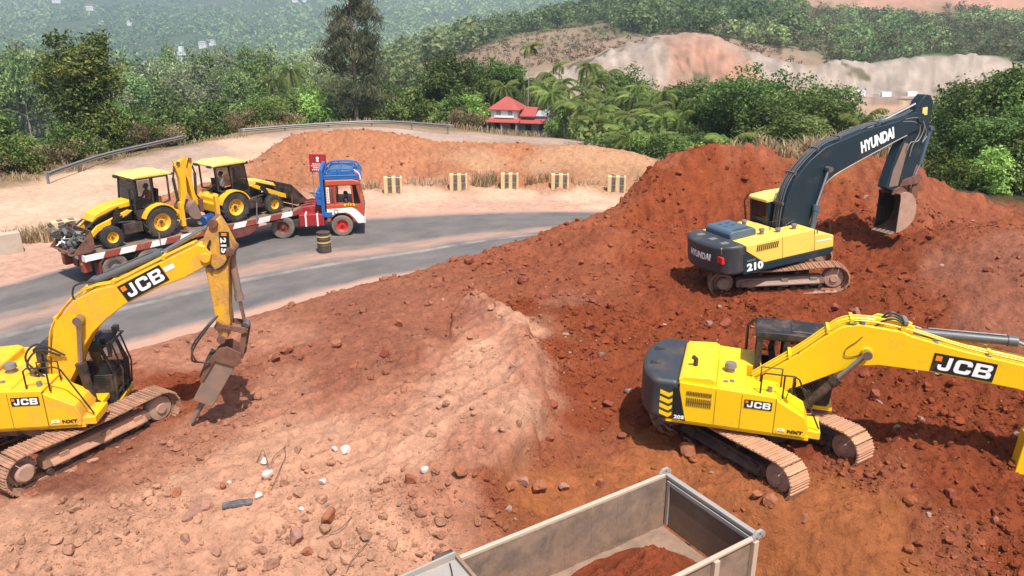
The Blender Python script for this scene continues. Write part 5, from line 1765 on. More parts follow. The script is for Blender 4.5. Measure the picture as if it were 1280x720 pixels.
# ================================================================ BACKHOE LOADERS
def build_backhoe(M, label, cover_mat, bucket_up, leaning):
    root = empty('backhoe_loader', mat=M)
    tag(root, label, 'backhoe loader', 'backhoe loaders carried on the truck deck')
    for s in (-1, 1):
        wheel(root, T_(0, s * .82, .70, s > 0), .70, .44, 'rubber', 'yellow_used', rimk=.55, hub_mat='chassis', name='rear_wheel')
        wheel(root, T_(2.12, s * .80, .45, s > 0), .45, .32, 'rubber', 'yellow_used', rimk=.52, hub_mat='chassis', name='front_wheel')
    c = MB()
    c.box(-.9, 2.3, -.34, .34, .5, .85)
    c.cyl((0, -.7, .7), (0, .7, .7), .13, n=14)
    c.cyl((2.12, -.7, .45), (2.12, .7, .45), .09, n=14)
    c.box(.75, 1.55, -.78, -.36, .42, .86)                        # tank and steps
    c.box(.75, 1.55, .36, .78, .42, .86)
    c.build('chassis', 'black_grease_shade', root, bevel=.02)
    # bonnet: black flanks, yellow cover
    b = MB()
    b.prism([(.95, .85), (2.55, .80), (2.62, .95), (2.55, 1.30), (.95, 1.55)], -.40, .40)
    bn = b.build('bonnet', 'black_paint', root, bevel=.03)
    y = MB()
    y.prism([(.92, 1.50), (1.5, 1.46), (2.35, 1.26), (2.62, 1.06), (2.66, 1.14), (2.5, 1.40), (1.9, 1.62), (.92, 1.76)], -.45, .45)
    y.build('bonnet_cover', cover_mat, bn, bevel=.06, seg=3)
    g = MB()
    for i in range(5):
        g.box(2.625, 2.65, -.32, .32, .84 + i * .045, .855 + i * .045)
    g.build('grille', 'chassis', bn)
    ex = MB()
    ex.tube([(1.0, .52, 1.3), (1.0, .52, 2.15), (.94, .52, 2.24)], .045, 10)
    ex.build('exhaust', 'black_paint', root)
    # fenders
    for s in (-1, 1):
        f = MB()
        arc = [(.80 * math.cos(rad(a)), .70 + .80 * math.sin(rad(a))) for a in range(20, 166, 12)]
        inn = [(.74 * math.cos(rad(a)), .70 + .74 * math.sin(rad(a))) for a in range(20, 166, 12)]
        f.prism(arc + inn[::-1], s * .62, s * 1.06)
        f.build('fender', 'yellow_used', root, bevel=.012)
    # cab
    k = MB()
    x0, x1, z0, z1 = -.62, .88, 1.0, 2.62
    for s in (-1, 1):
        yb = s * .70
        k.tube([(x0, yb, z0 + .5), (x0 - .02, yb, z1)], .045, 8)
        k.tube([(.12, yb, z0), (.10, yb, z1)], .045, 8)
        k.tube([(x1 + .08, yb, z0 + .2), (x1 - .08, yb, z1)], .045, 8)
        k.tube([(x0, yb, z1), (x1 - .08, yb, z1)], .045, 8)
        k.prism([(.12, z0 - .1), (.92, z0 - .1), (.95, z0 + .35), (.12, z0 + .3)], yb - .03, yb + .03)
        k.prism([(x0, z0 + .5), (.12, z0 + .3), (.12, z0 + .36), (x0, z0 + .56)], yb - .03, yb + .03)
    for x in (x0, x1 - .08):
        k.tube([(x, -.7, z1), (x, .7, z1)], .045, 8)
    k.box(x0 + .02, x1 + .02, -.68, .68, z0 - .06, z0)
    k.tube([(x1 + .06, -.7, 1.55), (x1 + .06, .7, 1.55)], .04, 8)
    cab = k.build('cab', 'cab_black', root, bevel=.008)
    r = MB()
    r.prism([(x0 - .22, z1 + .02), (x1 - .02, z1 + .02), (x1 + .06, z1 + .07), (x1 - .1, z1 + .17), (x0 + .2, z1 + .19), (x0 - .2, z1 + .12)], -.80, .80)
    r.build('roof', 'yellow_roof', cab, bevel=.06, seg=3)
    for s in (-1, 1):
        lb = MB()
        lb.box(x1 - .02, x1 + .14, s * .62 - .14, s * .62 + .14, z1 - .05, z1 + .08)
        lb.build('work_lamp', 'chassis', cab, bevel=.02)
        lb = MB()
        lb.box(x0 - .3, x0 - .16, s * .55 - .16, s * .55 + .16, z1 - .02, z1 + .09)
        lb.build('work_lamp', 'chassis', cab, bevel=.02)
    w = MB()
    for s in (-1, 1):
        yb = s * .70
        w.prism([(.17, z0 + .36), (.94, z0 + .4), (.80, z1 - .06), (.15, z1 - .06)], yb - .006, yb + .006)
    w.prism([(x1 + .085, 1.6), (x1 + .095, 1.6), (x1 - .06, z1 - .06), (x1 - .07, z1 - .06)], -.65, .65)
    w.build('window', 'glass', cab)
    st = MB()
    st.box(-.28, .22, -.26, .26, 1.0, 1.38)
    st.prism([(-.34, 1.38), (-.20, 1.38), (-.30, 2.0), (-.42, 2.0)], -.24, .24)
    st.box(.62, .86, -.3, .3, 1.0, 1.62)
    st.tube([(.62, 0, 1.5), (.50, 0, 1.66)], .03, 8)
    st.build('seat', 'seat_black', cab, bevel=.03)
    sw = MB()
    ring = [(.50 - .05 * math.sin(a), .19 * math.cos(a), 1.68 + .18 * math.sin(a) * .5) for a in [2 * PI * i / 20 for i in range(21)]]
    sw.tube(ring, .016, 6)
    sw.build('steering_wheel', 'black_paint', cab)
    # loader arms and bucket
    for s in (-1, 1):
        a = MB()
        zt = 1.35 if not bucket_up else 1.5
        ex_, ez = (3.05, .42) if not bucket_up else (3.1, .62)
        a.prism([(1.02, zt), (1.22, zt + .06), (2.55, .98), (ex_ + .05, ez + .10), (ex_, ez - .08), (2.5, .74), (1.3, zt - .16)], s * .66, s * .54)
        ar = a.build('loader_arm', 'yellow_used', root, bevel=.02)
        m = MB()
        m.prism([(1.55, 1.32), (1.70, 1.50), (1.82, 1.42), (2.0, .95), (1.9, .88)], s * .685, s * .665)
        m.build('arm_plate', 'black_paint', ar)
        cl = MB()
        cl.cyl((1.0, s * .6, .85), (1.7, s * .6, .95), .055, n=12)
        cl.cyl((1.7, s * .6, .95), (2.2, s * .6, .92), .03, n=10)
        cl.build('lift_cylinder', 'chassis', root)
        tl = MB()
        tl.tube([(1.5, s * .48, 1.55), (2.4, s * .48, 1.25), (ex_ + .1, s * .48, ez + .35)], .04, 8)
        tl.build('tilt_rod', 'black_paint', root)
    bk = MB()
    if not bucket_up:
        prof = [(3.0, .95), (2.95, .45), (3.05, .12), (3.3, .05), (3.85, .08)]
    else:
        prof = [(3.05, 1.30), (2.98, .75), (3.08, .38), (3.35, .24), (3.9, .42)]
    prof = smooth_line(prof, 4)
    bk.prism(prof + offset_line(prof, .03)[::-1], -1.1, 1.1)
    for s in (-1, 1):
        bk.prism(prof, s * 1.1, s * 1.07)
    bko = bk.build('loader_bucket', 'black_grease_shade' if bucket_up else 'rust', root, bevel=.006)
    # rear frame, stabilisers, folded backhoe
    f = MB()
    f.box(-1.02, -.82, -1.0, 1.0, .62, 1.0)
    f.prism([(-.84, .55), (-.5, .6), (-.5, 1.35), (-.84, 1.2)], -.55, .55)
    fr = f.build('rear_frame', 'yellow_used', root, bevel=.02)
    for s in (-1, 1):
        q = MB()
        q.box(-1.04, -.86, s * .96 - .10, s * .96 + .10, .32, 1.42)
        sb = q.build('stabiliser', 'yellow_used', root, bevel=.02)
        q = MB()
        q.box(-1.0, -.90, s * .96 - .06, s * .96 + .06, .12, .34)
        q.box(-1.08, -.82, s * .96 - .17, s * .96 + .17, .08, .13)
        q.build('stabiliser_foot', 'rust', sb, bevel=.01)
    yb = .28 * leaning
    km = MB()
    km.box(-1.22, -1.0, yb - .22, yb + .22, .55, 1.15)
    km.cyl((-1.16, yb, .5), (-1.16, yb, 1.2), .09, n=14)
    km.build('kingpost', 'rust', root, bevel=.02)
    bm_ = MB()
    bm_.prism([(-1.10, .85), (-1.30, .80), (-1.62, 1.7), (-1.66, 2.5), (-1.46, 3.06), (-1.30, 3.08), (-1.22, 2.9), (-1.36, 2.3), (-1.34, 1.6)], yb - .13, yb + .13)
    boom = bm_.build('boom', 'yellow_used', root, bevel=.02)
    for z_, x_ in ((3.0, -1.36), (.86, -1.2)):
        p_ = MB()
        p_.cyl((x_, yb - .19, z_), (x_, yb + .19, z_), .08, n=14)
        p_.build('pin_boss', 'rust', boom)
    dp = MB()
    dp.prism([(-1.40, 3.06), (-1.62, 3.14), (-1.92, 2.3), (-2.02, 1.25), (-1.86, 1.2), (-1.74, 2.2)], yb - .11, yb + .11)
    dp.build('dipper', 'yellow_used', root, bevel=.02)
    cy = MB()
    cy.cyl((-1.20, yb, 1.35), (-1.12, yb, 2.35), .065, n=12)
    cy.cyl((-1.12, yb, 2.35), (-1.28, yb, 3.0), .038, n=10)
    cy.build('boom_cylinder', 'chassis', root)
    hb = MB()
    pf = smooth_line([(-1.85, 1.25), (-1.55, 1.05), (-1.5, .7), (-1.72, .45), (-2.1, .42)], 4)
    hb.prism(pf + offset_line(pf, .025)[::-1], yb - .3, yb + .3)
    for s in (-1, 1):
        hb.prism(pf, yb + s * .3, yb + s * .275)
    hb.build('hoe_bucket', 'worn_steel', root, bevel=.006)
    hs = MB()
    for k_ in range(3):
        hs.mark()
        hs.tube([(p[0], yb - .15 + .06 * k_, p[1]) for p in smooth_line([(-1.0, 1.05), (-1.25, 1.35), (-1.5, 1.9), (-1.58, 2.5), (-1.42, 3.0)], 4)], .02, 6)
    hs.build_each('hose', 'hose', boom)
    # side marks
    d = MB()
    d.prism([(1.5, 1.10), (2.0, 1.0), (1.98, 1.13), (1.48, 1.24)], -.672, -.665)
    d.prism([(1.5, 1.10), (2.0, 1.0), (1.98, 1.13), (1.48, 1.24)], .672, .665)
    dd = d.build('side_decal', 'black_decal', root)
    lettering('JCB', .075, 'white_letter', dd, frame((1.60, -.678, 1.10), (.5, 0, -.1), (.1, 0, .5)), bold=.03, xs=1.5)
    lettering('JCB', .075, 'white_letter', dd, frame((1.88, .678, 1.06), (-.5, 0, .1), (.1, 0, .5)), bold=.03, xs=1.5)
    return root


# ================================================================ TRAILER TRUCK
TR_YAW = 51.0
TR_O = np.array([-16.05, 27.69, 0.0])
TRM = Matrix.Translation(TR_O) @ Rz4(TR_YAW)


def build_truck():
    root = empty('trailer_truck', mat=TRM)
    tag(root, 'long flatbed trailer truck with red cab, blue roof carrier and red and white striped deck', 'truck')
    W = 2.44
    L = 9.85
    d = MB()
    d.box(0, L - .5, .03, W - .03, 1.10, 1.20)
    d.prism([(L - .5, 1.10), (L, 1.22), (L, 1.34), (L - .55, 1.20)], .03, W - .03)
    deck = d.build('deck', 'deck_plate', root, bevel=.01)
    # striped edge boards
    for yy0, yy1 in ((0.0, .045), (W - .045, W)):
        s = MB()
        n = 16
        for i in range(n):
            s.cur = i % 2
            x0, x1 = L * i / n, L * (i + 1) / n
            s.prism([(x0, 1.00), (x1, 1.00), (x1 + .12 * (i < n - 1), 1.225), (x0 + .12 * (i > 0), 1.225)], yy0, yy1)
        s.build('edge_board', ['white_paint', 'stripe_red'], root)
    s = MB()
    for i in range(8):
        s.cur = i % 2
        s.box(-.04, .0, W * i / 8, W * (i + 1) / 8, .98, 1.22)
    s.build('rear_board', ['white_paint', 'stripe_red'], root)
    for yy in (.25, W - .55):
        s = MB()
        s.box(-.05, .25, yy, yy + .3, .50, .97)
        tl = s.build('ramp_bracket', 'stripe_red', root, bevel=.02)
        q = MB()
        q.box(-.065, -.05, yy + .05, yy + .25, .80, .90)
        q.build('tail_lamp', 'orange_decal', tl)
    ch = MB()
    for yy in (.62, W - .72):
        ch.prism([(.05, .78), (5.4, .55), (6.6, .62), (8.0, .95), (9.7, 1.0), (9.7, 1.1), (.05, 1.1)], yy, yy + .10)
    for x in np.arange(.5, 9.4, .95):
        ch.box(x, x + .08, .08, W - .08, .98, 1.10)
    ch.build('chassis', 'chassis', root)
    sk = MB()
    sk.prism([(5.75, 1.0), (7.5, 1.0), (7.4, .78), (6.9, .58), (6.0, .55), (5.8, .7)], .02, .10)
    sk.prism([(5.75, 1.0), (7.5, 1.0), (7.4, .78), (6.9, .58), (6.0, .55), (5.8, .7)], W - .10, W - .02)
    sk.build('side_skirt', 'maroon', root, bevel=.01)
    for x in (1.05, 2.45):
        for s_ in (0, 1):
            yy = .17 if s_ == 0 else W - .17
            wheel(root, T_(x, yy, .51, s_ == 1), .51, .27, 'rubber_dusty', 'galv', lug=False, rimk=.58)
            wheel(root, T_(x, yy + (.31 if s_ == 0 else -.31), .51, s_ == 1), .51, .27, 'rubber_dusty', 'galv', lug=False, rimk=.58)
        a = MB()
        a.cyl((x, .2, .51), (x, W - .2, .51), .08, n=12)
        a.build('axle', 'chassis', root)
    for yy in (.02, W - .47):
        f = MB()
        f.prism([(.42, .30), (.46, .30), (.52, .80), (.70, 1.0), (.62, 1.0), (.46, .82)], yy, yy + .45)
        f.build('mudguard', 'maroon', root)
    # load ropes and stakes
    for x, yy, z, lean in ((9.3, .02, 1.95, .02), (7.35, .02, 1.95, .12), (2.9, .02, 1.55, .0)):
        p = MB()
        p.tube([(x, yy - .02, 1.0), (x + lean, yy - .02, z)], .025, 6)
        p.build('stake', 'galv' if x < 8 else 'rust', root)
    # --- tractor, turned a little to the right into the bend
    KP = Vector((9.5, 1.0, 0))
    K = Matrix.Translation(KP) @ Rz4(10 - TR_YAW) @ Matrix.Translation((0, -W / 2, 0))
    m = MB(K)
    for yy in (.75, 1.6):
        m.box(-.9, 3.3, yy, yy + .09, .62, .88)
    m.box(-.7, .7, .55, 1.9, .88, 1.0)
    m.cyl((0, .2, .52), (0, W - .2, .52), .1, n=12)
    m.cyl((2.72, .2, .50), (2.72, W - .2, .50), .08, n=12)
    m.box(-.2, 1.0, .25, .6, .5, .8)
    m.build('tractor_frame', 'chassis', root, bevel=.01)
    for s_ in (0, 1):
        yy = .17 if s_ == 0 else W - .17
        wheel(root, K @ T_(0.02, yy, .52, s_ == 1), .52, .28, 'rubber_dusty', 'maroon', lug=False, rimk=.56)
        wheel(root, K @ T_(0.02, yy + (.32 if s_ == 0 else -.32), .52, s_ == 1), .52, .28, 'rubber_dusty', 'maroon', lug=False, rimk=.56)
        wheel(root, K @ T_(2.72, yy, .50, s_ == 1), .50, .28, 'rubber_dusty', 'red_decal', lug=False, rimk=.56, hub_mat='maroon')
    # cab: side outline extruded across, wheel arch cut into its lower edge
    x0, x1 = 2.06, 3.72
    cb = MB(K)
    arch = [(2.72 + .60 * math.cos(rad(a)), .50 + .60 * math.sin(rad(a))) for a in range(158, 21, -17)]
    cb.prism([(x0, .72)] + arch + [(3.45, .60), (x1 + .04, .62), (x1 + .06, 1.35), (x1 - .02, 1.5), (x1 - .02, 1.52), (x0, 1.52)], .02, W - .02)
    cb.box(x0, x0 + .42, .05, W - .05, 1.50, 2.42)
    cab = cb.build('cab', 'red_truck', root, bevel=.04, seg=3)
    pl = MB(K).auto()
    for yy in (.07, W - .07):
        pl.tube([(x0 + .42, yy, 1.5), (x0 + .42, yy, 2.42)], .05, 8)
        pl.tube([(x1 - .42, yy, 1.5), (x1 - .46, yy, 2.4)], .045, 8)
        pl.tube([(x1 - .04, yy + .0, 1.5), (x1 - .22, yy, 2.42)], .05, 8)
    pl.tube([(x1 - .04, W / 2, 1.5), (x1 - .22, W / 2, 2.42)], .03, 8)
    pl.build_each('pillar', 'red_truck', cab)
    rf = MB(K)
    rf.prism([(x0, 2.40), (x1 - .12, 2.40), (x1 - .02, 2.46), (x1 - .10, 2.60), (x1 - .4, 2.68), (x0, 2.68)], .0, W)
    rf.build('roof', 'red_truck', cab, bevel=.06, seg=3)
    gl = MB(K)
    for yy in (.045, W - .055):
        gl.prism([(x1 - .40, 1.54), (x1 - .07, 1.54), (x1 - .24, 2.40), (x1 - .44, 2.40)], yy, yy + .01)
    gl.prism([(x1 - .04, 1.54), (x1 - .03, 1.54), (x1 - .20, 2.40), (x1 - .21, 2.40)], .1, W - .1)
    gl.build('windscreen', 'glass_dark', cab)
    pn = MB(K)
    pn.box(x0 + .20, x0 + .40, .03, .05, 1.62, 2.30)
    pn.build('side_panel', 'maroon', cab, bevel=.01)
    bd = MB(K)
    bd.box(x0 + .05, x0 + .17, .02, .045, 1.60, 2.34)
    bd_ = bd.build('name_board', 'white_paint', cab)
    # dashes of vertical writing too small to read
    wr = MB(K)
    for i in range(6):
        wr.box(x0 + .085, x0 + .135, .014, .019, 1.67 + i * .105, 1.73 + i * .105)
    wr.build('writing', 'galv', bd_)
    wh = MB(K)
    wh.prism([(x0 + .01, 1.02), (x0 + .01, 1.32), (x1 - .5, 1.36), (x1 - .30, 1.25), (x1 + .0, .92), (x1 + .07, .90), (x1 + .075, .62), (3.47, .60), (3.30, .86), (3.10, 1.06), (2.9, 1.14), (2.5, 1.12), (2.3, 1.02)], .0, .03)
    wh.box(x1 + .0, x1 + .085, .0, W, .60, .90)
    wb = wh.build('white_band', 'white_paint', cab, bevel=.008)
    em = MB(K)
    em.lathe([(.075, -.012), (.11, -.012), (.11, .02), (.075, .02), (.075, -.012)], (x0 + .42, .0, 1.20), n=20)
    em.build('emblem', 'galv', wb)
    yp = MB(K)
    yp.box(x0 + .80, x0 + 1.3, .0, .04, 1.44, 1.54)
    ypo = yp.build('number_board', 'yellow_clean', cab)
    wr = MB(K)
    for i in range(3):
        wr.box(x0 + .90 + i * .12, x0 + .98 + i * .12, -.005, .0, 1.465, 1.515)
    wr.build('writing', 'black_decal', ypo)
    for yy in (.3, W - .3):
        hl = MB(K)
        hl.box(x1 + .055, x1 + .075, yy - .18, yy + .18, 1.0, 1.16)
        hl.build('headlight', 'galv', cab, bevel=.01)
    gr = MB(K)
    for i in range(5):
        gr.box(x1 + .055, x1 + .075, .55, W - .55, 1.0 + i * .065, 1.035 + i * .065)
    gr.build('grille', 'black_paint', cab)
    # blue headboard behind the cab and the carrier on the roof
    hb = MB(K)
    hb.box(x0 - .14, x0 - .06, .0, W, .95, 3.15)
    for i in range(9):
        yy = W * i / 8
        hb.box(x0 - .22, x0 - .12, max(0, yy - .04), min(W, yy + .04), 1.0, 3.15)
    for z in (1.2, 1.7, 2.15, 2.65, 3.1):
        hb.box(x0 - .20, x0 - .10, 0, W, z, z + .07)
    hb.prism([(x0 - .42, 1.55), (x0 - .16, 1.5), (x0 - .16, 2.1), (x0 - .42, 2.15)], .0, .35)
    hb.prism([(x0 - .48, 1.85), (x0 - .18, 1.80), (x0 - .18, 1.88), (x0 - .48, 1.93)], .0, W)
    hb.box(x0 - .1, x0 + .25, -.02, .10, .95, 1.18)
    hb.build('headboard', 'blue_truck', root, bevel=.012)
    rk = MB(K)
    pts = [(x0 - .1, 2.70), (x0 + .2, 3.12), (x1 - .35, 3.12), (x1 - .06, 2.86), (x1 - .02, 2.66)]
    for yy in (.06, W - .06):
        rk.tube([(p[0], yy, p[1]) for p in smooth_line(pts, 4)], .04, 8)
        rk.tube([(x0 + .6, yy, 2.66), (x0 + .6, yy, 3.12)], .03, 6)
        rk.tube([(x0 - .1, yy, 2.86), (x1 - .08, yy, 2.86)], .03, 6)
        rk.prism([(x0 - .1, 2.70), (x1 - .06, 2.70), (x1 - .12, 2.84), (x1 - .35, 3.06), (x0 + .2, 3.08), (x0 - .06, 2.74)], yy - .012, yy + .012)
    for p in smooth_line(pts, 2)[1:-1]:
        rk.tube([(p[0], .06, p[1]), (p[0], W - .06, p[1])], .025, 6)
    rk.build('roof_carrier', 'blue_truck', root, bevel=0)
    wa = MB(K)
    wa.tube([(p[0], .03, p[1]) for p in smooth_line([(x1 - .30, 3.13), (x1 - .08, 2.92), (x1 - .03, 2.66)], 4)], .03, 8)
    wa.build('carrier_bow', 'white_paint', root)
    # red tool boxes with white straps on the tractor frame
    tb = MB(K)
    tb.box(.78, 1.92, .02, .62, .55, 1.10)
    t1 = tb.build('tool_box', 'red_deep', root, bevel=.03)
    for x in (1.05, 1.58):
        st = MB(K)
        st.box(x, x + .07, .005, .63, .54, 1.112)
        st.build('strap', 'white_paint', t1)
    tb = MB(K)
    tb.prism([(.62, .95), (1.95, .95), (1.9, 1.25), (1.4, 1.38), (.7, 1.30)], .70, 2.3)
    t2 = tb.build('tool_box', 'red_deep', root, bevel=.04)
    lp = MB(K)
    for yy in (.9, 1.4, 1.9):
        lp.tube([(.7, yy, 1.32), (1.3, yy + .05, 1.42), (1.9, yy, 1.28)], .045, 7)
    lp.build('pipe_roll', 'maroon', t2)
    ht = MB(K)
    ht.tube([(.3, .5, .9), (.35, .3, 1.3), (.3, .2, 1.0)], .03, 6)
    ht.build('hose', 'hose', root)
    mf = MB(K)
    mf.box(2.08, 2.11, .02, .3, .25, .7)
    mf.build('mud_flap', 'black_paint', root)
    return root, K


trk, KMAT = build_truck()
# folded tarpaulin on the roof carrier
tp = MB(TRM @ KMAT)
rr = random.Random(4)
nx, ny = 14, 16
vs = [(2.15 + 1.15 * i / nx, .16 + 2.1 * j / ny, 2.88 + (.12 + .14 * rr.random()) * math.sin(PI * i / nx) ** .5 * math.sin(PI * j / ny) ** .4) for i in range(nx + 1) for j in range(ny + 1)]
vs += [(p[0], p[1], 2.80) for p in vs]
k0 = (nx + 1) * (ny + 1)
fs = [(i * (ny + 1) + j, (i + 1) * (ny + 1) + j, (i + 1) * (ny + 1) + j + 1, i * (ny + 1) + j + 1) for i in range(nx) for j in range(ny)]
fs += [tuple(q + k0 for q in f[::-1]) for f in fs]
tp.add(vs, fs)
o = tp.build('tarpaulin', 'tarp_blue', sharp=60)
tag(o, 'crumpled grey blue tarpaulin lying in the carrier above the red truck cab', 'tarpaulin')

BK = 0.94
M1 = TRM @ Matrix.Translation((3.25, 1.22, 1.20)) @ Rz4(180) @ Matrix.Scale(BK, 4)
M2 = TRM @ Matrix.Translation((6.62, 1.22, 1.20)) @ Matrix.Scale(BK, 4)
build_backhoe(M1, 'yellow backhoe loader facing the rear of the trailer, scrap in its loader bucket', 'yellow_used', False, 1)
build_backhoe(M2, 'yellow backhoe loader facing the red truck cab with its black bucket raised', 'yellow_pale', True, 1)
make_person(M1 @ Matrix.Translation((0, 0, 1.38)), 'cloth_orange', 'cloth_dark', 'person in an orange shirt sitting in the cab of the rear backhoe loader', 'people in the vehicle cabs')
make_person(M2 @ Matrix.Translation((0, 0, 1.38)) @ Rz4(150), 'cloth_white', 'cloth_dark', 'person in a white shirt sitting in the backhoe loader nearer the truck cab', 'people in the vehicle cabs')
make_person(TRM @ KMAT @ Matrix.Translation((2.95, .55, 1.15)), 'cloth_dark', 'cloth_dark', 'person in dark clothes at the side window of the red truck cab', 'people in the vehicle cabs')

# scrap heaped in the rear loader bucket
jk = MB(M1)
rr = random.Random(9)
for i in range(46):
    x, y, z = 3.05 + rr.random() * .7, rr.uniform(-.95, .95), .2 + rr.random() * .75
    R_ = Matrix.Translation((x, y, z)) @ Matrix.Rotation(rr.random() * 6, 4, Vector((rr.random(), rr.random(), rr.random() + .1)))
    jk.cur = rr.choice([0, 0, 0, 0, 0, 0, 0, 1, 1, 2])
    t = rr.random()
    if t < .4:
        jk.box(-.18 * rr.random() - .05, .2, -.06, .08, -.03, .04, R_)
    elif t < .75:
        jk.tube([(-.3, 0, 0), (0, .06, .08), (.3, -.05, 0)], .025, 6, R_)
    else:
        jk.lathe([(.05, -.05), (.16, -.05), (.17, .05), (.05, .05), (.05, -.05)], n=12, M=R_)
o = jk.build('scrap_pile', ['junk_dark', 'galv', 'white_letter'])
tag(o, 'tangle of dark scrap parts piled in the rear loader bucket', 'scrap')
o['kind'] = 'thing'
# blue pump between the two loaders
pm = empty('water_pump', mat=TRM @ Matrix.Translation((5.42, .62, 1.21)) @ Rz4(20))
tag(pm, 'small blue motor pump on the deck between the two backhoe loaders', 'pump')
q = MB()
q.lathe([(0, -.3), (.17, -.3), (.2, -.26), (.2, .22), (.16, .3), (0, .3)], (0, 0, .3), axis='x', n=18)
for i in range(7):
    q.lathe([(.19, -.22 + i * .07), (.225, -.22 + i * .07), (.225, -.20 + i * .07), (.19, -.20 + i * .07)], (0, 0, .3), axis='x', n=18)
q.box(-.25, .25, -.2, .2, 0, .1)
q.build('motor', 'tool_blue', pm, bevel=.01)
q = MB()
q.lathe([(0, .3), (.24, .3), (.26, .36), (.26, .48), (.2, .54), (0, .54)], (0, 0, .3), axis='x', n=18)
q.tube([(.42, 0, .5), (.42, 0, .75), (.55, 0, .82)], .07, 10)
q.build('pump_housing', 'tool_blue', pm, bevel=.01)
# ================================================================ DUMP TRUCK AT THE FRONT EDGE
DC = P(830, 595, 1.0)
DT = Matrix.Translation((DC[0], DC[1], 1.0)) @ Rz4(-147.4)     # x towards the cab, y towards the viewer; z = 0 at the rim


def build_dumper():
    G0 = -3.0
    root = empty('dump_truck', mat=DT @ Matrix.Translation((0, 0, G0)))
    tag(root, 'pale grey tipper truck with an open box, partly loaded with red soil', 'dump truck')
    B = Matrix.Translation((0, 0, -G0))
    L, W, D = 4.75, 2.30, 1.14
    w = MB(B)
    w.box(-.02, L, 0, .05, -D, 0)
    fl = w.build('far_side', 'box_inner', root, bevel=.006)
    # plate lining with weld seams and dents
    gx, gz_ = 120, 30
    XX, ZZ = np.meshgrid(np.linspace(.0, L - .01, gx), np.linspace(-D + .005, -.025, gz_), indexing='ij')
    dn = .065 + .055 * np.maximum(0, fbm(XX.ravel() * 1.3, ZZ.ravel() * 1.6, 3, 301)) - .014 * np.abs(np.sin(XX.ravel() * PI / .62)) ** 14
    pv = np.stack([XX.ravel(), dn, ZZ.ravel() - G0], 1)
    ii = np.arange(gx - 1)[:, None] * gz_ + np.arange(gz_ - 1)[None]
    np_mesh('lining', pv, np.stack([ii, ii + gz_, ii + gz_ + 1, ii + 1], -1).reshape(-1, 4)[:, ::-1], 'box_inner', fl, smooth=True)
    for i in range(1, 8):
        sm = MB(B)
        sm.box(i * .62 - .008, i * .62 + .008, .05, .070, -D, -.02)
        sm.build('weld_seam', 'box_inner', fl)
    w = MB(B)
    w.box(-.02, L, W - .05, W, -D, 0)
    w.build('near_side', 'box_inner', root, bevel=.006)
    w = MB(B)
    w.box(L, L + .06, 0, W, -D, .22)
    w.build('front_wall', 'box_inner', root, bevel=.006)
    w = MB(B)
    w.box(0, L, .05, W - .05, -D - .06, -D)
    w.build('box_floor', 'box_inner', root)
    # tailgate hung from the top rail
    w = MB(B)
    w.box(-.10, -.04, .03, W - .03, -D + .02, -.05)
    tg = w.build('tailgate', 'box_inner_dark', root, bevel=.006)
    w = MB(B)
    w.box(-.045, -.01, .08, .16, -D + .05, -.07)
    w.box(-.045, -.01, W - .16, W - .08, -D + .05, -.07)
    w.box(-.038, -.012, .16, W - .16, -.16, -.07)
    w.build('tailgate_frame', 'box_grey', tg, bevel=.008)
    r = MB(B)
    r.box(-.14, -.03, -.05, W + .05, -.045, .035)
    r.build('top_rail', 'box_grey', root, bevel=.015)
    for s in (0, 1):
        r = MB(B)
        y0, y1 = ((-.07, .055) if s == 0 else (W - .055, W + .07))
        r.box(-.02, L + .06, y0 + .02, y1 - .02, -.02, .05)
        r.build('rim', 'box_outer', root, bevel=.02)
        r = MB(B)
        yy0, yy1 = ((-.09, -.0) if s == 0 else (W, W + .09))
        for x in (-.02, .95, 1.9, 2.85, 3.8, 4.66):
            r.mark()
            r.box(x, x + .12, yy0, yy1, -D, -.02)
        r.mark()
        r.box(-.02, L, yy0, yy1, -D - .04, -D + .08)
        r.build_each('side_rib', 'box_outer', root, bevel=.01)
        h = MB(B)
        h.prism([(-.20, -.02), (.08, -.02), (.10, .06), (.02, .15), (-.12, .15), (-.20, .08)], (-.06 if s == 0 else W), (.0 if s == 0 else W + .06))
        hg = h.build('hinge_plate', 'box_grey', root, bevel=.01)
        b = MB(B)
        for x, z in ((-.12, .03), (-.05, .10), (.02, .03)):
            b.cyl((x, (-.07 if s == 0 else W - .01), z), (x, (.01 if s == 0 else W + .07), z), .018, n=8)
        b.build('bolt_set', 'rust', hg)
    # cab guard: sheet over the cab, folded up at its sides
    g = MB(B)
    g.box(L + .06, L + 1.22, .12, W - .12, .12, .16)
    g.prism([(L + .06, .16), (L + 1.22, .16), (L + 1.19, .24), (L + .06, .30)], .10, .14)
    g.prism([(L + .06, .16), (L + 1.22, .16), (L + 1.19, .24), (L + .06, .30)], W - .14, W - .10)
    cg = g.build('cab_guard', 'box_grey', root, bevel=.01)
    g = MB(B)
    g.box(L + .05, L + .42, -.02, .09, -.42, .26)
    g.build('guard_plate', 'chassis', root, bevel=.01)
    g = MB(B)
    g.box(L + 1.15, L + 1.27, .10, .20, .16, .29)
    g.build('marker_lamp', 'white_paint', cg, bevel=.02)
    g = MB(B)
    q = smooth_line([(L + .2, .2), (L + .35, .55), (L + .55, .5), (L + .8, .9), (L + 1.18, .3)], 5)
    g.tube([(p[0], p[1], .175) for p in q], .012, 6)
    g.build('cable', 'hose', cg)
    # below the box: chassis, wheels, cab
    c = MB()
    for y in (.75, W - .84):
        c.box(-.2, L + 2.3, y, y + .09, .85, 1.15)
    c.box(-.15, L, .5, W - .5, 1.15, 1.35)
    for x in (.2, 1.3, 2.4, 3.5):
        c.box(x, x + .1, .05, W - .05, 1.62, 1.80)
    c.box(-.1, L, .62, .76, 1.35, 1.8)
    c.box(-.1, L, W - .76, W - .62, 1.35, 1.8)
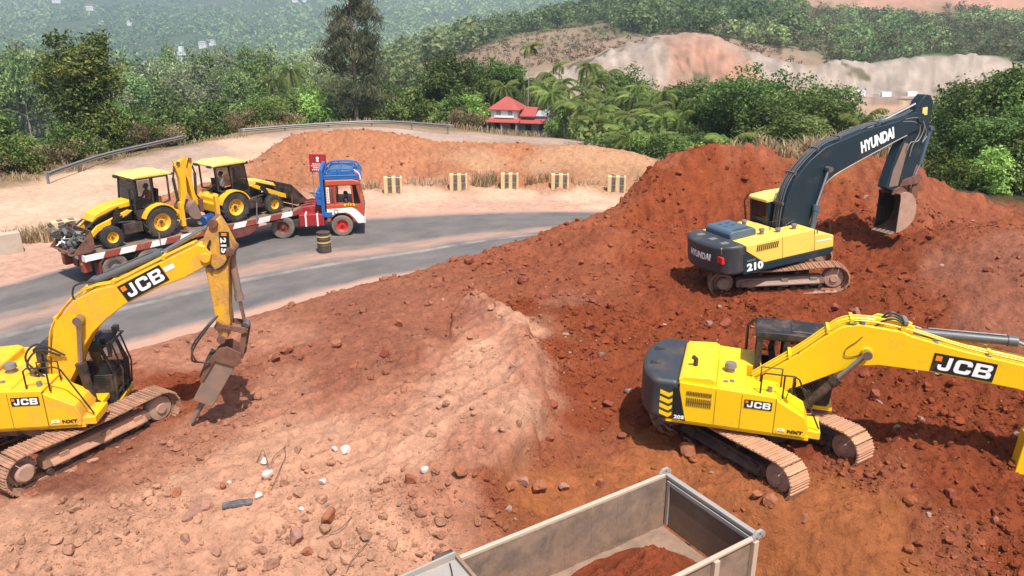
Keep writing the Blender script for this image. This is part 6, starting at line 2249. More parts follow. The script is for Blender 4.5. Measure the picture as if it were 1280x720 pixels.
    c.build('chassis', 'chassis', root, bevel=.01)
    for x in (.75, 2.15, 5.6):
        for s in (0, 1):
            wheel(root, T_(x, (W - .02) if s else .02, .52, s == 0) @ Matrix.Rotation(PI, 4, 'Z'), .52, .30, 'rubber_dusty', 'box_grey', lug=False)
    k = MB()
    x0, x1 = L + .15, L + 1.75
    k.prism([(x0, .95), (x1, .70), (x1 + .05, 1.6), (x1 - .12, 2.62), (x0 + .1, 2.78), (x0, 2.7)], .04, W - .04)
    kb = k.build('cab', 'white_paint', root, bevel=.07, seg=3)
    k = MB()
    k.prism([(x1 + .052, 1.65), (x1 + .06, 1.65), (x1 - .09, 2.5), (x1 - .10, 2.5)], .2, W - .2)
    for y in (.03, W - .04):
        k.prism([(x0 + .35, 1.7), (x1 - .1, 1.7), (x1 - .22, 2.45), (x0 + .4, 2.5)], y, y + .01)
    k.build('window', 'glass_dark', kb)
    for y in (.35, W - .35):
        k = MB()
        k.box(x1 + .0, x1 + .06, y - .2, y + .2, .95, 1.15)
        k.build('headlight', 'galv', kb, bevel=.02)
    return root


build_dumper()
# soil lying in the tipper box
nx, ny = 190, 120
xs = np.linspace(.0, 4.7, nx)
ys = np.linspace(.06, 2.24, ny)
X, Y = np.meshgrid(xs, ys, indexing='ij')
hh = .70 * np.exp(-(((X - 1.75) / 1.15) ** 2 + ((Y - 1.45) / .80) ** 2) ** 1.4) + .5 * np.exp(-(((X - 3.2) / .8) ** 2 + ((Y - 1.7) / .6) ** 2))
hh = hh * sstep(.05, .9, X) * (1 + .9 * fbm(X * 2.2, Y * 2.2, 4, 91)) + (.16 * (.4 - np.abs(fbm(X * 5, Y * 5, 4, 92))) + .10 * np.maximum(0, fbm(X * 11, Y * 11, 2, 94))) * sstep(.03, .2, hh) - .015
Z = -1.14 + hh
pts = np.stack([X.ravel(), Y.ravel(), Z.ravel()], 1)
pw = np.array([DT @ Vector(p) for p in pts])
i = np.arange(nx - 1)[:, None] * ny + np.arange(ny - 1)[None]
f = np.stack([i, i + ny, i + ny + 1, i + 1], -1).reshape(-1, 4)
colr = np.array(PAL['red'][0])[None] * (1.1 + .5 * fbm(pts[:, 0] * 2, pts[:, 1] * 2, 3, 93))[:, None]
o = np_mesh('soil_load', pw, f, 'soil', smooth=True, cols={'soil_col': colr, 'soil_rough': np.full(len(pw), .08)})
tag(o, 'heap of red soil lying in the open tipper box', 'soil heap')
o['kind'] = 'thing'


# ================================================================ KERB BLOCKS, DRUM, SIGN, GUARD RAIL
def make_block(M, label, old=False, seed=0):
    root = empty('barrier_block', mat=M)
    tag(root, label, 'concrete block', 'painted concrete blocks along the far road edge')
    rr = random.Random(seed)
    w, d, h = 1.06, .50, 1.0
    b = MB()
    b.box(-w / 2, w / 2, -d / 2, d / 2, -.15, h)
    b.build('concrete_body', 'concrete' if old else 'block_yellow', root, bevel=.035, seg=2)
    if not old:
        p = MB()
        for x0, x1 in ((-.30, -.06), (.17, .42)):
            for z0, z1 in ((.04, .49), (.51, .97)):
                p.mark()
                s = rr.uniform(-.01, .01)
                p.box(x0 + s, x1 + s, -d / 2 - .004, -d / 2 + .01, z0, z1)
        p.build_each('black_patch', 'block_black', root)
        p = MB()
        for x0, x1 in ((-.30, -.06), (.17, .42)):
            p.mark()
            p.box(x0, x1, -d / 2 + .03, d / 2 - .03, h - .01, h + .004)
        p.build_each('black_patch', 'block_black', root)
    return root


names = ['painted concrete block nearest the red truck cab', 'painted concrete block second from the truck cab, before the heap', 'painted concrete block in the middle of the row before the heap',
         'painted concrete block second from the red mound', 'painted concrete block at the end of the row beside the red mound']
for k, (u, v) in enumerate([(491, 243), (573, 239), (637, 238), (700, 239), (771, 242)]):
    p = P(u, v, 0)
    rz = [.10, .04, .0, -.03, -.12][k]
    make_block(Matrix.Translation((p[0], p[1] + .25, 0)) @ Matrix.Rotation(rz, 4, 'Z'), names[k], seed=k)
p = P(82, 303, 0)
make_block(Matrix.Translation((p[0], p[1] + .2, 0)) @ Rz4(38), 'striped concrete block half hidden behind the rear end of the trailer', seed=8)
p = P(8, 318, 0)
make_block(Matrix.Translation((p[0], p[1] + .2, -.1)) @ Rz4(42), 'worn unpainted concrete block at the left edge behind the road', True, seed=9)

p = P(404, 317, .006)
dr = empty('road_drum', loc=(p[0], p[1] + .28, .008))
tag(dr, 'brown steel drum with yellow bands standing on the road beside the truck', 'drum')
q = MB()
prof = [(0, 0), (.29, 0), (.30, .02)]
for z in (.30, .60):
    prof += [(.288, z - .05), (.288, z - .02), (.30, z), (.288, z + .02)]
prof += [(.288, .86), (.30, .88), (.30, .90), (.28, .90), (.275, .88), (0, .88)]
q.lathe(prof, axis='z', n=28)
q.build('barrel', 'drum', dr)
for z, t in ((.44, .06), (.70, .06)):
    q = MB()
    q.lathe([(.289, z), (.305, z), (.305, z + t), (.289, z + t), (.289, z)], axis='z', n=28)
    q.build('painted_band', 'drum_band', dr)

# dark red notice board on two posts behind the truck cab
sp = PY(386, 196, 43.0)
sg = empty('notice_board', loc=(sp[0], sp[1], gz(sp[0], sp[1]) - .1), rz=rad(-6))
tag(sg, 'dark red notice board on posts standing behind the truck cab', 'sign')
top = sp[2] - sg.location.z + .15
q = MB()
q.box(0, .98, -.02, .02, top - 1.0, top)
bo = q.build('board', 'red_deep', sg, bevel=.01)
for x in (.12, .86):
    q = MB()
    q.tube([(x, .045, 0), (x, .045, top - .05)], .03, 8)
    q.build('post', 'galv', sg)
q = MB()
q.lathe([(0, -.004), (.085, -.004), (.085, .004), (0, .004)], (.49, -.024, top - .22), n=16)
q.box(.42, .56, -.027, -.021, top - .42, top - .34)
q.box(.455, .525, -.027, -.021, top - .34, top - .26)
q.build('emblem', 'white_letter', bo)
for i, (a, b) in enumerate(((.16, .82), (.10, .88), (.2, .78), (.14, .84))):
    q = MB()
    x = a
    rr = random.Random(i)
    while x < b:
        l = rr.uniform(.05, .13)
        q.box(x, min(b, x + l), -.026, -.021, top - .56 - i * .11, top - .515 - i * .11)
        x += l + .03
    q.build('text_line', 'white_letter', bo)

# white plastic jug on the block nearest the truck (a pale cap stands on it)
GR = [(60, 218), (78, 211), (130, 194), (190, 180), (230, 171), (300, 163), (400, 155.5), (480, 152.5), (566, 158)]


def build_rail(pxs, label, zt=.62):
    pts = [P(u, v, zt) for u, v in pxs]
    root = empty('guard_rail', loc=(pts[0][0], pts[0][1], 0))
    tag(root, label, 'guard rail', 'steel guard rails along the old road')
    o0 = Vector((pts[0][0], pts[0][1], 0))
    line = smooth_line([(p[0] - o0.x, p[1] - o0.y) for p in pts], 10)
    prof = [(-.155, .0), (-.13, .03), (-.075, .075), (-.03, .03), (0, .0), (.03, .03), (.075, .075), (.13, .03), (.155, 0)]
    vs, fs = [], []
    for i, p in enumerate(line):
        a, b = line[max(0, i - 1)], line[min(len(line) - 1, i + 1)]
        t = Vector((b[0] - a[0], b[1] - a[1])).normalized()
        nr = Vector((t.y, -t.x))
        for z, d in prof:
            vs.append((p[0] + nr.x * d, p[1] + nr.y * d, zt + z))
    n = len(prof)
    for i in range(len(line) - 1):
        for k in range(n - 1):
            fs.append((i * n + k, (i + 1) * n + k, (i + 1) * n + k + 1, i * n + k + 1))
    m = MB()
    m.add(vs, fs)
    r = m.build('rail_beam', 'galv', root, fix=False)
    s = r.modifiers.new('gauge', 'SOLIDIFY')
    s.thickness = .012
    acc, nxt = 0, 0
    for i in range(1, len(line)):
        a, b = Vector(line[i - 1]), Vector(line[i])
        l = (b - a).length
        while nxt < acc + l:
            t = (nxt - acc) / l
            p = a.lerp(b, t)
            d = (b - a).normalized()
            nr = Vector((d.y, -d.x))
            q = MB()
            z0 = gz(p.x + o0.x, p.y + o0.y)
            q.box(p.x - nr.x * .07 - .06, p.x - nr.x * .07 + .06, p.y - nr.y * .07 - .06, p.y - nr.y * .07 + .06, z0 - .2, zt + .1)
            q.build('post', 'galv', root)
            nxt += 4.0
        acc += l
    return root


build_rail(GR[:5], 'steel guard rail half buried in scrub at the left end of the old road')
build_rail(GR[5:], 'steel guard rail along the far bend of the old road below the trees')

# ================================================================ HOUSE, POLE, FAR BUILDINGS
paint('roof_red', (0.31, 0.055, 0.045), 0.7, dirt=0.25, dirtcol=(0.35, 0.13, 0.10), scale=.6)
paint('wall_white', (0.70, 0.72, 0.72), 0.8, dirt=0.25, dirtcol=(0.45, 0.43, 0.40), scale=.6)
paint('wall_grey', (0.30, 0.31, 0.32), 0.8, dirt=0.3, scale=.6)
paint('dark_open', (0.02, 0.02, 0.022), 0.6, dirt=0.1)


def hip(m, x0, x1, y0, y1, z0, z1, eave=.35, rdg=.35):
    """hipped roof as a solid slab"""
    a, b, c, d = x0 - eave, x1 + eave, y0 - eave, y1 + eave
    xr0, xr1 = (x0 + x1) / 2 - (x1 - x0) * rdg * .5, (x0 + x1) / 2 + (x1 - x0) * rdg * .5
    ym = (y0 + y1) / 2
    vs = [(a, c, z0), (b, c, z0), (b, d, z0), (a, d, z0), (xr0, ym, z1), (xr1, ym, z1), (a, c, z0 - .14), (b, c, z0 - .14), (b, d, z0 - .14), (a, d, z0 - .14)]
    fs = [(0, 1, 5, 4), (1, 2, 5), (2, 3, 4, 5), (3, 0, 4), (6, 9, 8, 7), (0, 6, 7, 1), (1, 7, 8, 2), (2, 8, 9, 3), (3, 9, 6, 0)]
    m.add(vs, fs)


hp = PY(631, 166, 86)
hz = hp[2]
H = empty('house', loc=(hp[0], hp[1], hz), rz=rad(-14))
H.scale = (.72, .72, .62)
tag(H, 'small white house with red tiled roofs among the palms', 'house')
q = MB()
q.box(-2.2, 2.0, 0, 4.2, -1, 4.1)
q.build('wall', 'wall_white', H)
q = MB()
hip(q, -2.2, 2.0, 0, 4.2, 4.1, 6.1, .45, .12)
q.build('roof', 'roof_red', H)
q = MB()
q.prism([(-1.5, 1.95), (.05, 2.5), (.05, 2.62), (-1.5, 2.08)], -2.7, 2.5, plane='yz')
q.build('porch_roof', 'roof_red', H)
q = MB()
for x in (-2.4, -.2, 2.1):
    q.mark()
    q.box(x - .1, x + .1, -1.3, -1.1, -1, 2.0)
q.build_each('porch_post', 'wall_grey', H)
q = MB()
q.box(-2.1, 1.9, -.03, .0, -.5, 1.9)
q.build('porch_wall', 'wall_grey', H)
for x in (-1.6, .9):
    q = MB()
    q.box(x, x + .8, -.06, -.02, 0, 1.7)
    q.build('door', 'dark_open', H)
q = MB()
q.box(-1.6, 1.5, -.42, .0, 2.66, 3.0)
q.build('balcony', 'wall_white', H, bevel=.03)
for x in (-1.3, .5):
    q = MB()
    q.box(x, x + .7, -.03, .01, 3.1, 3.9)
    q.build('window', 'wall_grey', H)
q = MB()
q.box(2.05, 6.3, 1.2, 4.6, -1, 3.0)
q.build('wing_wall', 'wall_grey', H)
q = MB()
q.prism([(.6, 2.95), (2.9, 4.3), (5.2, 2.95), (5.2, 2.8), (2.9, 4.1), (.6, 2.8)], 2.0, 4.6, plane='yz')
q.prism([(-.3, 1.75), (1.25, 2.35), (1.25, 2.47), (-.3, 1.87)], 2.0, 6.2, plane='yz')
q.build('wing_roof', 'roof_red', H)
q = MB()
q.prism([(1.0, 3.0), (2.9, 3.7), (5.2, 3.0), (5.2, 2.9), (1.0, 2.9)], 4.6, 6.4, plane='yz')
q.build('wing_roof', 'wall_grey', H)
for x in (3.0, 5.2):
    q = MB()
    q.box(x, x + .9, 1.16, 1.19, .4, 1.6)
    q.build('window', 'dark_open', H)

pp = PY(684, 170, 84)
U_ = empty('utility_pole', loc=(pp[0], pp[1], pp[2] - .5))
tag(U_, 'slim pale pole with a white box beside the red roofed house', 'pole')
q = MB()
q.tube([(0, 0, 0), (0, 0, 5.1)], .09, 8)
q.build('shaft', 'galv', U_)
q = MB()
q.box(-.3, .1, -.2, .1, 2.95, 3.3)
q.build('meter_box', 'white_paint', U_, bevel=.03)
q = MB()
q.tube([(0, 0, 3.2), (.45, -.1, 3.3)], .04, 6)
q.box(.3, .6, -.2, 0, 3.25, 3.36)
q.build('lamp_arm', 'galv', U_)

# pale blocks on the far road below the cut
for k, (u, lab) in enumerate(((1076, 'white block on the far road, leftmost of the three below the cut'), (1109, 'white block on the far road, middle one of the three below the cut'), (1141, 'white block on the far road, rightmost of the three below the cut'))):
    p = PY(u, 108, 200)
    z = gz(p[0], 200)
    q = MB(Matrix.Translation((p[0], 200, z)))
    q.prism([(-.6, -.5), (.6, -.5), (.5, 1.2), (-.5, 1.2)], -1.2, 1.2, plane='yz')
    o = q.build('road_barrier', 'wall_white', bevel=.1)
    tag(o, lab, 'barrier', 'white blocks on the far road')

# houses scattered in the far valley
VAL = [(221, 66, 1180, 26, 'wide white building with a tower in the far valley'), (234, 64, 1150, 9, 'narrow white building right of the wide white one in the far valley'), (206, 69, 1080, 14, 'low pale building at the left of the white valley cluster'), (252, 53, 1400, 12, 'pale house on the slope right above the valley cluster'), (264, 51, 1430, 10, 'small pale house right of the slope house above the valley cluster'),
       (163, 39, 1700, 10, 'small white house alone on the hazy far slope'), (113, 20, 2000, 18, 'reddish roofed house high on the hazy far hill'), (71, 7, 2200, 22, 'pale house near the top left of the far hill'), (369, 9, 2200, 14, 'white house high on the far hill left of the tall casuarina'), (381, 9, 2200, 10, 'smaller white house beside another high on the far hill')]
for u, v, yy, wd, lab in VAL:
    p = PY(u, v, yy)
    z = gz(p[0], p[1]) + 3.5
    rt = empty('house', loc=(p[0], p[1], z))
    tag(rt, lab, 'house', 'houses in the far valley')
    hh_ = wd * .55
    q = MB()
    q.box(-wd / 2, wd / 2, 0, wd * .7, -4, hh_)
    if wd > 20 and v > 50:
        q.box(wd * .12, wd * .3, 0, wd * .3, hh_, hh_ * 1.9)
    q.build('wall', 'wall_white', rt)
    q = MB()
    hip(q, -wd / 2, wd / 2, 0, wd * .7, hh_ + .2, hh_ * 1.35, wd * .05)
    q.build('roof', 'roof_red' if 'reddish' in lab else 'wall_grey', rt)
    q = MB()
    for i in range(3):
        q.mark()
        q.box(-wd * .35 + i * wd * .28, -wd * .22 + i * wd * .28, -.15, .05, hh_ * .25, hh_ * .65)
    q.build_each('window', 'wall_grey', rt)
# ================================================================ PLANTS
def leaf_mat(name, dark, mid, light, trans=0.36):
    m, nt, b = new_mat(name)
    MATS[name] = m
    at = N(nt, 'ShaderNodeAttribute', attribute_name='tint')
    r = nt.nodes.new('ShaderNodeValToRGB')
    r.color_ramp.elements[0].color = (*dark, 1)
    r.color_ramp.elements[1].color = (*light, 1)
    e = r.color_ramp.elements.new(.5)
    e.color = (*mid, 1)
    nt.links.new(at.outputs['Fac'], r.inputs['Fac'])
    oi = nt.nodes.new('ShaderNodeObjectInfo')
    hv = nt.nodes.new('ShaderNodeHueSaturation')
    mr = nt.nodes.new('ShaderNodeMapRange')
    mr.inputs[3].default_value = .72
    mr.inputs[4].default_value = 1.5
    nt.links.new(oi.outputs['Random'], mr.inputs[0])
    nt.links.new(mr.outputs[0], hv.inputs['Value'])
    mh = nt.nodes.new('ShaderNodeMapRange')
    mh.inputs[3].default_value = .485
    mh.inputs[4].default_value = .515
    nt.links.new(oi.outputs['Random'], mh.inputs[0])
    nt.links.new(mh.outputs[0], hv.inputs['Hue'])
    nt.links.new(r.outputs['Color'], hv.inputs['Color'])
    nt.links.new(hv.outputs[0], b.inputs['Base Color'])
    b.inputs['Roughness'].default_value = .6
    b.inputs['Specular IOR Level'].default_value = .12
    tr = nt.nodes.new('ShaderNodeBsdfTranslucent')
    nt.links.new(hv.outputs[0], tr.inputs['Color'])
    mx = nt.nodes.new('ShaderNodeMixShader')
    mx.inputs[0].default_value = trans
    nt.links.new(b.outputs[0], mx.inputs[1])
    nt.links.new(tr.outputs[0], mx.inputs[2])
    nt.links.new(mx.outputs[0], nt.nodes['Material Output'].inputs['Surface'])


leaf_mat('leaf_dark', (0.037, 0.062, 0.018), (0.092, 0.141, 0.036), (0.205, 0.268, 0.078))
leaf_mat('leaf_mid', (0.059, 0.094, 0.023), (0.145, 0.208, 0.057), (0.284, 0.362, 0.117))
leaf_mat('leaf_bright', (0.092, 0.154, 0.029), (0.191, 0.288, 0.065), (0.330, 0.456, 0.130))
leaf_mat('leaf_grey', (0.106, 0.134, 0.062), (0.218, 0.261, 0.130), (0.370, 0.402, 0.221))
leaf_mat('leaf_olive', (0.029, 0.046, 0.010), (0.092, 0.127, 0.029), (0.277, 0.275, 0.072))
leaf_mat('leaf_palm', (0.048, 0.077, 0.019), (0.125, 0.171, 0.040), (0.292, 0.280, 0.085))
leaf_mat('leaf_needle', (0.045, 0.056, 0.031), (0.106, 0.121, 0.065), (0.198, 0.194, 0.111), .1)
leaf_mat('leaf_brown', (0.085, 0.062, 0.028), (0.165, 0.125, 0.062), (0.29, 0.225, 0.12))
leaf_mat('leaf_dry', (.26, .18, .09), (.40, .30, .165), (.56, .45, .28))
leaf_mat('leaf_far', (0.073, 0.118, 0.042), (0.152, 0.221, 0.078), (0.277, 0.328, 0.137))
leaf_mat('leaf_brush', (0.085, 0.085, 0.04), (0.145, 0.145, 0.068), (0.235, 0.215, 0.115))
paint('bark', (0.10, 0.075, 0.055), .9, dirt=.4, dirtcol=(.17, .13, .10), scale=2, bump=.4)
paint('bark_pale', (0.30, 0.25, 0.21), .9, dirt=.4, dirtcol=(.17, .13, .10), scale=2, bump=.3)


def unit(a):
    return a / np.maximum(np.linalg.norm(a, axis=1, keepdims=True), 1e-9)


def leaves(pos, out, size, rng, aspect=.55, spread=.9, tint=None, droop=0.0):
    """diamond leaves: pos (n,3), out (n,3) outward directions"""
    n = len(pos)
    nrm = unit(out + spread * rng.normal(size=(n, 3)))
    d = unit(np.cross(nrm, rng.normal(size=(n, 3))))
    d[:, 2] -= droop
    d = unit(d)
    s = np.cross(nrm, d)
    L = size * rng.uniform(.6, 1.35, n)[:, None]
    a = pos - d * L * .5
    c = pos + d * L * .5 - nrm * L * .08
    b = pos + s * L * aspect * .5 + nrm * L * .06
    e = pos - s * L * aspect * .5 + nrm * L * .06
    v = np.stack([a, b, c, e], 1).reshape(-1, 3)
    f = np.arange(n * 4).reshape(n, 4)
    if tint is None:
        tint = rng.uniform(0, 1, n)
    return v, f, np.repeat(tint, 4)


def crown_points(lobes, nclump, per, crad, rng, shell=.55):
    """clumps spread through ellipsoid lobes [(cx,cy,cz,rx,ry,rz)]"""
    lob = np.array(lobes, float)
    vol = lob[:, 3] * lob[:, 4] * lob[:, 5]
    pick = rng.choice(len(lob), nclump, p=vol / vol.sum())
    d = unit(rng.normal(size=(nclump, 3)))
    r = rng.uniform(shell ** 3, 1, nclump) ** (1 / 3)
    c = lob[pick, :3] + d * lob[pick, 3:] * r[:, None]
    ctint = np.clip(rng.uniform(.0, .85, len(lob))[pick] * .65 + rng.uniform(0, .45, nclump), 0, 1)
    p = np.repeat(c, per, 0) + rng.normal(size=(nclump * per, 3)) * crad
    o = np.repeat(unit(d / lob[pick, 3:]), per, 0) * .8 + np.array([0, 0, .55])
    t = np.clip(np.repeat(ctint, per) + rng.normal(size=nclump * per) * .16, 0, 1)
    return p, o, t


def limbs(mb, base, top, r0, lobes, rng, n=6, bend=.5):
    b, t = np.array(base, float), np.array(top, float)
    mid = (b + t) / 2 + np.array([rng.uniform(-bend, bend), rng.uniform(-bend, bend), 0])
    path = [tuple((1 - s) ** 2 * b + 2 * s * (1 - s) * mid + s * s * t) for s in np.linspace(0, 1, 8)]
    mb.tube(path, [r0 * (1 - .75 * s) * (1.25 if s == 0 else 1) for s in np.linspace(0, 1, 8)], 9)
    for i in range(n):
        s = rng.uniform(.35, .9)
        p = np.array(path[int(s * 7)])
        l = np.array(lobes[rng.integers(len(lobes))][:3]) + rng.normal(size=3) * .3
        m2 = (p + l) / 2 + np.array([0, 0, .3]) * np.linalg.norm(l - p) * .3
        pp = [tuple((1 - q) ** 2 * p + 2 * q * (1 - q) * m2 + q * q * l) for q in np.linspace(0, 1, 6)]
        mb.tube(pp, [r0 * .45 * (1 - .8 * q) for q in np.linspace(0, 1, 6)], 6)


PROTO = {}


def proto_tree(key, h, w, leafmat, seed, nclump=330, per=16, size=.36, crad=.34, bark='bark', lobes=None, trunk=True, top=None, nl=7, zlow=.32, aspect=.55, r0=None, droop=0.0, name='broadleaf_tree'):
    rng = np.random.default_rng(seed)
    if lobes is None:
        lobes = []
        nl = int(nl * (2.0 if trunk else 1.3))
        for i in range(nl):
            a = i * 2.4 + rng.uniform(-.5, .5)
            q = rng.uniform(.15, .95) * w / 2
            z = h * rng.uniform(zlow + .06, .95 - .35 * (q / (w / 2)) ** 2)
            k = rng.uniform(.13, .27)
            lobes.append((q * math.cos(a), q * math.sin(a), z, w * k, w * k * rng.uniform(.8, 1.1), min(w * k * rng.uniform(.5, .8), h * .2)))
        lobes.append((0, 0, h * .86, w * .16, w * .16, h * .12))
        lobes.append((0, 0, h * .66, w * .24, w * .24, h * .15))
    root = empty(name)
    m = MB()
    if trunk:
        limbs(m, (0, 0, -.5), top or (0, 0, h * .78), r0 or h * .022, lobes, rng)
    else:
        for i in range(5):
            l = lobes[rng.integers(len(lobes))]
            m.tube([(0, 0, -.3), (l[0] * .4, l[1] * .4, l[2] * .5), (l[0], l[1], l[2])], [.04, .03, .012], 5)
    t = m.build('trunk' if trunk else 'stem', bark, root)
    p, o, ti = crown_points(lobes, nclump, per, crad, rng)
    v, f, tt = leaves(p, o, size, rng, aspect, tint=ti, droop=droop)
    np_mesh('crown', v, f, leafmat, root, cols={'tint': tt})
    PROTO[key] = [root, False]
    return root


def proto_palm(key, h, seed, nf=18, fl=3.6, lean=.6, mat='leaf_palm', leaf=.85, upright=.0, r=.16, name='coconut_palm'):
    rng = np.random.default_rng(seed)
    root = empty(name)
    m = MB()
    path = [(lean * s ** 1.6, .3 * lean * math.sin(2 * s), -0.4 + (h + .4) * s) for s in np.linspace(0, 1, 12)]
    m.tube(path, [r * (1.35 if s < .05 else 1 - .35 * s) for s in np.linspace(0, 1, 12)], 9)
    m.build('trunk', 'bark_pale', root)
    tip = np.array(path[-1])
    V, F_, T_t = [], [], []
    st = MB()
    for k in range(nf):
        az = 2 * PI * k / nf * 2.4 + rng.uniform(-.25, .25)
        el = rng.uniform(-.35, 1.15) + upright
        L = fl * rng.uniform(.8, 1.1)
        n = 24
        p = tip.copy()
        pts = [p.copy()]
        e = el
        for i in range(n):
            e -= (.075 + .02 * (1.2 - el)) * rng.uniform(.8, 1.2)
            e = max(e, -1.45)
            p = p + L / n * np.array([math.cos(az) * math.cos(e), math.sin(az) * math.cos(e), math.sin(e)])
            pts.append(p.copy())
        st.tube([tuple(q) for q in pts[::3]], [.035 * (1 - .8 * i / (len(pts[::3]) - 1)) for i in range(len(pts[::3]))], 4)
        old = 0.75 if el < -.05 else 0.0
        ft = np.clip(rng.uniform(.15, .7) + old * rng.uniform(0, .6), 0, 1)
        for i in range(2, n + 1):
            q = pts[i]
            d = pts[i] - pts[i - 1]
            d /= np.linalg.norm(d)
            side = np.cross(d, [0, 0, 1])
            side /= max(np.linalg.norm(side), 1e-6)
            ll = leaf * (math.sin(PI * (i / n * .88 + .1)) ** .6) * rng.uniform(.85, 1.1)
            for s in (-1, 1):
                dr = d * .55 + side * s * .75 + np.array([0, 0, -.45 - rng.uniform(0, .3)])
                dr /= np.linalg.norm(dr)
                w = d * .055
                b0 = len(V)
                V += [q - w, q + w, q + dr * ll * .6 + w * .9, q + dr * ll + np.array([0, 0, -.08])]
                F_.append((b0, b0 + 1, b0 + 2, b0 + 3))
                T_t += [min(1, max(0, ft + rng.normal() * .1))] * 4
    c = np_mesh('crown', np.array(V), np.array(F_), mat, root, cols={'tint': np.array(T_t)})
    so_ = st.build('frond_stalk', 'leaf_palm', c)
    so_.data.attributes.new('tint', 'FLOAT', 'POINT').data.foreach_set('value', np.full(len(so_.data.vertices), .7, np.float32))
    PROTO[key] = [root, False]
    return root


def place(key, x, y, s=1.0, rz=None, label=None, cat='tree', group=None, z=None, sz=None, name=None):
    root, used = PROTO[key]
    if used:
        o = copy_tree(root)
    else:
        o = root
        PROTO[key][1] = True
    o.location = (x, y, gz(x, y) - .05 if z is None else z)
    o.rotation_euler = (0, 0, RNG.uniform(0, 6.28) if rz is None else rz)
    o.scale = (s, s, s if sz is None else sz)
    if name:
        o.name = name
    tag(o, label, cat, group)
    return o


def at(u, y, v=None):
    """ground spot seen in the column u at distance y"""
    depth = y * _c + CAM_H * _s
    x = (u - 640) / FOCAL * depth
    z = gz(x, y)
    depth = y * _c + (CAM_H - z) * _s
    x = (u - 640) / FOCAL * depth
    return x, y, gz(x, y)


def h_for(u, v, y):
    """height over ground that reaches image row v"""
    x, y, z = at(u, y)
    return PY(u, v, y)[2] - z


# prototypes: first use places the prototype itself
proto_tree('bA', 8, 7, 'leaf_mid', 101)
proto_tree('bB', 9, 6.5, 'leaf_dark', 102)
proto_tree('bC', 7, 6, 'leaf_bright', 103, nclump=260)
proto_tree('bD', 10, 8, 'leaf_dark', 104, nclump=460, size=.34, nl=10)
proto_tree('acA', 11, 7, 'leaf_grey', 105, nclump=260, per=14, size=.5, crad=.5, bark='bark_pale', zlow=.38)
proto_tree('acB', 12, 6, 'leaf_far', 106, nclump=240, per=14, size=.5, crad=.5, bark='bark_pale', zlow=.34)
proto_tree('acC', 9, 7, 'leaf_mid', 107, nclump=230, per=14, size=.5, crad=.5, bark='bark_pale', zlow=.34)
proto_tree('shA', 3, 3.6, 'leaf_mid', 108, nclump=150, per=14, size=.26, crad=.22, trunk=False, zlow=.02, nl=6, name='shrub')
proto_tree('shB', 2.6, 3.4, 'leaf_olive', 109, nclump=140, per=14, size=.24, crad=.22, trunk=False, zlow=.0, nl=6, name='shrub')
proto_tree('shC', 3, 3.2, 'leaf_bright', 110, nclump=130, per=14, size=.28, crad=.22, trunk=False, zlow=.02, nl=5, name='shrub')
proto_tree('shD', 3, 4, 'leaf_dark', 111, nclump=170, per=14, size=.28, crad=.25, trunk=False, zlow=.0, nl=6, name='shrub')
proto_tree('shE', 2, 3.2, 'leaf_brown', 112, nclump=110, per=12, size=.22, crad=.25, trunk=False, zlow=.0, nl=5, name='shrub')
proto_palm('pA', 8.0, 201)
proto_palm('pB', 6.0, 202, nf=20, lean=-.8)
proto_palm('pC', 10.5, 203, nf=16, fl=3.2, lean=.5)
proto_palm('pD', 3.0, 204, nf=14, fl=3.8, lean=.3, upright=.25, leaf=1.0)
proto_palm('ar', 10.0, 205, nf=10, fl=1.7, lean=.3, leaf=.55, r=.07, upright=.2, name='areca_palm')
# columnar tree smothered in creepers
lob = [(0, 0, 1.2, 1.9, 1.7, 1.3), (.3, 0, 2.8, 1.5, 1.4, 1.4), (-.5, 0, 4.4, 1.3, 1.2, 1.4), (.5, .2, 5.6, 1.45, 1.3, 1.4), (-.3, 0, 7.0, 1.55, 1.4, 1.0), (.5, .1, 8.0, 1.2, 1.1, .9), (-1.7, .2, 7.0, .8, .7, .55), (-2.2, .2, 6.2, .5, .5, .9), (-.9, .1, 8.6, .75, .7, .5), (1.6, 0, 6.6, .6, .6, 1.0), (-1.9, .1, 5.0, .45, .4, .8), (1.2, .1, 8.7, .5, .5, .4)]
proto_tree('creeper', 9.2, 4, 'leaf_olive', 113, nclump=720, per=18, size=.26, crad=.20, lobes=lob, r0=.28, droop=.5, name='creeper_covered_tree')
# feathery casuarina
rng = np.random.default_rng(114)
cas = empty('casuarina_tree')
m = MB()
HC = 17.5
m.tube([(.35 * math.sin(2.2 * s), .2 * s, -.5 + HC * s) for s in np.linspace(0, 1, 14)], [.26 * (1 - .88 * s) for s in np.linspace(0, 1, 14)], 9)
Vs, Os, Ts = [], [], []
for i in range(125):
    s = rng.uniform(.12, .99)
    z = HC * s
    az = rng.uniform(0, 2 * PI)
    ln = (3.4 * (1 - s) ** .45 + .7) * rng.uniform(.55, 1.15)
    d = np.array([math.cos(az), math.sin(az), rng.uniform(.25, .8)])
    p0 = np.array([.35 * math.sin(2.2 * s), .2 * s, z])
    pts = [p0 + d * ln * t + np.array([0, 0, -.35 * ln * t * t]) for t in np.linspace(0, 1, 6)]
    m.tube([tuple(p) for p in pts], [.05 * (1 - .85 * t) * (1.3 - s) + .008 for t in np.linspace(0, 1, 6)], 5)
    tint = rng.uniform(.1, .9)
    for j in range(11):
        t = rng.uniform(.3, 1.05)
        k = min(4, int(t * 5))
        c = pts[k] + (pts[k + 1] - pts[k]) * (t * 5 - k)
        q = c + rng.normal(size=(12, 3)) * np.array([.30, .30, .26])
        Vs.append(q)
        Os.append(rng.normal(size=(12, 3)))
        Ts.append(np.clip(tint + rng.normal(size=12) * .15, 0, 1))
m.build('trunk', 'bark', cas)
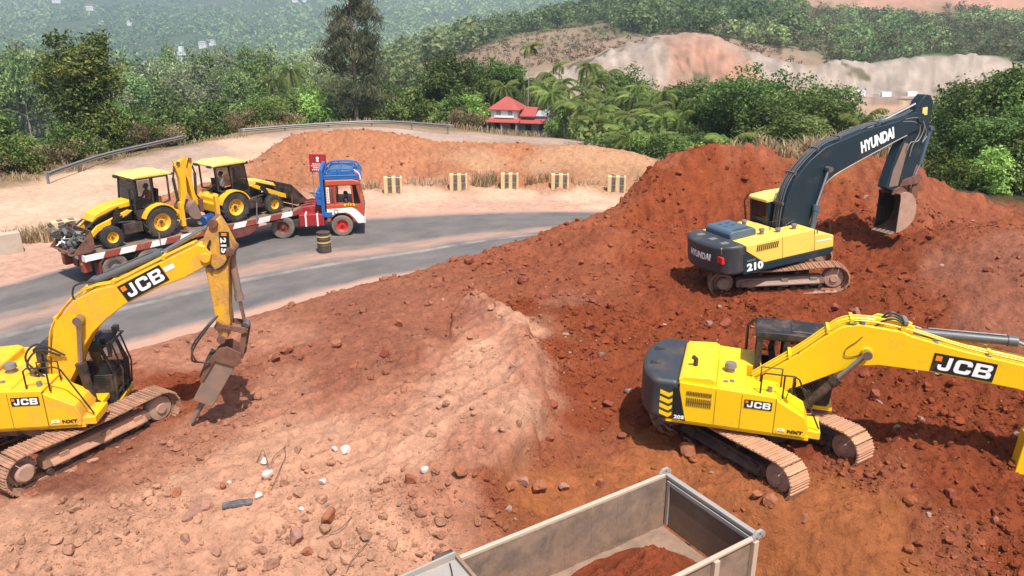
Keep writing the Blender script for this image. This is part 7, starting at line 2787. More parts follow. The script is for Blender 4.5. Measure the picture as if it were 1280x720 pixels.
v, f, tt = leaves(np.concatenate(Vs), np.concatenate(Os), .60, rng, aspect=.15, tint=np.concatenate(Ts), droop=1.1)
np_mesh('crown', v, f, 'leaf_needle', cas, cols={'tint': tt})
PROTO['casu'] = [cas, False]
# leafless grey tree
def bare(key, h, seed, mat='bark_pale'):
    rng = np.random.default_rng(seed)
    root = empty('bare_tree')
    m = MB()

    def grow(p, d, l, r, lev):
        pts = [p]
        for i in range(4):
            d = d + rng.normal(size=3) * .13 + np.array([0, 0, .04])
            d /= np.linalg.norm(d)
            pts.append(pts[-1] + d * l / 4)
        m.tube([tuple(q) for q in pts], [r * (1 - .4 * i / 4) for i in range(5)], 5)
        if lev < 4:
            for k in range(3 if lev < 3 else 2):
                nd = d + rng.normal(size=3) * .55
                nd /= np.linalg.norm(nd)
                grow(pts[rng.integers(2, 5)], nd, l * rng.uniform(.55, .8), r * .55, lev + 1)
    grow(np.array([0, 0, -.3]), np.array([0, 0, 1.0]), h * .36, h * .016, 0)
    m.build('trunk', mat, root)
    PROTO[key] = [root, False]


bare('bareA', 7, 301)
bare('bareB', 6, 302)
bpy.context.view_layer.update()

# ---- single, recognisable plants
x, y, z = at(122, 60)
hh = PY(115, 38, 60)[2] - z
place('creeper', x, y, 1.28, 0.3, 'tall tree smothered in olive creepers behind the left guard rail', sz=hh / 9.2)
x, y, z = at(446, 84)
place('casu', x, y, 1.0, 1.0, 'tall feathery casuarina rising past the top of the picture')
x, y, z = at(222, 92)
place('bareA', x, y, 1.0, 0.4, 'leafless pale grey tree standing among the bushes left of the casuarina', group='bare grey trees')
x, y, z = at(258, 98)
place('bareB', x, y, 1.0, 2.4, 'leafless pale tree right of the taller bare tree, behind the bushes', group='bare grey trees')
x, y, z = at(604, 118)
place('bareB', x, y, 1.25, .9, 'leafless brown tree standing above the grove at the foot of the bare hill', group='bare grey trees')

# ---- scrub along the guard rail
G1 = 'shrubs along the left guard rail'
L1 = {'shA': 'mid green leafy shrub pressing against the guard rail', 'shB': 'olive green scrub bush spilling over the guard rail', 'shC': 'bright green bush behind the guard rail', 'shD': 'dark green dense bush behind the guard rail', 'shE': 'dry brown scrub bush on the road side of the guard rail'}
for u, yy, k, s in [(-30, 53, 'shD', 1.3), (8, 55, 'shA', 1.3), (30, 53, 'shC', .9), (85, 58, 'shD', 1.2), (150, 63, 'shB', 1.2), (165, 66, 'shA', 1.3), (185, 67, 'shD', 1.2), (205, 69, 'shB', 1.2), (230, 72, 'shA', 1.3), (255, 74, 'shB', 1.2), (275, 76, 'shD', 1.3), (300, 79, 'shA', 1.3), (322, 80, 'shC', 1.1), (345, 83, 'shB', 1.4), (370, 86, 'shA', 1.4), (395, 87, 'shC', 1.5), (420, 88, 'shD', 1.5), (465, 88, 'shA', 1.4), (490, 89, 'shD', 1.5), (515, 88, 'shA', 1.4), (540, 86, 'shB', 1.3), (565, 84, 'shD', 1.2),
                    (20, 50.5, 'shB', .9), (45, 51.3, 'shE', .8), (85, 54, 'shB', .7), (155, 60, 'shB', .9), (165, 61, 'shE', .8), (190, 63.5, 'shB', .9), (215, 66, 'shE', .9), (310, 73.5, 'shE', 1.0), (320, 74.2, 'shB', .9), (335, 75.2, 'shB', 1.0), (360, 76.8, 'shE', .8), (-10, 49.5, 'shE', .8), (65, 52.3, 'shE', .7), (100, 55.5, 'shE', .8), (112, 56.3, 'shB', .8), (125, 57.5, 'shE', .8), (180, 61.5, 'shE', .9), (200, 64.5, 'shE', .9), (300, 72.3, 'shE', .8), (328, 74.5, 'shB', .8), (345, 76, 'shE', .9), (570, 79, 'shE', .9), (590, 79, 'shE', .9), (140, 61, 'shC', .8), (100, 60, 'shA', 1.2), (0, 62, 'shA', 1.6), 
                    (100, 70, 'shD', 1.8), (160, 74, 'shA', 1.8), (200, 80, 'shD', 1.7), (240, 84, 'shA', 1.7), (285, 88, 'shD', 1.8), (330, 92, 'shA', 1.8)]:
    x, y, z = at(u, yy)
    place(k, x, y, s * RNG.uniform(.9, 1.1), None, L1[k], 'shrub', G1 + ' (' + k[-1].replace('A', 'mid green').replace('B', 'olive').replace('C', 'bright').replace('D', 'dark').replace('E', 'dry') + ')')

# ---- trees beyond the rail on the left: (u, y, top row, kind)
KIND = {'bA': ('mid green spreading tree', 8), 'bB': ('dark green upright tree', 9), 'bC': ('bright green leafy tree', 7), 'bD': ('large dark dense tree', 10), 'acA': ('grey green pale barked tree', 11), 'acB': ('dusky green slender tree', 12), 'acC': ('soft green round tree', 9)}


def grove(rows, where, group):
    for u, yy, vt, k in rows:
        x, y, z = at(u, yy)
        h = max(2.5, PY(u, vt, yy)[2] - z)
        base = KIND[k][1]
        s = h / base
        place(k, x, y, max(.5, min(1.5, .35 + .65 * s)), None, KIND[k][0] + ' ' + where, 'tree', group + ', ' + KIND[k][0] + 's', sz=s)


grove([(-30, 80, 120, 'bD'), (150, 76, 128, 'bA'), (175, 82, 128, 'bB'), (205, 90, 130, 'bC'), (180, 70, 140, 'bC'), (-60, 70, 110, 'bB')],
      'on the slope below the left guard rail', 'trees below the left guard rail')
grove([(350, 100, 112, 'bC'), (385, 104, 100, 'bC'), (405, 100, 92, 'bC'), (425, 97, 105, 'bA'), (470, 100, 95, 'bB'), (500, 98, 108, 'bD'), (330, 108, 118, 'bA'), (300, 106, 124, 'bB'), (430, 110, 84, 'bC'), (270, 104, 128, 'bA')],
      'between the road bend and the hazy valley', 'trees at the road bend')
rw = []
for k in range(40):
    u = 150 + 300 * ((k * .618) % 1)
    yy = 130 + 150 * ((k * .414) % 1)
    vt = 98 - 34 * (yy - 130) / 150 - 14 * math.sin((u - 150) / 300 * PI * .8) + RNG.uniform(-9, 9)
    rw.append((u, yy, vt, ['acA', 'acB', 'acC', 'acA'][k % 4]))
grove(rw, 'in the wooded hollow left of the casuarina', 'trees of the wooded hollow')
rw = []
for k in range(16):
    u = -60 + 165 * ((k * .618) % 1)
    yy = 130 + 120 * ((k * .414) % 1)
    rw.append((u, yy, 74 - 22 * (yy - 130) / 120 + RNG.uniform(-8, 8), ['acB', 'acC', 'acA', 'acB'][k % 4]))
grove(rw, 'on the shaded spur at the left edge', 'trees of the left spur')

# ---- the grove round the house
grove([(508, 92, 110, 'bD'), (540, 95, 100, 'bB'), (565, 92, 62, 'bB'), (585, 96, 72, 'bD'), (597, 92, 108, 'bC'), (578, 86, 112, 'bC'), (550, 86, 128, 'bA'), (530, 100, 105, 'bA'), (620, 99, 70, 'bB'), (640, 110, 90, 'bA')],
      'in the grove left of the red roofed house', 'trees left of the house')
grove([(787, 98, 78, 'bD'), (812, 82, 122, 'bA'), (850, 84, 100, 'bB'), (868, 92, 94, 'bD'), (760, 80, 132, 'bC'), (735, 82, 140, 'bA'), (840, 66, 165, 'bA'), (885, 64, 150, 'bB'), (870, 56, 165, 'bB')],
      'in the palm grove right of the red roofed house', 'trees right of the house')
grove([(925, 62, 76, 'bD'), (968, 64, 84, 'bD'), (1000, 66, 90, 'bD'), (900, 66, 96, 'bB'), (948, 58, 120, 'bB'), (1015, 62, 118, 'bA'), (985, 54, 140, 'bA')],
      'rising dark behind the crest of the red mound', 'dark trees behind the mound')
grove([(1205, 50, 118, 'bD'), (1238, 46, 82, 'bD'), (1275, 47, 62, 'bB'), (1300, 44, 70, 'bD'), (1180, 56, 140, 'bA'), (1225, 54, 100, 'bB'), (1260, 42, 130, 'bD'), (1330, 50, 60, 'bB'), (1200, 62, 112, 'bA'), (1170, 50, 175, 'bB'), (1290, 40, 150, 'bB'), (1240, 60, 90, 'bA')],
      'at the right edge behind the raised bucket', 'trees at the right edge')
grove([(1062, 78, 140, 'bA'), (1095, 74, 146, 'bA'), (1130, 66, 160, 'bB'), (1040, 82, 138, 'bB'), (1110, 90, 146, 'bC')],
      'behind the raised navy boom, below the terrace', 'trees behind the navy boom')
x, y, z = at(1213, 42)
place('bC', x, y, .42, 0, 'small pale green sapling before the dark trees at the right edge')
x, y, z = at(1235, 38.5)
place('shC', x, y, .75, 0, 'light green bush at the crest below the right hand trees', 'shrub')
x, y, z = at(1195, 38)
place('shB', x, y, .6, 0, 'low olive bush on the crest left of the light green bush', 'shrub')

PG = 'palms round the house'
for u, yy, vt, k, h in [(684, 92, 104, 'pB', 6), (640, 100, 78, 'pA', 8), (705, 92, 92, 'pA', 8), (728, 86, 70, 'pC', 10.5), (676, 100, 100, 'pB', 6), (692, 81, 108, 'pB', 6), (706, 80, 116, 'pB', 6), (748, 96, 88, 'pA', 8), (690, 104, 82, 'pC', 10.5), (768, 90, 100, 'pB', 6), (720, 78, 118, 'pB', 6), (752, 74, 122, 'pB', 6), (790, 80, 108, 'pA', 8), (820, 72, 128, 'pB', 6), (845, 66, 140, 'pD', 3), (815, 62, 158, 'pD', 3), (875, 70, 110, 'pB', 6), (660, 96, 96, 'pB', 6), (740, 70, 140, 'pD', 3), (775, 66, 150, 'pD', 3), (625, 92, 98, 'pB', 6), (855, 58, 165, 'pD', 3), (735, 104, 74, 'pC', 10.5), (722, 76, 128, 'pD', 3), (1065, 60, 145, 'pD', 3), (905, 52, 165, 'pD', 3), (788, 60, 165, 'pD', 3), (760, 98, 80, 'pC', 10.5), (715, 84, 100, 'pA', 8), (735, 80, 108, 'pB', 6), (770, 82, 112, 'pA', 8), (800, 84, 96, 'pC', 10.5), (808, 74, 120, 'pB', 6), (832, 78, 104, 'pA', 8), (830, 68, 135, 'pB', 6), (780, 72, 132, 'pB', 6), (757, 86, 104, 'pB', 6), (862, 68, 128, 'pB', 6), (745, 90, 92, 'pA', 8), (800, 66, 148, 'pD', 3), (694, 88, 112, 'pB', 6)]:
    x, y, z = at(u, yy)
    hh = max(1.2, PY(u, vt, yy)[2] - z - 1.0)
    lab = {'pA': 'coconut palm with a straight pale trunk in the grove by the house', 'pB': 'short coconut palm with broad drooping fronds in the grove', 'pC': 'tall slender coconut palm above the grove by the house', 'pD': 'young coconut palm with low arching fronds near the heap'}[k]
    place(k, x, y, .78 if k != 'pD' else .65, None, lab, 'palm', PG + ' ' + {'pA': '(straight)', 'pB': '(short)', 'pC': '(tall)', 'pD': '(young)'}[k], sz=max(.45, min(1.6, hh / h)))
for u, yy, vt, lab in [(659, 94, 52, 'slim areca palm standing tallest above the red roofed house'), (697, 98, 76, 'slim areca palm right of the tallest one above the house'), (556, 95, 74, 'slim areca palm among the dark trees left of the house')]:
    x, y, z = at(u, yy)
    place('ar', x, y, 1.0, None, lab, 'palm', sz=(PY(u, vt, yy)[2] - z) / 10.6)
for u, yy, vt, lab in [(368, 118, 78, 'pale green coconut palm rising from the wooded hollow left of the casuarina'), (345, 124, 92, 'second coconut palm in the wooded hollow, lower and further left'), (1188, 120, 112, 'ragged brown palm alone on the far terrace right of the boom')]:
    x, y, z = at(u, yy)
    place('pA', x, y, 1.1, None, lab, 'palm', sz=max(.4, (PY(u, vt, yy)[2] - z - 1.2) / 8))
x, y, z = at(994, 415)
place('acB', x, y, 1.0, None, 'lone tree on the skyline of the hill against the red bare strip')
for u, yy, vt, k in [(700, 78, 170, 'shA'), (720, 76, 172, 'shC'), (750, 70, 176, 'shE'), (780, 62, 182, 'shA'), (740, 73, 165, 'shD'), (800, 58, 185, 'shC'), (825, 55, 180, 'shD'), (850, 51, 185, 'shA'), (870, 47, 188, 'shC'), (895, 45, 185, 'shA'), (930, 46, 170, 'shD'), (960, 47, 165, 'shD'), (990, 46, 160, 'shD'), (1010, 50, 150, 'shD'), (905, 50, 170, 'shD'), (1130, 44, 190, 'shD'), (1165, 43, 200, 'shD'), (1175, 41, 215, 'shB'), (1215, 44, 190, 'shD'), (1250, 41, 215, 'shD'), (1275, 39, 225, 'shD'), (1100, 46, 175, 'shA'), (1080, 48, 170, 'shA'), (1300, 41, 210, 'shA'), (1150, 47, 170, 'shD')]:
    x, y, z = at(u, yy)
    place(k, x, y, .7, None, {'shA': 'mid green', 'shB': 'olive', 'shC': 'bright green', 'shD': 'dark green', 'shE': 'dry brown'}[k] + ' undergrowth bush between the heap, the mound and the grove', 'shrub', 'undergrowth before the grove, ' + k[-1].replace('A', 'mid green').replace('B', 'olive').replace('C', 'bright').replace('D', 'dark').replace('E', 'dry'), sz=RNG.uniform(.6, .95))


VALXY = [(PY(u, v, yy)[0], yy, wd) for u, v, yy, wd, lab in VAL]


# ---- massed woods and scrub far off
def mass(name, n, region, size, per, hrange, wk, mat, seed, label, cat, sel=None, aspect=.7):
    rng = np.random.default_rng(seed)
    u0, u1, y0, y1 = region
    u = rng.uniform(u0, u1, n * 3)
    y = np.exp(rng.uniform(math.log(y0), math.log(y1), n * 3))
    x = (u - 640) / FOCAL * (y * _c + (CAM_H + 5) * _s)
    z, col, rg = ground_z(x, y)
    dep = y * _c + (CAM_H - z) * _s
    uu = 640 + FOCAL * x / dep
    vv = 360 + FOCAL * (-y * _s - (z - CAM_H) * _c) / dep
    keep = np.ones(len(x), bool) if sel is None else sel(x, y, z, col, rng, uu, vv)
    for hx, hy, hw in VALXY:                                      # clearings round the valley houses
        keep &= ~((np.abs(x - hx * y / hy) < hw * .75) & (y > hy - 140) & (y < hy + 12))
    idx = np.where(keep)[0][:n]
    x, y, z = x[idx], y[idx], z[idx]
    m_ = len(idx)
    h = hrange[0] + (hrange[1] - hrange[0]) * rng.random(m_) ** 2.2 * 1.25
    c = np.stack([x, y, z + h * .55], 1)
    d = unit(rng.normal(size=(m_ * per, 3)))
    r = rng.uniform(.35, 1, m_ * per)[:, None]
    p = np.repeat(c, per, 0) + d * r * np.repeat(np.stack([h * wk, h * wk, h * .5], 1), per, 0)
    t = np.clip(np.repeat(rng.uniform(.1, .8, m_) + 1.3 * fbm(x / (y * .16), y / (y * .16) * 3, 3, seed), per) + rng.normal(size=m_ * per) * .15, 0, 1)
    sz = np.repeat(h, per) * size
    v, f, tt = leaves(p, d * .9 + np.array([0, 0, .6]), 1.0, rng, aspect, tint=t)
    ctr = np.repeat(p, 4, 0)
    v = ctr + (v - ctr) * np.repeat(sz, 4)[:, None]
    o = np_mesh(name, v, f, mat, cols={'tint': tt})
    tag(o, label, cat, kind='stuff')
    return o


green = lambda c: c[:, 1] > c[:, 0] * .98
mass('hillside_forest', 1900, (470, 1000, 290, 620), .17, 95, (3.5, 9), .42, 'leaf_far', 401, 'trees massed along the ridge of the bare hill', 'forest', lambda x, y, z, c, r, u, v: green(c))
mass('hillside_scrub', 2600, (880, 1500, 236, 470), .20, 60, (1.5, 4.6), .6, 'leaf_brush', 402, 'scrub covering the slope above the cut on the right', 'scrub', lambda x, y, z, c, r, u, v: (c[:, 0] < .22) & (y > 236))
mass('slope_bushes', 500, (880, 1500, 236, 470), .18, 70, (2.5, 6.5), .5, 'leaf_far', 408, 'greener bushes among the scrub above the cut', 'bushes', lambda x, y, z, c, r, u, v: (c[:, 0] < .22) & (y > 240) & (fbm(x / 40, y / 40, 2, 78) > -.05))
mass('hill_bushes', 700, (470, 1000, 150, 420), .2, 60, (1.2, 3.4), .65, 'leaf_far', 403, 'bushes dotted over the dry brown hill', 'bushes', lambda x, y, z, c, r, u, v: (c[:, 0] < .24) & (~green(c)) & (r.random(len(x)) < .35 + .9 * fbm(x / 30, y / 30, 2, 77)))
mass('hill_dry_scrub', 1800, (470, 1000, 150, 420), .26, 34, (.7, 1.8), .8, 'leaf_brown', 407, 'dry low scrub over the brown hill', 'scrub', lambda x, y, z, c, r, u, v: (c[:, 0] < .26) & (~green(c)))
mass('hollow_forest', 520, (-330, 520, 170, 360), .105, 190, (7, 13), .40, 'leaf_far', 404, 'woods filling the near hollow on the left', 'forest', lambda x, y, z, c, r, u, v: (c[:, 0] < .3) & ~((u > 10) & (u < 110) & (y < 200)))
mass('valley_forest', 4600, (-330, 600, 330, 1300), .24, 34, (6, 13), .40, 'leaf_far', 409, 'woods and palms filling the valley on the left', 'forest', lambda x, y, z, c, r, u, v: (c[:, 0] < .3) & (fbm(x / 60, y / 90, 3, 80) > -.2))
mass('far_forest', 12000, (-330, 900, 1150, 3200), .42, 12, (9, 18), .6, 'leaf_far', 405, 'hazy wooded hill beyond the valley', 'forest', lambda x, y, z, c, r, u, v: fbm(x / 130, y / 260, 3, 79) > -.16)
mass('grove_undergrowth', 1500, (380, 1400, 62, 135), .22, 40, (1.2, 3.0), .8, 'leaf_dark', 406, 'dense undergrowth beneath the grove trees', 'undergrowth', lambda x, y, z, c, r, u, v: (c[:, 0] < .12) & (np.hypot(x - hp[0] - 2, y - hp[1] - 1) > 7) & ~((v > 100) & (u > 600) & (u < 730) & (y < 88)))


# ---- dry grass
def grass(name, spots, mat, seed, label, hmin=.5, hmax=1.2, w=.02, lean=.35):
    rng = np.random.default_rng(seed)
    V, T_t = [], []
    for cx, cy, rx, ry, n, k in spots:
        a = rng.uniform(0, 2 * PI, n)
        q = np.sqrt(rng.uniform(0, 1, n))
        x, y = cx + np.cos(a) * q * rx, cy + np.sin(a) * q * ry
        z = ground_z(x, y)[0] - .03
        h = rng.uniform(hmin, hmax, n) * k
        dx, dy = rng.normal(size=n) * lean * h, rng.normal(size=n) * lean * h
        az = rng.uniform(0, PI, n)
        ww = w * (1 + h)
        wx, wy = np.cos(az) * ww, np.sin(az) * ww
        b0 = np.stack([x - wx, y - wy, z], 1)
        b1 = np.stack([x + wx, y + wy, z], 1)
        m0 = np.stack([x + dx * .35 + wx * .8, y + dy * .35 + wy * .8, z + h * .6], 1)
        m1 = np.stack([x + dx * .35 - wx * .8, y + dy * .35 - wy * .8, z + h * .6], 1)
        t0 = np.stack([x + dx, y + dy, z + h], 1)
        t1 = np.stack([x + dx - wx * .2, y + dy - wy * .2, z + h * 1.01], 1)
        V.append(np.stack([b0, b1, m0, m1], 1).reshape(-1, 3))
        V.append(np.stack([m1, m0, t0, t1], 1).reshape(-1, 3))
        tt = np.repeat(rng.uniform(.1, 1, n), 4)
        T_t += [tt, tt]
    v = np.concatenate(V)
    o = np_mesh(name, v, np.arange(len(v)).reshape(-1, 4), mat, cols={'tint': np.concatenate(T_t)})
    tag(o, label, 'grass', kind='stuff')


sp = []
for u, yy, rx, ry, n, k in [(1040, 35.6, 2.5, .5, 500, .8), (985, 35.2, 1.6, .4, 260, .6), (1085, 35.8, 1.5, .5, 260, .8), (1050, 39.5, 2.6, .9, 1500, 1.9), (1020, 39, 1.6, .8, 700, 1.6), (1000, 37, 1.6, .7, 350, .8), (960, 36.2, 1.8, .6, 250, .6), (1085, 38.5, 1.4, .8, 400, 1.4), (1120, 38, 1.2, .6, 200, 1.0)]:
    x, y, z = at(u, yy)
    sp.append((x, y, rx, ry, n, k))
grass('dry_reeds', sp, 'leaf_dry', 501, 'tall straw coloured reeds on the crest behind the navy boom', .7, 1.3)
sp = []
for u, yy, rx, ry, n, k in [(605, 46.1, .8, .4, 170, .9), (540, 46.1, 1.6, .3, 60, .5), (672, 46.1, .9, .3, 90, .65), (735, 46, 1.4, .3, 50, .45), (460, 45.5, .9, .3, 70, .6), (625, 46.2, .7, .3, 60, .6), (45, 34.2, 1.5, .5, 420, .7), (65, 35, 1.0, .5, 200, .7), (20, 34, 1.2, .3, 150, .5),
                            (100, 55, 1.6, .6, 200, .7), (60, 51.5, 2.5, .7, 260, .6), (0, 48, 2.5, 1, 260, .5), (130, 57, 2, .5, 160, .6), (330, 72.5, 3, .8, 300, .7), (460, 78, 5, .8, 200, .5), (600, 77, 6, 1, 400, .7), (650, 76, 3, .8, 200, .6), (240, 66.5, 5, .6, 220, .5), (820, 46.5, 1.5, .5, 120, .5)]:
    x, y, z = at(u, yy)
    sp.append((x, y, rx, ry, n, k))
grass('dry_grass', sp, 'leaf_dry', 502, 'dry straw grass tufts along the kerb blocks and the road edge', .4, 1.1)
# ================================================================ STONES AND CLODS
def _ico(sub):
    import bmesh
    bm = bmesh.new()
    bmesh.ops.create_icosphere(bm, subdivisions=sub, radius=1)
    v = np.array([q.co[:] for q in bm.verts])
    f = np.array([[q.index for q in g.verts] for g in bm.faces])
    bm.free()
    return v, f


ICO1, ICO2, ICO3 = _ico(1), _ico(2), _ico(3)


def stone_shape(base, rng, rough=.28, flat=(.55, 1.0)):
    v, f = base
    v = v.copy()
    for _ in range(rng.integers(6, 11)):                           # flat broken faces
        n = unit(rng.normal(size=(1, 3)))[0]
        d = rng.uniform(.35, .8)
        h = v @ n
        v = v - np.maximum(h - d, 0)[:, None] * n
    v = v * (1 + rough * .5 * rng.normal(size=(len(v), 1)) * .35)
    return v * np.array([rng.uniform(.75, 1.2), rng.uniform(.7, 1.1), rng.uniform(*flat)])


def rubble():
    rng = np.random.default_rng(601)
    V, F_, Cc, Rg = [], [], [], []
    off = 0
    shapes = [[(stone_shape(b, rng), b[1]) for _ in range(14)] for b in (ICO1, ICO2)]
    # candidates in the dug area and on the heap
    n = 230000
    th = np.radians(rng.uniform(-40, 40, n))
    r = np.exp(rng.uniform(math.log(9.5), math.log(37), n))
    x, y = r * np.sin(th), r * np.cos(th)
    th2 = np.radians(rng.uniform(-19, 12, 5000))
    r2 = rng.uniform(46, 55, 5000)
    x, y = np.concatenate([x, r2 * np.sin(th2)]), np.concatenate([y, r2 * np.cos(th2)])
    z, col, rg = ground_z(x, y)
    b = road_band(x, y)
    patch = fbm(x / 2.4, y / 2.4, 3, 611) + .5
    dens = sstep(.065, .11, rg) * (.22 + 2.4 * np.clip(patch - .45, 0, 1)) * (b > .25)
    dens = np.where((rg > .045) & (rg < .068), .07 + .24 * (patch > .60), dens)
    keep = (rng.random(len(x)) < dens * .95) & (b > .3)
    # nothing under the machines' tracks or in the tipper
    for cx, cy, rr in ((5.85, 16.3, 1.6), (-10.75, 16.4, 1.6), (9.0, 25.3, 1.8)):
        keep &= np.hypot(x - cx, y - cy) > rr
    x, y, z, col = x[keep], y[keep], z[keep], col[keep]
    s = .015 * (1 - rng.random(len(x))) ** -.50
    s = np.minimum(s, .15) * (1 + .010 * np.maximum(np.hypot(x, y) - 18, 0))
    for i in range(len(x)):
        k = 1 if s[i] > .06 else 0
        v, f = shapes[k][rng.integers(14)]
        a = rng.uniform(0, 6.28)
        ca, sa = math.cos(a), math.sin(a)
        w = v * s[i]
        w = np.stack([w[:, 0] * ca - w[:, 1] * sa + x[i], w[:, 0] * sa + w[:, 1] * ca + y[i], w[:, 2] + z[i] + s[i] * .22], 1)
        V.append(w)
        F_.append(f + off)
        off += len(v)
        t = rng.uniform(.8, 1.1)
        c = col[i] * t
        if rng.random() < .025:
            c = np.array([.42, .29, .23]) * rng.uniform(.7, 1.2)
        Cc.append(np.repeat(c[None], len(v), 0))
    v = np.concatenate(V)
    o = np_mesh('soil_clods', v, np.concatenate(F_), 'soil', smooth=False, cols={'soil_col': np.concatenate(Cc), 'soil_rough': np.full(len(v), .06)})
    tag(o, 'loose clods and grit strewn over the dug red soil', 'clods', kind='stuff')
    print('clods', len(x), 'faces', sum(len(f) for f in F_))


rubble()
paint('stone_white', (0.50, 0.43, 0.38), .85, dirt=.35, dirtcol=(.42, .27, .2), scale=5, bump=.4)
paint('stone_pink', (0.27, 0.135, 0.10), .9, dirt=.5, dirtcol=(.36, .16, .09), scale=4, bump=.4)
paint('stone_brown', (0.25, 0.085, 0.040), .9, dirt=.4, dirtcol=(.33, .125, .06), scale=4, bump=.4)
paint('stone_red', (0.19, 0.042, 0.019), .9, dirt=.4, dirtcol=(.25, .065, .03), scale=4, bump=.4)
paint('slate', (0.07, 0.07, 0.075), .7, dirt=.4, dirtcol=(.3, .2, .15), scale=4)
# (u, v, half width in px, material, label)
ROCKS = [
    (330, 577, 7, 'stone_white', 'pale angular stone standing above a taller white slab'), (334, 594, 11, 'stone_white', 'tall white slab of stone beside thin dry twigs'), (325, 623, 7, 'stone_white', 'small white stone below the tall white slab'), (287, 605, 5, 'stone_white', 'small round white stone left of the white slab'),
    (432, 561, 9, 'stone_white', 'bright white broken stone on the pale soil, right one of a close pair'), (418, 564, 6, 'stone_white', 'white chip beside the brightest broken stone'), (405, 607, 8, 'stone_white', 'flat pale stone lying alone on the pink soil'), (377, 635, 5, 'stone_white', 'thin white chip lying on edge near the picture bottom'),
    (411, 646, 13, 'stone_brown', 'large rounded brown boulder on the pale foreground'), (369, 672, 13, 'stone_pink', 'large pink boulder left of the brown one, nearer the bottom edge'), (386, 690, 8, 'stone_brown', 'small brown rock below the pink boulder'), (222, 618, 7, 'stone_brown', 'lone reddish brown cobble near the left tracks'), (279, 610, 6, 'stone_brown', 'brown cobble left of a small white stone'),
    (258, 632, 10, 'stone_pink', 'pinkish rock heading a short line of rocks'), (247, 640, 10, 'stone_pink', 'pinkish rock in the middle of the line of rocks'), (236, 648, 9, 'stone_pink', 'pinkish rock at the lower end of the line of rocks'), (232, 676, 8, 'stone_pink', 'rough pink rock below the line of rocks'), (270, 690, 9, 'stone_pink', 'rough pink rock near the bottom edge'),
    (512, 603, 12, 'stone_brown', 'rounded boulder on the pale slope above the tipper box'), (531, 592, 8, 'stone_white', 'pale rock just right of the rounded boulder'), (575, 596, 11, 'stone_brown', 'wide brown rock below the eroded ledge'), (546, 612, 5, 'stone_brown', 'small rock on the slope left of the tipper'),
    (652, 590, 10, 'stone_pink', 'upright purplish rock above the tipper box'), (675, 601, 11, 'stone_brown', 'large brown clod above the middle of the tipper box'), (705, 600, 8, 'stone_pink', 'purplish rock right of the large clod'), (637, 601, 9, 'stone_brown', 'brown clod left of the upright purplish rock'), (750, 600, 9, 'stone_brown', 'brown clod above the right half of the tipper box'),
    (945, 622, 9, 'stone_brown', 'rounded boulder at the end of the near track'), (962, 627, 11, 'stone_brown', 'larger rounded boulder touching the near track'), (862, 563, 15, 'stone_brown', 'large clod under the dark counterweight'), (692, 497, 10, 'stone_red', 'red boulder in the dug pocket right of the ledge'), (737, 405, 10, 'stone_red', 'red clod on the dark soil above the dug pocket'),
    (682, 366, 8, 'stone_red', 'red clod on the crest where the dark soil begins'), (586, 330, 8, 'stone_red', 'red rock standing on the road edge of the bank'), (495, 404, 10, 'stone_brown', 'upright brown rock on the bank above the road'), (420, 434, 8, 'stone_brown', 'brown rock in the row along the bank'), (362, 441, 8, 'stone_brown', 'brown rock further down the bank by the road'), (340, 448, 7, 'stone_brown', 'brown rock at the left end of the bank row'), (305, 452, 6, 'stone_brown', 'small rock at the foot of the bank by the road'),
    (480, 440, 9, 'stone_red', 'red clod on the slope left of the ledge notch'), (655, 350, 9, 'stone_red', 'dark clod by the road under the bank crest'), (905, 408, 10, 'stone_red', 'red boulder behind the black cab'), (1068, 395, 9, 'stone_pink', 'pale red boulder beyond the yellow boom'), (1041, 392, 8, 'stone_red', 'red boulder left of the pale one beyond the boom'), (1090, 500, 11, 'stone_red', 'red boulder beneath the long boom'), (1080, 470, 9, 'stone_red', 'red clod close under the long boom'), (1185, 625, 9, 'stone_red', 'red boulder below the boom shadow'),
    (1170, 472, 6, 'stone_white', 'small white stone just under the boom'), (1240, 655, 8, 'stone_brown', 'brown clod near the lower right corner'), (1005, 650, 8, 'stone_brown', 'brown clod right of the tipper tailgate'), (778, 545, 6, 'stone_red', 'red cobble left of the counterweight shadow'), (760, 505, 7, 'stone_red', 'red cobble in the middle of the dug pocket'),
]
rng = np.random.default_rng(602)
for u, v, hw, mt, lab in ROCKS:
    # walk along the sight line to the soil
    d = ray(u, v + hw * .5)
    t0, t1 = 8.0, 60.0
    ts = np.linspace(t0, t1, 900)
    pts = EYE[None] + d[None] * ts[:, None]
    g = height(pts[:, 0], pts[:, 1])
    k = int(np.argmax(pts[:, 2] < g))
    p = pts[k]
    r = hw * (p[1] * _c + (CAM_H - p[2]) * _s) / FOCAL
    sh = stone_shape(ICO3, rng, .22, (.75, 1.1) if hw > 6 else (.5, .8)) * r * (.8 if 'white' in mt else .95)
    o = np_mesh('rock', sh, ICO3[1], mt, smooth=False)
    o.location = (p[0], p[1], gz(p[0], p[1]) + r * .45)
    o.rotation_euler = (0, 0, rng.uniform(0, 6))
    tag(o, lab, 'rock')
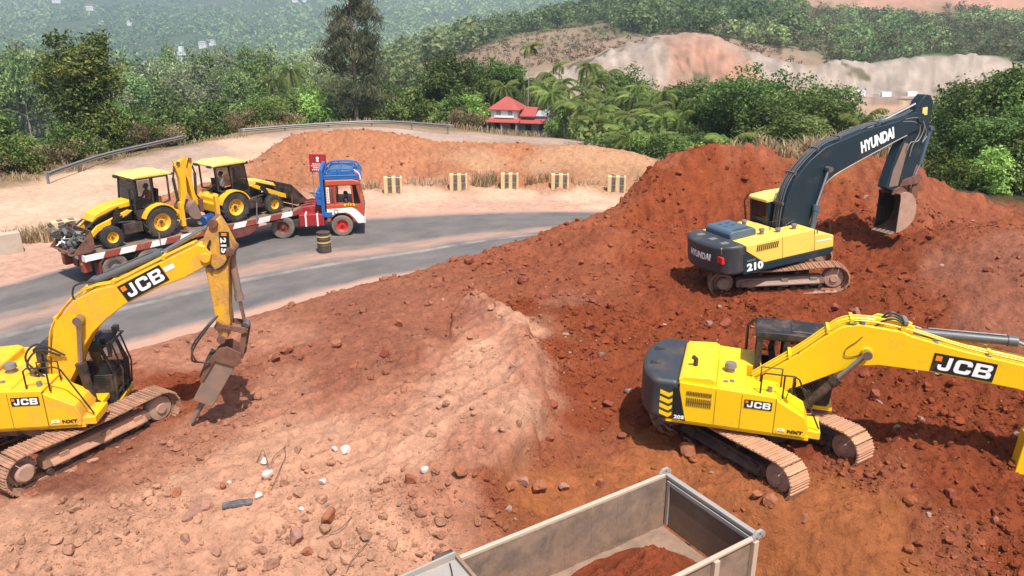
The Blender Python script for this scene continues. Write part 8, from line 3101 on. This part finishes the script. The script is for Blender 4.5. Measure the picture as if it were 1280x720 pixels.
# dark slab and dry twigs
p = P(297, 637, .05)
q = MB()
q.prism([(-.30, -.07), (.28, -.10), (.33, .03), (.05, .10), (-.28, .09)], 0, .07, plane='xy')
o = q.build('stone_slab', 'slate', bevel=.015)
o.location = (p[0], p[1], gz(p[0], p[1]) + .02)
o.rotation_euler = (.05, .1, .5)
tag(o, 'flat dark slate coloured slab lying between white stones', 'slab')
for k, (pxs, lab) in enumerate([([(322, 580), (330, 568), (338, 588), (345, 575), (358, 560)], 'thin dry twig arching over the tall white slab'), ([(340, 612), (352, 592), (358, 575), (356, 560)], 'thin dry twig standing right of the white slab'), ([(395, 665), (425, 660), (440, 645)], 'thin root trailing right of the brown boulder'), ([(425, 705), (440, 690), (462, 672)], 'thin root near the bottom edge below the brown boulder')]):
    m = MB()
    pts = []
    for i, (u, v) in enumerate(pxs):
        b = P(u, v + 6, .1)
        pts.append((b[0], b[1], gz(b[0], b[1]) + .03 + .10 * math.sin(PI * i / (len(pxs) - 1))))
    m.tube(smooth_line(pts, 6), .009, 5)
    o = m.build('twig', 'bark')
    tag(o, lab, 'twig')
# ================================================================ AIR
def build_haze():
    m = bpy.data.materials.new('haze')
    m.use_nodes = True
    nt = m.node_tree
    for n in list(nt.nodes):
        if n.type == 'BSDF_PRINCIPLED':
            nt.nodes.remove(n)
    v = nt.nodes.new('ShaderNodeVolumePrincipled')
    v.inputs['Color'].default_value = (.74, .89, 1.0, 1)
    v.inputs['Density'].default_value = HAZE
    v.inputs['Anisotropy'].default_value = .25
    nt.links.new(v.outputs[0], nt.nodes['Material Output'].inputs['Volume'])
    b = MB()
    b.box(-4200, 4200, -60, 3800, -75, 165)
    MATS['haze'] = m
    o = b.build('haze', 'haze')
    o['kind'] = 'stuff'


HAZE = 0.00029
build_haze()
# ================================================================ CAMERA, LIGHT, AIR
cam = bpy.data.cameras.new('camera')
cam.sensor_width = 36
cam.lens = FOCAL / 1280 * 36
cam.clip_start = 0.1
cam.clip_end = 9000
co = bpy.data.objects.new('camera', cam)
C.objects.link(co)
co.location = (0, 0, CAM_H)
co.rotation_euler = (PI / 2 - PITCH, 0, 0)
scene.camera = co

SUN_DIR = Vector((0.22, -0.48, 1.0)).normalized()      # towards the sun
w = bpy.data.worlds.new('World')
scene.world = w
w.use_nodes = True
nt = w.node_tree
bg = nt.nodes['Background']
sky = nt.nodes.new('ShaderNodeTexSky')
sky.sky_type = 'NISHITA'
sky.sun_disc = False
sky.sun_elevation = math.asin(SUN_DIR.z)
sky.sun_rotation = math.atan2(SUN_DIR.x, SUN_DIR.y)
sky.dust_density = 2.5
nt.links.new(sky.outputs[0], bg.inputs['Color'])
bg.inputs['Strength'].default_value = 0.14
sun = bpy.data.lights.new('sun', 'SUN')
sun.energy = 5.0
sun.angle = rad(0.55)
sun.color = (1.0, 0.955, 0.89)
so = bpy.data.objects.new('sun', sun)
C.objects.link(so)
so.rotation_euler = (-SUN_DIR).to_track_quat('-Z', 'Y').to_euler()
so.location = (0, 0, 400)

scene.view_settings.view_transform = 'Standard'
scene.view_settings.look = 'None'
scene.view_settings.gamma = 1
scene.view_settings.exposure = 0.47
scene.cycles.use_denoising = True
scene.cycles.max_bounces = 6
scene.cycles.diffuse_bounces = 3
scene.cycles.glossy_bounces = 2
scene.cycles.transparent_max_bounces = 12
scene.cycles.caustics_reflective = False
scene.cycles.caustics_refractive = False
